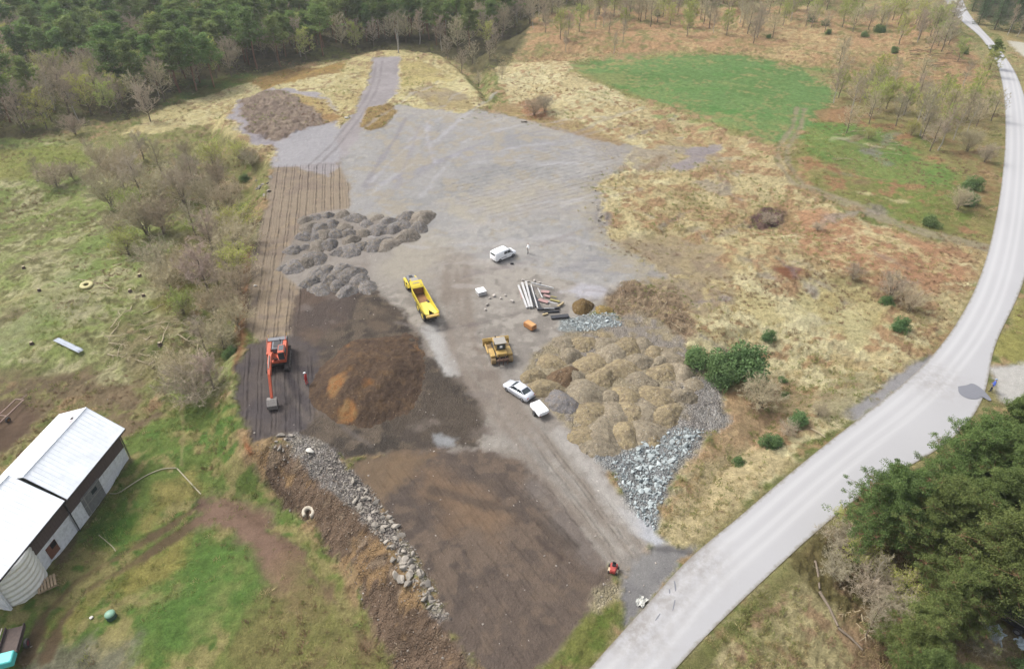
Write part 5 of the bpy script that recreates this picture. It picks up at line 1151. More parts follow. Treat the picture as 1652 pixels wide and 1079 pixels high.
BARK_G = mat("grey_bark", K(138, 124, 108), .9, .2, 3); BARK_B = mat("brown_bark", K(112, 96, 84), .9, .2, 3); BARK_W = mat("white_bark", K(214, 208, 196), .8, .1, 3, dirt=K(90, 84, 78), dirtamt=.5); BARK_P = mat("pine_bark", K(156, 116, 88), .9, .2, 3)
TWIG_G = leafmat("grey_twigs", K(182, 171, 142, .86), K(165, 155, 127, .86), rand=.18, sub=False); TWIG_R = leafmat("reddish_twigs", K(174, 162, 140, .84), K(157, 146, 125, .84), rand=.15, sub=False); TWIG_P = leafmat("pale_twigs", K(194, 178, 160, .8), K(178, 164, 146, .8), rand=.1, sub=False)
BUD = leafmat("spring_leaves", K(166, 174, 84, .95), K(148, 162, 80, .95), K(182, 184, 104, .95), rand=.15); BUDS = leafmat("brown_buds", K(162, 150, 104, .8), K(148, 136, 98, .8), rand=.15)
NEED = leafmat("pine_needles", K(112, 132, 70, .95), K(98, 120, 66, .95), K(134, 146, 80, .95), rand=.18); NEEDN = leafmat("near_pine_needles", K(108, 124, 70, .88), K(92, 108, 62, .88), K(134, 144, 84, .88), rand=.1)
SPRU = leafmat("spruce_needles", K(86, 110, 72, .95), K(74, 98, 66, .95), K(96, 116, 78, .85), rand=.15); JUN = leafmat("juniper_needles", K(98, 124, 80, .9), K(112, 134, 84, .9), K(86, 108, 72, .9), rand=.12)

def unit(v): return v / (np.linalg.norm(v, axis=-1, keepdims=True) + 1e-9)
def trunk_pts(rs, h, lean=.05, n=6):
    t = np.linspace(0, 1, n); p = np.zeros((n, 3)); p[:, 2] = t * h; a = rs.uniform(0, 6.28); p[:, 0] = np.cos(a) * lean * h * t ** 1.5 + rs.normal(0, .012 * h, n) * (t > 0); p[:, 1] = np.sin(a) * lean * h * t ** 1.5 + rs.normal(0, .012 * h, n) * (t > 0); return p
def at(tp, t):
    n = len(tp) - 1; f = np.clip(np.asarray(t) * n, 0, n - 1e-6); i = f.astype(int); return tp[i] * (1 - (f - i))[:, None] + tp[i + 1] * (f - i)[:, None]
def gen_deciduous(seed, h=9, spread=.36, nl=17, ns=9, ntw=13, twm=TWIG_G, bark=BARK_G, leaf=0, leafm=BUD, leafsz=.16, base=.22, up=.9, tr=.018, birch=False, multi=1):
    rs = np.random.RandomState(seed); tb = TB(); cb = TB()
    tps = []
    for k in range(multi):
        tp = trunk_pts(rs, h * (.86 if multi == 1 else .7), .05 if multi == 1 else .22); 
        if multi > 1: tp = tp + np.array([rs.normal(0, .12), rs.normal(0, .12), 0])
        tps.append(tp); rr = np.linspace(tr * h, tr * h * .25, len(tp)) / (1 if multi == 1 else 1.8); tb.tubes(tp[:-1], tp[1:], rr[:-1], rr[1:], 0, 7)
    tip = []
    for tp in tps:
        n = nl if multi == 1 else max(4, nl // multi + 1); t = base + (1 - base) * (np.arange(n) + rs.uniform(0, 1, n)) / n; az = np.arange(n) * 2.4 + rs.uniform(0, 6.28) + rs.normal(0, .3, n)
        st = at(tp, t * .98); L_ = h * spread * (1.15 - .75 * np.abs(t - .35)) * rs.uniform(.75, 1.2, n)
        el = rs.uniform(.35, .8, n) * up; d = np.stack([np.cos(az) * np.cos(el), np.sin(az) * np.cos(el), np.sin(el)], 1)
        p0 = st; r0 = .009 * h * (1.2 - t); segs = []
        for k in range(4):
            p1 = p0 + d * (L_ / 4)[:, None]; segs.append((p0, p1)); cb.tubes(p0, p1, r0 * (1 - .22 * k), r0 * (1 - .22 * (k + 1)), 0, 4); d = unit(d + rs.normal(0, .16, d.shape) + [0, 0, .14 * up]); p0 = p1
        for q in range(ns):
            f = rs.uniform(.15, 1, n); k = np.clip((f * 4).astype(int), 0, 3); A = np.array([segs[k[i]][0][i] + (segs[k[i]][1][i] - segs[k[i]][0][i]) * (f[i] * 4 - k[i]) for i in range(n)])
            dd = unit(d * .6 + rs.normal(0, .55, (n, 3)) + [0, 0, .35 * up]); l2 = L_ * rs.uniform(.25, .5, n) * (1.1 - .4 * f); B = A + dd * l2[:, None]; cb.twigs(A, B, .0028 * h, rs, 0); cb.tubes(A, A + (B - A) * .6, .0022 * h, .0012 * h, 0, 3)
            for w_ in range(ntw):
                g = rs.uniform(.2, 1, n); C = A + (B - A) * g[:, None]; D = C + unit(dd * .5 + rs.normal(0, .6, (n, 3)) + ([0, 0, -.3] if birch else [0, 0, .25])) * (l2 * rs.uniform(.25, .6, n))[:, None]
                cb.twigs(C, D, .0019 * h + .004, rs, 0); tip.append(C + (D - C) * rs.uniform(.3, 1, n)[:, None])
    if leaf:
        tip = np.concatenate(tip); k = rs.choice(len(tip), min(leaf, len(tip) * 3), replace=leaf > len(tip)); cb.leaves(tip[k] + rs.normal(0, .08, (len(k), 3)), leafsz, rs, 1)
    return tb.mesh("trunk", [bark]), cb.mesh("crown", [twm, leafm])
def gen_pine(seed, h=13, nl=26, ncl=7, nt=42, base=.38, spread=.22, clump=.55, size=.2, need=NEED, bark=BARK_P, thick=.016):
    rs = np.random.RandomState(seed); tb = TB(); cb = TB(); tp = trunk_pts(rs, h * .95, .04); rr = np.linspace(thick * h, .003 * h, len(tp)); tb.tubes(tp[:-1], tp[1:], rr[:-1], rr[1:], 0, 8)
    t = base + (1 - base) * (np.arange(nl) / nl) ** .9; az = np.arange(nl) * 2.4 + rs.normal(0, .4, nl); st = at(tp, t)
    L_ = h * spread * np.sqrt(np.clip(1.08 - ((t - base) / (1 - base)) ** 1.6, .05, 1)) * rs.uniform(.55, 1.25, nl); el = rs.uniform(-.05, .45, nl) + .5 * (t > .85)
    d = np.stack([np.cos(az) * np.cos(el), np.sin(az) * np.cos(el), np.sin(el)], 1); C = []
    p0 = st
    for k in range(3):
        p1 = p0 + d * (L_ / 3)[:, None]; cb.tubes(p0, p1, .0055 * h * (1 - .3 * k) * (1.1 - t), .0055 * h * (1 - .3 * (k + 1)) * (1.1 - t), 1, 4)
        for q in range(ncl if k else max(1, ncl // 3)):
            C.append(p0 + (p1 - p0) * rs.uniform(.1, 1.1, nl)[:, None] + rs.normal(0, 1, (nl, 3)) * (L_ * .16)[:, None] * [1, 1, .55]); cb.tubes(p1, C[-1], .0016 * h, .0008 * h, 1, 3)
        d = unit(d + rs.normal(0, .15, d.shape) + [0, 0, .12]); p0 = p1
    C.append(np.repeat(at(tp, np.array([.99])), 3, 0) + rs.normal(0, .2, (3, 3))); C = np.concatenate(C); cl = clump * rs.uniform(.6, 1.25, len(C))
    n_ = rs.normal(size=(len(C), nt, 3)); n_ = unit(n_) * rs.uniform(0, 1, (len(C), nt, 1)) ** .5; P = C[:, None, :] + n_ * cl[:, None, None] * [1, 1, .5]; P[..., 2] += .15 * cl[:, None]
    cb.leaves(P.reshape(-1, 3), size, rs, 0, .25); return tb.mesh("trunk", [bark]), cb.mesh("crown", [need, bark])
def gen_spruce(seed, h=14, n=1, need=SPRU, w_=.2, dens=1.0):
    rs = np.random.RandomState(seed); tb = TB(); cb = TB(); tp = trunk_pts(rs, h, .01); rr = np.linspace(.014 * h, .002 * h, len(tp)); tb.tubes(tp[:-1], tp[1:], rr[:-1], rr[1:], 0, 7); P = []
    m = int(150 * dens); t = .06 + .93 * (np.arange(m) / m); az = np.arange(m) * 2.4 + rs.normal(0, .2, m); L_ = h * w_ * (1.02 - t) ** .85 * rs.uniform(.75, 1.15, m); st = at(tp, t)
    d = np.stack([np.cos(az), np.sin(az), -.28 + .5 * t], 1); cb.tubes(st, st + d * L_[:, None], .0028 * h * (1.1 - t), .001 * h, 1, 3)
    for k in range(int(46 * dens)):
        f = rs.uniform(.08, 1.05, m) ** .8; q = st + d * (L_ * f)[:, None]; q = q + np.stack([-d[:, 1], d[:, 0], np.zeros(m)], 1) * (rs.normal(0, .16, m) * L_ * (1.1 - f * .5))[:, None]; q[:, 2] -= np.abs(rs.normal(0, .12, m)) + .1 * f; P.append(q)
    cb.leaves(np.concatenate(P), .2, rs, 0, .3); return tb.mesh("trunk", [BARK_B]), cb.mesh("crown", [need, BARK_B])
def gen_bushgreen(seed, r=1.0, need=JUN, n=5200, tall=1.0):
    rs = np.random.RandomState(seed); cb = TB(); k = 26; C = unit(rs.normal(size=(k, 3))) * rs.uniform(.25, .78, (k, 1)); C[:, 2] = np.abs(C[:, 2]) * tall + .15; s_ = rs.uniform(.2, .42, k); i = rs.randint(0, k, n)
    v = unit(rs.normal(size=(n, 3))) * rs.uniform(.4, 1, (n, 1)) ** .6; cb.leaves(C[i] + v * s_[i][:, None] * [1, 1, 1.1], .085, rs, 0, .1); tb = TB(); b0 = np.zeros((12, 3)); tb.tubes(b0 + rs.normal(0, .04, (12, 3)) * [1, 1, 0], C[:12] * .9, .035, .01, 0, 5)
    return tb.mesh("stem", [BARK_B]), cb.mesh("foliage", [need])

PINES = [gen_pine(100 + i, h=13, nl=(24, 20, 28, 22)[i], ncl=6, nt=26, size=.32, clump=.75, base=(.45, .55, .4, .5)[i], spread=(.25, .3, .22, .27)[i]) for i in range(4)]
BARES = [gen_deciduous(200 + i, 9, twm=(TWIG_G, TWIG_R)[i % 2], nl=22, ns=9, ntw=13, up=1.05) for i in range(4)]
PALES = [gen_deciduous(230 + i, 9, twm=TWIG_P, bark=BARK_G, nl=26, ns=12, ntw=18, spread=.36, up=1.15) for i in range(2)]
BUDDY = [gen_deciduous(260 + i, 9, twm=TWIG_G, leaf=3000, leafsz=.2, nl=20, ns=9, ntw=11) for i in range(3)]
BIRCH = [gen_deciduous(290 + i, 11, .22, 24, 8, 12, TWIG_R, BARK_W, leaf=900, leafm=BUDS, leafsz=.13, base=.35, up=1.05, tr=.013, birch=True) for i in range(3)]
BUSHB = [gen_deciduous(320 + i, 5, .58, 44, 9, 13, (TWIG_G, TWIG_R, TWIG_G)[i], BARK_G, base=.1, up=1.0, multi=6, leaf=(0, 0, 500)[i], leafm=BUDS, leafsz=.12) for i in range(3)]
BUSHY = [gen_deciduous(340 + i, 5, .52, 34, 8, 11, TWIG_G, BARK_G, base=.1, multi=5, leaf=3000, leafsz=.15) for i in range(2)]
SPRUC = [gen_spruce(360 + i, 14) for i in range(2)]; GREENB = [gen_bushgreen(380 + i) for i in range(3)]
KIND = {'pine': (PINES, 13, 'pine_tree', 'tree'), 'bare': (BARES, 9, 'leafless_tree', 'tree'), 'pale': (PALES, 9, 'leafless_tree', 'tree'), 'bud': (BUDDY, 9, 'budding_tree', 'tree'), 'birch': (BIRCH, 11, 'birch_tree', 'tree'),
        'bushb': (BUSHB, 5, 'leafless_shrub', 'shrub'), 'bushy': (BUSHY, 5, 'budding_shrub', 'shrub'), 'spruce': (SPRUC, 14, 'spruce_tree', 'tree'), 'green': (GREENB, 1, 'juniper_shrub', 'shrub')}
def plant(kind, x, y, h, label, group=None, v=None, wide=1.0, protos=None):
    ps, h0, nm, cat = KIND[kind]; ps = protos or ps; v = random.randrange(len(ps)) if v is None else v
    t = thing(nm, label, cat, (x, y, zt(x, y) - .06), random.uniform(0, 6.28), group); s_ = h / h0; t.scale = (s_ * wide, s_ * wide, s_)
    tm, cm = ps[v % len(ps)]
    for n, me in ((("stem", tm), ("foliage", cm)) if kind == 'green' else (("trunk", tm), ("crown", cm))):
        c = bpy.data.objects.new(n, me); COL.objects.link(c); c.parent = t
    return t
# ------------------------------------------------------------------ single trees and shrubs, placed one by one
def pl(kind, px, py, h, label, group=None, v=None, wide=1.0):
    x, y = g1(px, py); return plant(kind, x, y, h, label, group, v, wide)
GL = "leafless brush along the left side of the site"; LB = "grey brown leafless brush in the dense thicket left of the site"
pl('pale', 243, 196, 9.5, "pale grey leafless tree at the upper end of the thicket", v=0)
pl('pale', 338, 478, 9.0, "tall pale grey leafless tree beside the green clearing", v=1, wide=1.2)
pl('bushy', 208, 412, 5.5, "yellow green budding shrub at the left of the thicket", v=0, wide=1.1)
pl('bushy', 345, 268, 6.0, "green budding shrub at the top of the thicket near the straw bank", v=1)
pl('bushb', 385, 412, 6.5, "big rounded grey leafless shrub nearest the brown strip", v=0, wide=1.25)
pl('bushb', 372, 345, 6.5, "leafless shrub beside the upper part of the brown strip", v=2, wide=1.1)
pl('bushb', 262, 442, 6.0, "dark leafless shrub behind the green grass patch", v=1, wide=1.1)
pl('bushb', 364, 565, 5.0, "light brown leafless shrub left of the excavator", v=0, wide=1.2)
pl('bushb', 318, 648, 5.6, "large brown leafless shrub between barn and excavator", v=1, wide=1.3)
pl('bushb', 122, 218, 5.0, "rosy brown leafless shrub at the edge of the wood", v=1, wide=1.1)
pl('bushb', 92, 300, 5.0, "broad grey leafless shrub in the left clearing", v=0, wide=1.5)
pl('green', 395, 290, 1.6, "small dark evergreen shrub by the grey rocks", v=0)
pl('green', 250, 345, 1.6, "dark evergreen shrub inside the thicket", v=1); pl('green', 372, 572, 1.6, "grey green low shrub beside the dark ground", v=2)
for i, (px, py, h) in enumerate([(352, 380, 5.5), (368, 430, 5), (318, 372, 5), (345, 505, 4.2), (300, 500, 3.6), (275, 470, 4.6), (300, 610, 4), (345, 620, 4.2), (196, 380, 5), (120, 285, 4), (60, 282, 3.6), (150, 300, 4.4), (384, 440, 5), (376, 500, 4.2), (198, 300, 6), (232, 310, 6.5), (262, 318, 6.5), (296, 322, 6.2), (318, 300, 5.5), (300, 282, 5.5), (215, 345, 6), (262, 372, 5.5), (236, 372, 6.2), (340, 400, 5), (166, 262, 4.5), (212, 268, 5.2), (262, 280, 5.4),
                                 (352, 300, 5), (392, 372, 5), (388, 470, 4.5), (355, 452, 4.2), (330, 560, 3.5), (388, 522, 3.5), (180, 330, 5), (150, 250, 3.8), (405, 262, 3.8), (382, 250, 3.6), (300, 440, 4.4), (340, 330, 5.5), (235, 252, 4.4), (300, 250, 4)]):
    kk = ('bushb', 'bushb', 'bare', 'bushb', 'bushy', 'bushb', 'bushb', 'pale')[i % 8]; hh = h * random.uniform(1.0, 1.3) * (1.25 if kk in ('bare', 'pale') else 1)
    pl(kk, px + random.uniform(-4, 4), py + 6, hh, {'bushb': LB, 'bare': "brown leafless tree standing in the dense thicket left of the site", 'pale': "pale slender leafless tree standing in the thicket left of the site", 'bushy': "yellow green budding shrub within the thicket left of the site"}[kk], GL, wide=random.uniform(.9, 1.2))
for (px, py, h) in [(862, 186, 4.2), (878, 180, 4.2)]: pl('bushb', px, py, h, "brown leafless shrub on the bank beyond the gravel", "shrubs on the bank beyond the gravel", wide=1.2)
for (px, py, h) in [(745, 118, 7), (762, 102, 7), (722, 96, 8), (790, 96, 6), (810, 128, 5), (772, 140, 4.5), (800, 80, 7)]: pl('bare', px, py, h, "thin leafless tree rising from the gully behind the far bank", "trees in the gully")
# moor and birch slope at right
pl('birch', 1372, 186, 11, "tall white stemmed birch at the right end of the green pasture", v=0); pl('birch', 1345, 166, 9.5, "white stemmed birch behind the right end of the pasture", v=1)
pl('birch', 1484, 220, 11.5, "single leaning birch on the slope left of the road", v=2); pl('birch', 1513, 243, 11, "birch with twin pale look nearest the road bend", v=0)
pl('birch', 1407, 178, 9, "slim birch in the middle of the birch slope", v=1); pl('birch', 1553, 139, 7.5, "small birch close to the far road", v=2); pl('birch', 1478, 200, 9.5, "birch standing just behind the leaning birch", v=0)
pl('green', 1502, 364, 2.0, "round green shrub beside the field track", v=0); pl('green', 1568, 306, 2.4, "green shrub on the slope near the road", v=1); pl('green', 1560, 330, 2.2, "darker green shrub below the green shrub by the road", v=2)
pl('green', 1128, 588, 2.6, "small bright green shrub left of the big green tree", v=0); pl('green', 1240, 548, 1.3, "tiny round green shrub right of the big green tree", v=1)
pl('green', 1190, 606, 4.4, "big dense green tree right of the tan heaps", v=2, wide=1.0); pl('green', 1160, 612, 3.0, "dull green shrub in front of the big green tree", v=1)
pl('green', 1192, 748, .9, "little green shrub on the straw slope above the road", v=0); pl('green', 1242, 718, 1.7, "green juniper above the road edge", v=1); pl('green', 1285, 684, 1.8, "green juniper with shaded heather near the road", v=2); pl('green', 1262, 615, .8, "tiny dark green shrub on the bracken slope", v=0)
pl('green', 1452, 534, 1.7, "dark green juniper below the bare shrubs by the road", v=1); pl('green', 1430, 488, 1.3, "green juniper under the leafless roadside shrub", v=0); pl('green', 1442, 86, 1.9, "small dark spruce bush on the far moor", v=2); pl('green', 1266, 640, .7, "very small green shrub among bracken", v=1)
pl('bushb', 1225, 655, 4.4, "light brown leafless shrub between green tree and road", v=0, wide=1.2); pl('bushb', 1436, 480, 4.4, "purplish leafless shrub on the slope by the road", v=1, wide=1.1); pl('bushb', 1465, 500, 3.8, "light brown leafless shrub closest to the roadside straw", v=0)
pl('bushb', 1545, 338, 4.2, "grey leafless shrub beside the road at right", v=2); pl('bushb', 1588, 262, 4, "leafless shrub hugging the bend of the road", v=1); pl('bushb', 1375, 452, 2.8, "small purplish leafless shrub on bracken", v=1)
pl('bushb', 1238, 362, 2.2, "low dark purple shrub on the straw slope", v=1, wide=1.6); pl('bushb', 1318, 372, 1.6, "low purplish shrub right of the dark shrub", v=1, wide=1.5)
pl('bushb', 1270, 700, 1.8, "reddish leafless scrub above the road edge", v=1, wide=1.3); pl('bushb', 1320, 668, 1.6, "low brown scrub on the roadside slope", v=0, wide=1.4); pl('bushy', 1400, 225, 3, "budding shrub on the green part of the slope", v=0)
_rs = random.Random(12)
slope = [('bud', 1430, 172, 8), ('bud', 1458, 182, 8), ('bud', 1492, 192, 8), ('bare', 1445, 200, 8), ('bare', 1402, 196, 7.5), ('bare', 1530, 190, 8), ('bud', 1560, 180, 7.5), ('birch', 1538, 222, 9), ('bare', 1575, 200, 7), ('bud', 1590, 180, 6), ('bare', 1420, 152, 8), ('birch', 1440, 140, 9),
         ('bare', 1350, 140, 9), ('bud', 1415, 130, 8), ('bare', 1500, 240, 8), ('bushb', 1560, 240, 5), ('bushy', 1470, 215, 4), ('bud', 1520, 160, 7), ('bare', 1480, 160, 7.5), ('birch', 1560, 210, 8), ('bud', 1380, 152, 7)]
for q in range(18): slope.append((_rs.choice(['bare', 'bare', 'bud', 'bud', 'birch']), _rs.uniform(1350, 1605), _rs.uniform(105, 235), _rs.uniform(6.5, 9.5)))
for k, px, py, h in slope: pl(k, px, py + 4, h, {'bud': "yellow green budding tree on the birch slope left of the road", 'bare': "brown leafless tree on the birch slope left of the road", 'birch': "pale stemmed birch in the loose grove left of the road", 'bushb': "leafless shrub within the birch slope", 'bushy': "budding shrub within the birch slope"}[k], "trees of the birch slope")
row = [('bud', 1108, 56, 8), ('bud', 1172, 54, 9), ('birch', 1151, 50, 9), ('bare', 1215, 68, 8), ('bare', 1246, 60, 8), ('birch', 1276, 32, 11), ('bare', 1330, 50, 7), ('bud', 1440, 30, 9), ('bud', 1360, 30, 8), ('birch', 1005, 66, 8), ('birch', 913, 82, 7), ('birch', 990, 84, 7), ('birch', 860, 44, 9), ('bare', 880, 50, 8),
       ('bare', 950, 26, 9), ('bud', 1060, 34, 8), ('bare', 1030, 30, 8), ('birch', 1480, 66, 10), ('bare', 1500, 84, 8), ('bare', 1530, 70, 8), ('bud', 1545, 96, 7), ('bare', 1420, 46, 8), ('bare', 1300, 40, 7), ('birch', 960, 44, 8), ('bare', 1130, 30, 9), ('bare', 1200, 30, 9), ('birch', 1358, 96, 8), ('bare', 1352, 104, 8), ('birch', 1320, 24, 10),
       ('bare', 890, 20, 9), ('bare', 930, 14, 9), ('bud', 1000, 14, 9), ('birch', 1090, 18, 10), ('bare', 1240, 20, 9), ('birch', 1390, 14, 11), ('bare', 1460, 10, 10), ('birch', 1490, 20, 11), ('bare', 1510, 44, 9), ('bud', 1180, 14, 9)]
_rr = random.Random(21)
for q in range(95):
    px = _rr.uniform(850, 1560); py = 62 - 62 * _rr.random() ** .6 + (px > 1400) * _rr.uniform(0, 40) + (px < 1000) * _rr.uniform(0, 16)
    row.append((_rr.choice(['bare', 'bare', 'bare', 'bud', 'bud', 'birch']), px, py, _rr.uniform(7.5, 11)))
for k, px, py, h in row: pl(k, px, py + 3, h, {'bud': "light green budding tree on the brown moor beyond the pasture", 'bare': "leafless tree on the brown moor beyond the pasture", 'birch': "white stemmed birch on the brown moor beyond the pasture"}[k], "trees on the moor beyond the pasture")
for px, py, r in [(1308, 36, 2.6), (1330, 42, 2.2), (1418, 52, 2.6), (1395, 60, 1.8), (1335, 56, 1.6), (1060, 26, 2.0), (1240, 62, 1.2), (1555, 88, 1.8)]:
    pl('green', px, py, r, "dark juniper shrub on the brown moor beyond the pasture", "junipers on the moor")
pl('pine', 1597, 112, 8, "lone dark pine hanging over the far road", v=0, wide=1.1)
for i, (px, py, h) in enumerate([(1578, 40, 12), (1604, 48, 14), (1628, 52, 14), (1650, 50, 13), (1590, 26, 14), (1616, 26, 15), (1645, 24, 15), (1675, 40, 14), (1568, 18, 12), (1604, 6, 15), (1640, 0, 15), (1680, 10, 15)]):
    pl('spruce', px, py, h, "dark spruce in the dense stand right of the far road", "spruce stand right of the far road", wide=1.15)
for px, py in [(1625, 58), (1641, 60)]: pl('birch', px, py, 11, "leaning bare birch at the edge of the spruce stand", "birches at the edge of the spruce stand", wide=.7)
P = P3(643, 86); o = MB().tube([(0, 0, -.2), (.05, 0, 2.5), (-.15, .05, 5.0), (-.45, .05, 7.2)], [.2, .17, .13, .06], 8).tube([(-.12, .05, 4.8), (.35, 0, 6.0), (.75, 0, 6.9)], [.09, .06, .03], 6).tube([(-.3, .05, 6.1), (-.8, .1, 6.9)], [.05, .02], 5).build('dead_trunk', BARK_W); o.location = P; tag(o, 'pale forked dead trunk at the end of the far gravel path', 'dead tree')

# the wood: the nearest trees one by one, the rest behind as one mass
WOOD = np.vstack([G([(-260, 240), (0, 226), (60, 216), (120, 200), (205, 190), (300, 152), (345, 142), (420, 116), (520, 92), (600, 78), (700, 80), (740, 92), (800, 72), (850, 34)]), [[75, 440], [-420, 440], [-420, 215]]])
rs = np.random.RandomState(5); pts = []
cell = {}
lo, hi = WOOD.min(0), WOOD.max(0)
cand = rs.uniform(lo, hi, (26000, 2)); cand = cand[poly_sd(WOOD, cand[:, 0], cand[:, 1], 2) < 0]
cand = cand[np.abs(cand[:, 0]) < .80 * (cand[:, 1] * cP + CAM_H * sP) + 14]
for x, y in cand:
    dmin = 3.3 + y * .004; k = (int(x // 6), int(y // 6)); ok = True
    for a in (-1, 0, 1):
        for b_ in (-1, 0, 1):
            for (u, v) in cell.get((k[0] + a, k[1] + b_), ()):
                if (u - x) ** 2 + (v - y) ** 2 < dmin ** 2: ok = False
    if ok: cell.setdefault(k, []).append((x, y)); pts.append((x, y))
pts = sorted(pts, key=lambda p: p[0] ** 2 + p[1] ** 2)
def proj(x, y, z):
    d = y * cP + (CAM_H - z) * sP; return CX + FPX * x / d, CY + FPX * ((CAM_H - z) * cP - y * sP) / d
def species(x, y):
    px, py = proj(x, y, -3); q = rs.random_sample()
    dist_edge = poly_sd(WOOD, np.array([x]), np.array([y]), 20)[0]
    if 60 < px < 150 and 40 < py < 130: w_ = (.75, .15, .1, 0)
    elif px < 150: w_ = (.15, .5, .2, .15)
    elif px < 280: w_ = (.3, .35, .22, .13)
    elif px < 720: w_ = (.60, .15, .15, .10) if dist_edge < -8 else (.38, .22, .18, .22)
    else: w_ = (.3, .45, .1, .15)
    c = np.cumsum(w_); return ('pine', 'bare', 'bud', 'birch')[int(np.searchsorted(c, q * c[-1] * .9999))]
WL = {'pine': "dark green pine in the wood behind the site", 'bare': "brown leafless tree in the wood behind the site", 'bud': "yellow green budding tree in the wood behind the site", 'birch': "pale stemmed birch in the wood behind the site"}
HH = {'pine': (12, 17), 'bare': (9, 12.5), 'bud': (8.5, 12), 'birch': (10, 13.5)}
near, far_, cnt = [], [], {}
for x, y in pts:
    k = species(x, y); cnt[k] = cnt.get(k, 0) + 1; cap = {'pine': 230, 'bare': 200, 'bud': 120, 'birch': 120}[k]
    (near if cnt[k] <= cap else far_).append((x, y, k))
WOOD2 = np.vstack([G([(862, 22), (1000, 2), (1150, 8), (1300, 6), (1400, -2), (1500, -6)]), [[250, 440], [60, 440]]])
c2 = rs.uniform(WOOD2.min(0), WOOD2.max(0), (1500, 2)); c2 = c2[poly_sd(WOOD2, c2[:, 0], c2[:, 1], 2) < 0]
far_ += [(x, y, ('bare', 'bud', 'birch', 'pine')[int(np.searchsorted([.45, .65, .85, 1.0], rs.random_sample()))]) for x, y in c2[:560]]
for x, y, k in near:
    a, b_ = HH[k]; plant(k, x, y, random.uniform(a, b_), WL[k], {'pine': "pines of the wood", 'bare': "leafless trees of the wood", 'bud': "budding trees of the wood", 'birch': "birches of the wood"}[k], wide=random.uniform(.9, 1.2))
if far_:
    prot = []; kinds = []
    for k, lst, h0 in (('pine', PINES, 13), ('bare', BARES, 9), ('bud', BUDDY, 9), ('birch', BIRCH, 11)):
        for tm, cm in lst[:3]:
            bm = bmesh.new(); bm.from_mesh(cm); bm.from_mesh(tm); me = bpy.data.meshes.new("wood_tree")
            n0 = len(cm.polygons); mt = list(cm.materials); bark = tm.materials[0]; mt.append(bark)
            bm.faces.ensure_lookup_table()
            for i in range(n0, len(bm.faces)): bm.faces[i].material_index = len(mt) - 1
            bm.to_mesh(me); bm.free()
            for m_ in mt: me.materials.append(m_)
            prot.append(me); kinds.append((k, h0))
    base_i = {'pine': 0, 'bare': 3, 'bud': 6, 'birch': 9}; PT, RT, SC, IX = [], [], [], []
    for x, y, k in far_:
        a, b_ = HH[k]; PT.append((x, y, zt(x, y) - .1)); RT.append((0, 0, rs.uniform(0, 6.28))); SC.append(rs.uniform(a, b_) / kinds[base_i[k]][1]); IX.append(base_i[k] + rs.randint(3))
    gn_scatter("distant_wood", prot, PT, RT, SC, IX)
    print("wood", len(near), len(far_))

# the pines across the road
NPINE = [gen_pine(500 + i, h=12, nl=44, ncl=13, nt=105, base=.22, spread=.36, clump=.58, size=.135, need=NEEDN, thick=.022) for i in range(3)]
for i, (px, py, h, wd_, lb) in enumerate([(1412, 880, 10.5, 1.0, "broad pine nearest the asphalt road"), (1478, 925, 11, 1.0, "pine behind the leafless roadside brush"), (1560, 972, 12.5, 1.0, "tall pine whose grey trunk shows above the dark frame"),
        (1520, 820, 11, 1.0, "pine leaning over the road junction"), (1590, 850, 12, 1.05, "pine in the middle of the grove across the road"), (1600, 760, 10, 1.0, "pine at the upper corner of the grove beside the lay-by"), (1680, 800, 12, 1.0, "pine at the right edge behind the lay-by"),
        (1655, 905, 12, 1.0, "pine at the right edge of the photograph"), (1470, 1130, 7.5, 1.0, "small pine at the bottom of the grove"), (1700, 1000, 11, 1.0, "pine beyond the dark frame"), (1650, 735, 8.5, .9, "small pine just below the gravel lay-by"), (1530, 1150, 6, 1.0, "low pine at the bottom edge"), (1462, 1085, 8.0, 1.0, "bushy pine beside the old edging near the bottom"), (1625, 930, 11, 1.0, "pine above the black trailer"), (1545, 900, 11, 1.0, "dense pine in the heart of the grove"), (1508, 1010, 8.5, .95, "pine rising over the undergrowth near the bottom"), (1640, 800, 9.5, 1.0, "pine close to the person in the blue jacket"), (1730, 700, 10, 1, "pine beyond the lay-by")]):
    x, y = g1(px, py); t = plant('pine', x, y, h * 13 / 12, lb, None, i, wd_ * 12 / 13 * 1.0, NPINE)
pl('green', 1655, 1085, 1.6, "dark green shrub in the bottom right corner", v=0)
for i, (px, py, h, k) in enumerate([(1352, 885, 3.2, 'bushb'), (1342, 930, 2.6, 'bushb'), (1400, 960, 3.4, 'bushb'), (1432, 990, 3.0, 'bushb'), (1362, 845, 2.4, 'bushy'), (1450, 955, 3.0, 'bushy'), (1470, 1000, 3.0, 'bushy'), (1480, 1030, 2.6, 'bushb'), (1500, 1000, 3.2, 'bushy'), (1418, 1020, 2.6, 'bushb'), (1384, 908, 3, 'bushy'), (1580, 1050, 2.2, 'bushb')]):
    pl(k, px, py, h, "leafless undergrowth below the pines across the road" if k == 'bushb' else "budding undergrowth below the pines across the road", "undergrowth below the pines", 1, wide=1.2)
pl('birch', 1402, 948, 6, "thin white birch under the pines", v=0, wide=.8); pl('bare', 1395, 1030, 6, "pale leaning leafless tree at the stone edging", v=1, wide=.6)

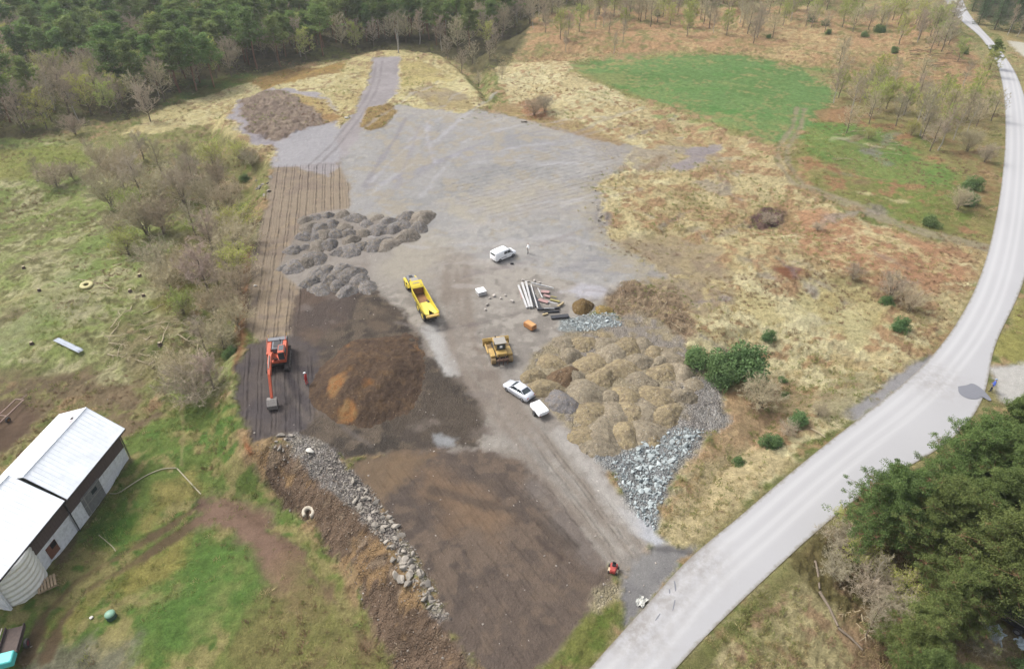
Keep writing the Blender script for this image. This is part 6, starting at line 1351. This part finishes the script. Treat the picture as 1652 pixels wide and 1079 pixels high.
# ------------------------------------------------------------------ grass tufts, stones, litter
def tuft(seed, m, n=26, r=.3, h=.35):
    rs = np.random.RandomState(seed); tb = TB(); P0 = rs.normal(0, r * .5, (n, 3)) * [1, 1, 0]; D = unit(P0 * .8 + rs.normal(0, .25, (n, 3)) + [0, 0, .55]); tb.twigs(P0 - [0, 0, .05], P0 + D * h * rs.uniform(.5, 1.1, (n, 1)), .022, rs, 0); return tb.mesh("tuft", [m])
STRAW = leafmat("straw_blades", K(210, 196, 148, .7), K(194, 176, 126, .7), K(176, 150, 112, .7), rand=.15); GRAS = leafmat("grass_blades", K(142, 152, 90, .75), K(162, 160, 102, .75), rand=.15); HEATH = leafmat("heather_blades", K(156, 126, 100, .75), K(138, 118, 96, .75), rand=.15, sub=False)
TU = [tuft(i, STRAW) for i in range(3)] + [tuft(5 + i, GRAS) for i in range(2)] + [tuft(8, HEATH, 34), tuft(9, HEATH, 30)]
small = [rock_mesh("stone", 70 + i, mat("loose_stone", K(172, 164, 154), .9, .2, 3, rand=.3), 1) for i in range(3)]
def scatter_by(name, protos, n, y0, y1, wfun, smin, smax, idxf, tilt=0, sink=0.0, seed=1):
    rs = np.random.RandomState(seed); v = rs.uniform(0, 1, n); yy = y0 + (y1 - y0) * v ** 1.6; hw = .8 * (yy * cP + CAM_H * sP) + 6; xx = rs.uniform(-1, 1, n) * hw
    wg = wfun(xx, yy); k = rs.uniform(0, 1, n) < wg; k &= poly_sd(ROAD, xx, yy, 2) > .5; xx, yy = xx[k], yy[k]; zz = _samp(ZG, xx, yy) - sink; m = len(xx)
    gn_scatter(name, protos, np.stack([xx, yy, zz], 1), np.stack([rs.uniform(-tilt, tilt, m), rs.uniform(-tilt, tilt, m), rs.uniform(0, 6.28, m)], 1), smin + (smax - smin) * rs.uniform(0, 1, m) ** 2.2, idxf(xx, yy, rs)); print(name, m)
def gidx(x, y, rs):
    q = fbm(x * .08, y * .08, 91, 3) + rs.normal(0, .35, len(x)); left = x < -14
    return np.where(q > .3, rs.randint(5, 7, len(x)), np.where((q < -.25) | (left & (q < .15)), rs.randint(3, 5, len(x)), rs.randint(0, 3, len(x))))
SGN = lambda x, y: poly_sd(GREEN, x, y, 2)
scatter_by("rough_grass", TU, 90000, 26, 230, lambda x, y: np.clip(_samp(MGG, x, y), 0, 1) * sst(-.2, .5, fbm(x * .15, y * .15, 77, 3) + .25) * (SGN(x, y) > 0) * (1 - .75 * (sst(60, 45, y) * (x < 0))) * .75, .5, 1.5, gidx)
scatter_by("loose_stones", small, 30000, 26, 150, lambda x, y: np.clip(_samp(MRG, x, y) * .5 + _samp(MVG, x, y) * .07, 0, 1), .03, .2, lambda x, y, rs: rs.randint(0, 3, len(x)), .6, .0, 2)
def stick_mesh(seed, m, L_=2.2, n=5):
    rs = np.random.RandomState(seed); tb = TB(); tp = np.cumsum(np.vstack([[0, 0, .08], rs.normal(0, .08, (5, 3)) * [1, 1, .3] + [L_ / 5, 0, 0]]), 0); rr = np.linspace(.05, .018, 6); tb.tubes(tp[:-1], tp[1:], rr[:-1], rr[1:], 0, 5)
    for k in range(n):
        a = tp[rs.randint(1, 5)]; d = unit(np.array([.7, rs.choice([-1, 1]) * rs.uniform(.3, .9), rs.uniform(0, .3)])); tb.tubes([a], [a + d * rs.uniform(.4, 1.0)], .022, .008, 0, 4)
    return tb.mesh("branch", [m])
PW = mat("pale_dead_wood", K(206, 190, 156), .85, .15, 3, rand=.15); BW = mat("brown_dead_wood", K(160, 138, 112), .9, .15, 3, rand=.2)
SP = [stick_mesh(i, PW) for i in range(3)]; SB = [stick_mesh(10 + i, BW) for i in range(3)]
def branch(px, py, ang, sc, label, group, pale=True):
    P = P3(px, py, .02); o = bpy.data.objects.new("fallen_branch", random.choice(SP if pale else SB)); COL.objects.link(o); o.location = P; o.rotation_euler = (0, random.uniform(-.08, .02), ang); o.scale = (sc,) * 3; tag(o, label, "branch", group)
for i in range(64):
    px = random.uniform(165, 375); py = random.uniform(500, 610) if i % 3 else random.uniform(520, 580); branch(px, py, random.uniform(-.6, .6) + (1.4 if random.random() < .35 else 0), random.uniform(.7, 1.7), "pale felled branch lying in the clearing between barn and site", "felled branches in the clearing")
for i in range(26): branch(random.uniform(0, 190), random.uniform(330, 470), random.uniform(-.5, .5), random.uniform(.6, 1.4), "weathered branch lying in the upper left clearing", "branches in the upper left clearing", i % 2 == 0)
for i in range(60): a = random.uniform(0, 6.28); r_ = random.random() ** .5; branch(1045 + 62 * r_ * math.cos(a), 492 + 32 * r_ * math.sin(a), random.uniform(0, 6.28), random.uniform(.5, 1.1), "brown branch in the brushwood heap above the tan heaps", "branches of the brushwood heap", i % 4 == 0)
for i in range(26): a = random.uniform(0, 6.28); r_ = random.random() ** .5; branch(1505 + 45 * r_ * math.cos(a), 92 + 16 * r_ * math.sin(a), random.uniform(-.6, .6), random.uniform(1.2, 2.2), "purplish felled branch on the moor beside the far road", "felled branches beside the far road", False)
for i in range(18): branch(random.uniform(1330, 1440), random.uniform(205, 262), random.uniform(-.8, .8), random.uniform(.8, 1.6), "bleached branch lying below the birch slope", "branches below the birch slope")
for i in range(20): branch(random.uniform(1380, 1600), random.uniform(930, 1070), random.uniform(0, 6.28), random.uniform(.5, 1.2), "dead branch on the floor below the pines", "dead branches below the pines", i % 2 == 0)
for i, (px, py) in enumerate([(226, 446), (232, 478), (38, 432), (52, 556), (64, 470), (210, 470), (258, 556), (320, 540)]):
    P = P3(px, py); t = thing("tree_stump", "cut tree stump standing in the left clearing", "tree stump", P, random.uniform(0, 6), "tree stumps in the left clearing")
    MB().tube([(0, 0, -.1), (0, 0, .1), (0, 0, .42)], [.36, .26, .23], 10).build("bark", BARK_B, t); MB().tube([(0, 0, .42), (0, 0, .435)], .215, 10).build("cut_face", PW, t)
for (a, b_, r_, lb) in (((1315, 905), (1322, 950), .12, "grey log of the old edging below the leafless brush"), ((1322, 955), (1352, 1010), .14, "reddish log of the old edging across the road"), ((1352, 1012), (1392, 1048), .12, "lowest log of the old edging across the road"),
                        ((1308, 692), (1331, 706), .09, "pale pole lying beside the asphalt road"), ((180, 795), (212, 772), .0, "")):
    if r_: A, B = P3(*a), P3(*b_); o = MB().tube([A + Vector((0, 0, r_)), (A + B) / 2 + Vector((.1, .05, r_)), B + Vector((0, 0, r_))], [r_, r_ * .9, r_ * .7], 8).build("log", PW if "pale" in lb else BARK_G); tag(o, lb, "log")

# ------------------------------------------------------------------ barn
def barn():
    zb = zt(-42.5, 48); t = thing("barn", "white barn with pale metal roof and brown boarded band", "barn", (-45.3, 45.7, zb), math.atan2(9.6, 1.1) - R(90))
    # local: +Y along the wall away from the viewer, -X into the building
    dz = -3.2 - zb
    WALL = mat("white_boards", K(226, 228, 232, .75), .8, .06, 1.5, dirt=K(170, 172, 172), dirtamt=.5); BAND = mat("brown_boards", K(112, 96, 92), .85, .12, 4); DOORG = mat("grey_boards", K(140, 142, 140), .85, .25, 3)
    ROOF = mat("pale_metal_roof", (.80, .83, .86), .45, .05, .5, spec=.4, dirt=(.62, .64, .66), dirtamt=.55); TRIM = mat("dark_trim", K(74, 72, 74), .7, .1, 3)
    E1, Rz, Wz = 5.0, 7.7, 6.4
    w_ = MB()
    for y0, y1, x in ((0.05, 9.7, 0), (-5.4, -.05, -.1)):
        w_.box((x - .12, (y0 + y1) / 2, 1.55), (.24, y1 - y0, 3.1))
    w_.box((-3.0, 9.58, 2.5), (5.6, .24, 5.0)); w_.prism([(-.3, 5.0), (-2.9, 7.45), (-6.0, 6.1), (-6.0, 5.0)], 9.48, 9.68); w_.box((-6.2, 0, 3.0), (.24, 19, 6.0)); w_.box((-3, -9.4, 2.5), (5.6, .24, 5.0))
    pass
    w_.build("wall", WALL, t)
    bd = MB()
    for y0, y1, x in ((0.05, 9.68, 0), (-5.4, -.05, -.1)): bd.box((x - .10, (y0 + y1) / 2, 3.75), (.30, y1 - y0, 2.3))
    n = 40
    for i in range(n): bd.box((.035 if i / n * 15.1 - 5.4 > 0 else -.065, -5.3 + 15 * i / n, 3.75), (.06, .05, 2.25))
    bd.build("boarded_band", BAND, t)
    for y in (8.3, 6.0, 3.4, 1.2): MB().box((.08, y, 4.35), (.06, 1.1, .22)).build("vent", mat("pale_slats", K(170, 166, 162)), t)
    d = MB().box((.03, 3.3, 1.5), (.1, 3.0, 2.7)).build("door", DOORG, t)
    for k in range(9): pass
    MB().box((.09, 3.3, 1.5), (.05, 3.0, .1)).box((.09, 3.3, 2.6), (.05, 3.0, .1)).box((.09, 2.2, 1.5), (.05, .1, 2.6)).build("door_frame", mat("pale_slats", K(170, 166, 162)), d); MB().box((.09, 3.7, 2.1), (.06, .8, .5)).build("window", GLASS, d)
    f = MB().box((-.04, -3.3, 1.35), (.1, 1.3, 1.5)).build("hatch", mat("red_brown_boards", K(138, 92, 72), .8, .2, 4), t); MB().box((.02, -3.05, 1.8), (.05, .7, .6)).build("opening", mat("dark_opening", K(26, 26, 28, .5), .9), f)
    def slab(xa, za, xb, zb_, xc, zc, y0, y1, th=.1):
        m = MB(); m.loft([[(xa, y, za), (xb, y, zb_), (xc, y, zc), (xc, y, zc - th), (xb, y, zb_ - th), (xa, y, za - th)] for y in (y0, y1)])
        L1 = math.hypot(xb - xa, zb_ - za); nn = int((y1 - y0) / .5)
        for i in range(nn + 1):
            y = y0 + .03 + (y1 - y0 - .06) * i / nn
            for (x0, z0, x1, z1) in ((xa, za, xb, zb_), (xb, zb_, xc, zc)): m.tube([(x0 + (-.05 if x0 > x1 else .05), y, z0 + .02), (x1, y, z1 + .015)], .03, 4)
        return m
    r1 = slab(.62, 4.95, -2.9, 7.75, -6.8, 6.3, .1, 10.3).build("roof", ROOF, t); MB().tube([(-2.9, .2, 7.79), (-2.9, 10.25, 7.79)], .08, 6).build("ridge_cap", ROOF, r1)
    r2 = slab(.55, 5.0, -4.0, 8.15, -8.2, 6.7, -10, -.15).build("roof", ROOF, t); MB().tube([(-4.0, -.2, 8.2), (-4.0, -9.9, 8.2)], .08, 6).build("ridge_cap", ROOF, r2)
    MB().box((.66, 5.1, 4.86), (.06, 10.3, .16)).box((.58, -5.1, 4.9), (.06, 9.8, .18)).build("fascia", TRIM, t)
    h = MB().box((-3.6, 8.7, 7.56), (.28, .35, .1)).build("roof_vent", BLACK, r1); MB().box((-3.2, 8.2, 7.69), (.7, .5, .03), M=Matrix.Rotation(-.36, 4, 'Y')).build("rust_stain", mat("roof_stain", K(196, 186, 190)), r1)
    for (x, y) in ((.08, 0.0), (-.02, -5.45), (.06, 9.75)): MB().tube([(x + .06, y, 0), (x + .06, y, 4.3), (x + .5, y, 4.85)], .06, 6).build("downpipe", TRIM, t)
    # ribbed round tower standing under the near eave
    s_ = MB(); q = []
    for k in range(40):
        a = 2 * math.pi * k / 40; q.append((-2.15 + math.cos(a), -7.1 + math.sin(a)))
    secs = []; z = 0; i = 0
    while z < 4.9:
        r_ = 2.62 + .05 * math.sin(z * 2 * math.pi / .62); secs.append([(-1.75 + r_ * math.cos(2 * math.pi * k / 48), -7.0 + r_ * math.sin(2 * math.pi * k / 48), z) for k in range(48)]); z += .103
    s_.loft(secs); s_.build("round_tower", mat("ribbed_white_steel", K(232, 230, 222, .8), .55, .05, 1, dirt=K(206, 202, 190, .7), dirtamt=.5), t, True)
    return t
barn()
def pallet():
    P = P3(78, 945); t = thing("pallet", "weathered wooden pallet leaning at the corner of the barn", "pallet", P, R(35)); PWD = mat("pallet_wood", K(196, 172, 140), .85, .15, 4)
    for i in range(6): MB().box((-.7 + .28 * i, 0, .34 + .03 * i), (.2, 1.5, .03)).build("board", PWD, t)
    for s in (-.65, 0, .65): MB().box((0, s, .24), (1.7, .09, .12)).build("bearer", PWD, t)
pallet()
def hose(pts, r_, label, m, dz=.04):
    Q = chaikin(np.array([tuple(P3(*p)) for p in pts]), 2); o = MB().tube([Vector(q) + Vector((0, 0, dz + r_)) for q in Q], r_, 6).build("hose", m); tag(o, label, "hose")
HOSE = mat("pale_hose", K(198, 190, 160), .7, .08, 3)
hose([(177, 796), (190, 797), (205, 788), (235, 768), (262, 757), (285, 755)], .06, "pale hose curving over the grass from the barn door", HOSE)
o = MB().tube([P3(286, 756, .08), P3(324, 797, .08)], .07, 6).build("pole", HOSE); tag(o, "straight pale pole lying at the end of the hose", "pole")
hose([(160, 864), (170, 872), (184, 884), (187, 890)], .045, "short pale hose lying beside the barn near the wheel ruts", HOSE)
# green water tank, concrete ring, corrugated sheets
P = P3(180, 995); t = thing("water_tank", "small round green tank with domed lid in the grass", "tank", P)
MB().tube([(0, 0, 0), (0, 0, .1), (0, 0, .5), (0, 0, .62)], [.44, .46, .46, .4], 20).build("tank_body", mat("dark_green_plastic", K(70, 104, 90), .6), t, True)
MB().tube([(0, 0, .6), (0, 0, .66), (0, 0, .78), (0, 0, .84)], [.46, .46, .3, .06], 20).build("lid", mat("mint_green_plastic", K(146, 190, 164), .5), t, True)
def rimring(px, py, R_, r_, m, label, nm, cat, arc=1.0, flat=1.0):
    P = P3(px, py, .15); o = MB(); n = 28; secs = []
    for k in range(n + 1):
        a = 2 * math.pi * arc * k / n; secs.append([((R_ + r_ * math.cos(q)) * math.cos(a), (R_ + r_ * math.cos(q)) * math.sin(a) * .8, r_ * flat * math.sin(q) + r_ * flat * .6) for q in [2 * math.pi * j / 8 for j in range(8)]])
    o.loft(secs, arc < 1); e = o.build(nm, m, None, True); e.location = P; e.rotation_euler.z = R(-60); tag(e, label, cat)
rimring(498, 828, .62, .24, mat("pale_plastic_bag", K(214, 204, 184), .8, .12, 2), "pale ring shaped sack lying at the foot of the dirt bank", "ring_sack", "sack", .82, 1.0)
rimring(140, 461, .85, .42, mat("hay", K(214, 206, 150), .9, .15, 3, bump=.6, bd=.08), "ring of pale hay round a hollow in the green clearing", "hay_ring", "hay", 1.0, .5)
P = P3(111, 559); t = thing("corrugated_sheets", "long stack of grey corrugated metal sheets in the clearing", "metal sheets", P, heading((86, 545), (138, 570)), sc=(1.1, .6, .6))
for k in range(3):
    o = MB(); n = 18; o.loft([[(x, -.62 + 1.24 * j / n + .04 * k, .12 + .06 * k + .035 * math.sin(j * 1.9) + (0)) for j in range(n + 1)] + [(x, -.62 + 1.24 * j / n + .04 * k, .10 + .06 * k + .035 * math.sin(j * 1.9)) for j in range(n, -1, -1)] for x in (-2.65 + .1 * k, 2.65 - .15 * k)]).build("sheet", mat("zinc_sheet", K(176, 186, 200), .4, .12, 2, .3, dirt=K(140, 146, 150), dirtamt=.5), t)
for x in (-2, 0, 2): MB().box((x, 0, .04), (.12, 1.2, .1)).build("bearer", BW, t)
# trailer frame at the left edge
def frame_trailer():
    P = P3(14, 672); t = thing("flat_trailer", "rusty flat frame trailer standing in mud beyond the barn", "trailer", P, heading((-8, 694), (32, 655))); m = mat("pinkish_steel", K(176, 150, 136), .8, .15, 4)
    for s in (-.55, .55): MB().box((0, s, .75), (5.0, .1, .14)).build("side_rail", m, t)
    for x in (-2.45, -.6, 2.45): MB().box((x, 0, .752), (.1, 1.0, .13)).build("cross_member", m, t)
    for s in (-1, 1): wheel(t, -.9, s * .75, .36, .22, RUST, s)
    MB().tube([(2.5, 0, .7), (3.6, 0, .5)], .06, 6).build("drawbar", m, t)
frame_trailer()
def tractor_wagon():
    P = P3(25, 1050); t = thing("farm_wagon", "dark farm wagon with a turquoise front panel at the bottom left", "wagon", P, heading((32, 1000), (14, 1070))); TQ = mat("turquoise_paint", K(96, 214, 210, .6), .5, .06, 3)
    MB().box((-.5, 0, .85), (2.6, 1.5, .25), bev=.04).build("bed", mat("weathered_wood", K(108, 94, 88), .9, .2, 4), t)
    for s in (-1, 1):
        MB().box((-.5, s * .74, 1.12), (2.6, .07, .35)).build("side_board", mat("dark_board", K(92, 80, 78), .9, .2, 4), t); wheel(t, -.2, s * 1.0, .42, .24, mat("wine_red_rim", K(134, 52, 68)), s)
    MB().box((1.5, 0, 1.15), (1.25, 1.45, .7), bev=.08, taper=(.9, .94)).build("front_panel", TQ, t); MB().tube([(-1.6, -.85, 1.5), (1.2, -.95, 1.35)], .05, 6).build("pole", mat("pale_pole", K(206, 196, 184)), t)
    MB().tube([(2.1, 0, .6), (3.2, 0, .45)], .05, 6).build("drawbar", DARKST, t)
tractor_wagon()

# ------------------------------------------------------------------ scrap pile and site odds and ends
def c6(x, y): return (760 + x / 6.745, 440 + y / 6.745)
def beam(a, b_, wd, th, z0, z1, m, label, nm="beam", cat="beam"):
    A, B = P3(*c6(*a), z0), P3(*c6(*b_), z1); d = B - A; L_ = d.length; rz = math.atan2(d.y, d.x); ry = -math.asin(d.z / L_)
    o = MB(); o.box((0, 0, 0), (L_, wd, th), bev=min(wd, th) * .12); e = o.build(nm, m); e.location = (A + B) / 2; e.rotation_euler = (0, ry, rz); tag(e, label, cat)
WB = mat("white_beam", K(222, 222, 222), .6, .06, 2, dirt=K(160, 150, 140), dirtamt=.4); BB = mat("black_beam", K(52, 54, 62), .6, .1, 3); PB = mat("pink_board", K(186, 150, 146), .8, .12, 3); YB = mat("yellow_board", K(166, 156, 100), .85, .12, 3); TB_ = mat("tan_timber", K(196, 178, 140), .85, .12, 3)
beam((515, 150), (610, 390), .28, .3, .15, .15, WB, "white beam at the left end of the scrap pile"); beam((555, 130), (640, 395), .34, .3, .3, .3, WB, "thick white beam second from the left in the scrap pile")
beam((595, 125), (665, 390), .28, .28, .45, .2, WB, "white beam in the middle of the parallel white beams"); beam((650, 145), (725, 400), .16, .25, .25, .25, WB, "thin white beam with a dark gap on its left"); beam((655, 145), (895, 190), .16, .2, .6, .35, WB, "white beam lying crosswise over the far end of the scrap")
beam((625, 150), (700, 380), .2, .22, .12, .12, BB, "black beam between two white beams"); beam((725, 200), (775, 300), .12, .14, .55, .5, WB, "short thin white bar on the pink boards"); beam((840, 345), (935, 368), .16, .16, .5, .45, WB, "short white bar above the black beams")
beam((690, 250), (760, 400), .35, .2, .1, .12, BB, "black board behind the pink boards"); beam((720, 420), (965, 405), .3, .3, .3, .3, BB, "upper black beam at the near side of the scrap"); beam((790, 440), (960, 432), .3, .22, .15, .2, BB, "middle black beam at the near side of the scrap")
beam((790, 422), (905, 424), .1, .12, .52, .52, WB, "white strip lying on the upper black beam"); beam((868, 500), (1062, 485), .75, .14, .25, .3, BB, "wide black slab at the near right of the scrap", "slab", "slab"); beam((778, 468), (836, 458), .3, .24, .15, .2, TB_, "stubby cream block before the black beams", "block", "block")
beam((760, 215), (850, 225), .7, .08, .2, .3, PB, "pink board at the far side of the scrap", "board", "board"); beam((735, 300), (840, 335), .7, .08, .2, .25, PB, "pink board in the middle of the scrap", "board", "board"); beam((790, 260), (860, 280), .5, .08, .35, .3, PB, "small pink board lying on the others", "board", "board")
beam((860, 300), (965, 330), .4, .1, .2, .2, YB, "mossy yellow board at the right of the scrap", "board", "board"); beam((850, 270), (930, 280), .2, .1, .3, .2, YB, "thin yellow lath behind the mossy board", "board", "board"); beam((940, 390), (1005, 345), .3, .3, .25, .3, TB_, "cream timber stub at the right end of the scrap", "timber", "timber")
beam((520, 170), (555, 290), .14, .12, .1, .1, PB, "thin pinkish lath left of the white beams", "lath", "lath")
P = P3(776, 474); t = thing("white_box", "white square box beside the scrap pile", "box", P, heading((768, 478), (784, 474))); MB().box((0, 0, .35), (1.25, 1.25, .6), bev=.03).build("body", WB, t); MB().box((0, 0, .69), (1.3, 1.3, .06), bev=.02).build("lid", WHITE, t)
P = P3(855, 529); t = thing("orange_container", "orange box container between bulldozer and scrap pile", "container", P, heading((848, 524), (863, 533))); ORW = mat("weathered_orange", K(206, 142, 84, .55), .7, .12, 3, dirt=K(140, 110, 86), dirtamt=.4)
MB().box((0, 0, .42), (1.7, .95, .7), bev=.05).build("body", ORW, t); MB().box((.1, 0, .80), (1.4, .8, .06), bev=.02).build("lid", mat("pale_orange", K(222, 170, 110), .7), t)
for x in (-.6, .6): MB().box((x, 0, .05), (.12, .9, .1)).build("skid", DARKST, t)
rs2 = random.Random(4)
for (px, py) in ((790, 482), (797, 478), (808, 482), (815, 477), (786, 492), (783, 500), (826, 487), (844, 453), (852, 455), (862, 454), (870, 457)):
    e = MB(); e.box((0, 0, 0), (rs2.uniform(.3, .6), rs2.uniform(.25, .45), rs2.uniform(.2, .35)), bev=.05); o = e.build("concrete_lump", mat("concrete_lump", K(196, 188, 180), .9, .12, 3, rand=.15)); o.location = P3(px, py, .12); o.rotation_euler = (rs2.uniform(-.3, .3), rs2.uniform(-.3, .3), rs2.uniform(0, 6)); tag(o, "small pale concrete lump near the scrap pile", "concrete lump", "concrete lumps near the scrap pile")
P = P3(826, 426); o = MB().box((0, 0, .12), (.55, .35, .24), bev=.08).build("bag", BLACK); o.location = P; tag(o, "small dark bag on the gravel in front of the white van", "bag")
# dark flat frame and crumpled sheets at the bottom right
def dark_frame():
    P = P3(1638, 1005); t = thing("cargo_trailer", "black flat trailer with pale rails at the bottom right", "trailer", P, heading((1600, 985), (1660, 1030))); m = BLACK
    MB().box((0, 0, .55), (4.4, 1.7, .16)).build("bed", m, t)
    for s in (-1, 1): MB().box((0, s * .84, .8), (4.4, .08, .4)).build("side_board", m, t); wheel(t, .4, s * 1.0, .34, .22, side=s)
    for a, b_ in (((-1.4, -.55, .8), (2.0, -.55, .8)), ((-2.15, -.8, 1.0), (-2.15, .8, 1.0)), ((-1.4, -.55, .8), (-1.4, .1, .8))): MB().tube([a, b_], .05, 6).build("rail", mat("pale_rail", K(180, 172, 168)), t)
    MB().tube([(-2.2, 0, .5), (-3.3, 0, .42)], .06, 6).build("drawbar", m, t)
dark_frame()
def crumple(px, py, r_, label, rz=0.0, m=None):
    n = 22; u = np.linspace(-1, 1, n); xx, yy = np.meshgrid(u, u); a = np.arctan2(yy, xx); k = .7 + .3 * np.abs(np.sin(a * 2.5 + px)); z = .16 + .16 * fbm(xx * 3, yy * 3, int(px), 4) + .05 * (1 - np.hypot(xx, yy)); me = grid_mesh("plastic_sheet", n, n, np.stack([xx * k * r_, yy * k * r_ * .8, z], 2).reshape(-1, 3))
    me.materials.append(m or mat("pale_plastic", K(206, 222, 230), .4, .1, 2)); o = bpy.data.objects.new("plastic_sheet", me); COL.objects.link(o); o.location = P3(px, py); o.rotation_euler.z = rz; tag(o, label, "plastic sheet")
crumple(1603, 1018, .75, "crumpled pale plastic sheet left of the black trailer"); crumple(1606, 1032, .6, "smaller crumpled plastic sheet just below the larger one", 1); crumple(1650, 1040, .7, "bluish plastic sheet below the black trailer", 2); crumple(1034, 971, .55, "torn white tarp on the edge of the asphalt at the site entrance", .9, mat("white_tarp", K(220, 220, 212), .6, .1, 2))
# tar patches on the road
def patch(pts, nm, m, z=.092):
    P = chaikin(np.vstack([W0(pts), W0(pts)[:1]]), 2)[:-1]; c = P.mean(0); V = [(c[0], c[1], z)] + [(p[0], p[1], z) for p in P]; n = len(P); me = bpy.data.meshes.new(nm); me.from_pydata(V, [], [(0, i + 1, (i + 1) % n + 1) for i in range(n)]); me.materials.append(m)
    o = bpy.data.objects.new(nm, me); COL.objects.link(o); struct(o)
    bm = bmesh.new(); bm.from_mesh(me)
    for f in bm.faces:
        if f.normal.z < 0: f.normal_flip()
    bm.to_mesh(me); bm.free()
patch([(1545, 624), (1560, 622), (1568, 618), (1582, 626), (1592, 636), (1600, 646), (1596, 648), (1584, 640), (1576, 645), (1560, 644), (1546, 636)], "tar_patch", mat("fresh_tar", K(136, 138, 146), .8, .05, 3))
for q in (((1087, 937), (1089, 938), (1091, 952), (1089, 956)), ((1079, 950), (1081, 951), (1081, 958), (1079, 958)), ((1088, 968), (1090, 968), (1086, 986), (1084, 986)), ((1064, 990), (1066, 990), (1058, 1002), (1056, 1001))): patch(list(q), "crack_filler", mat("fresh_tar", K(136, 138, 146)))
# ------------------------------------------------------------------ air
def haze():
    m = newmat("haze"); b = NB(m); v = b.n('ShaderNodeVolumePrincipled'); o = b.n('ShaderNodeOutputMaterial'); v.inputs['Color'].default_value = (.93, .95, 1, 1); v.inputs['Density'].default_value = .00018; v.inputs['Anisotropy'].default_value = .2; b.l(v.outputs[0], o.inputs['Volume'])
    q = MB().box((0, 700, 34), (3400, 1800, 88)).build("haze", m); q["kind"] = "stuff"
haze()
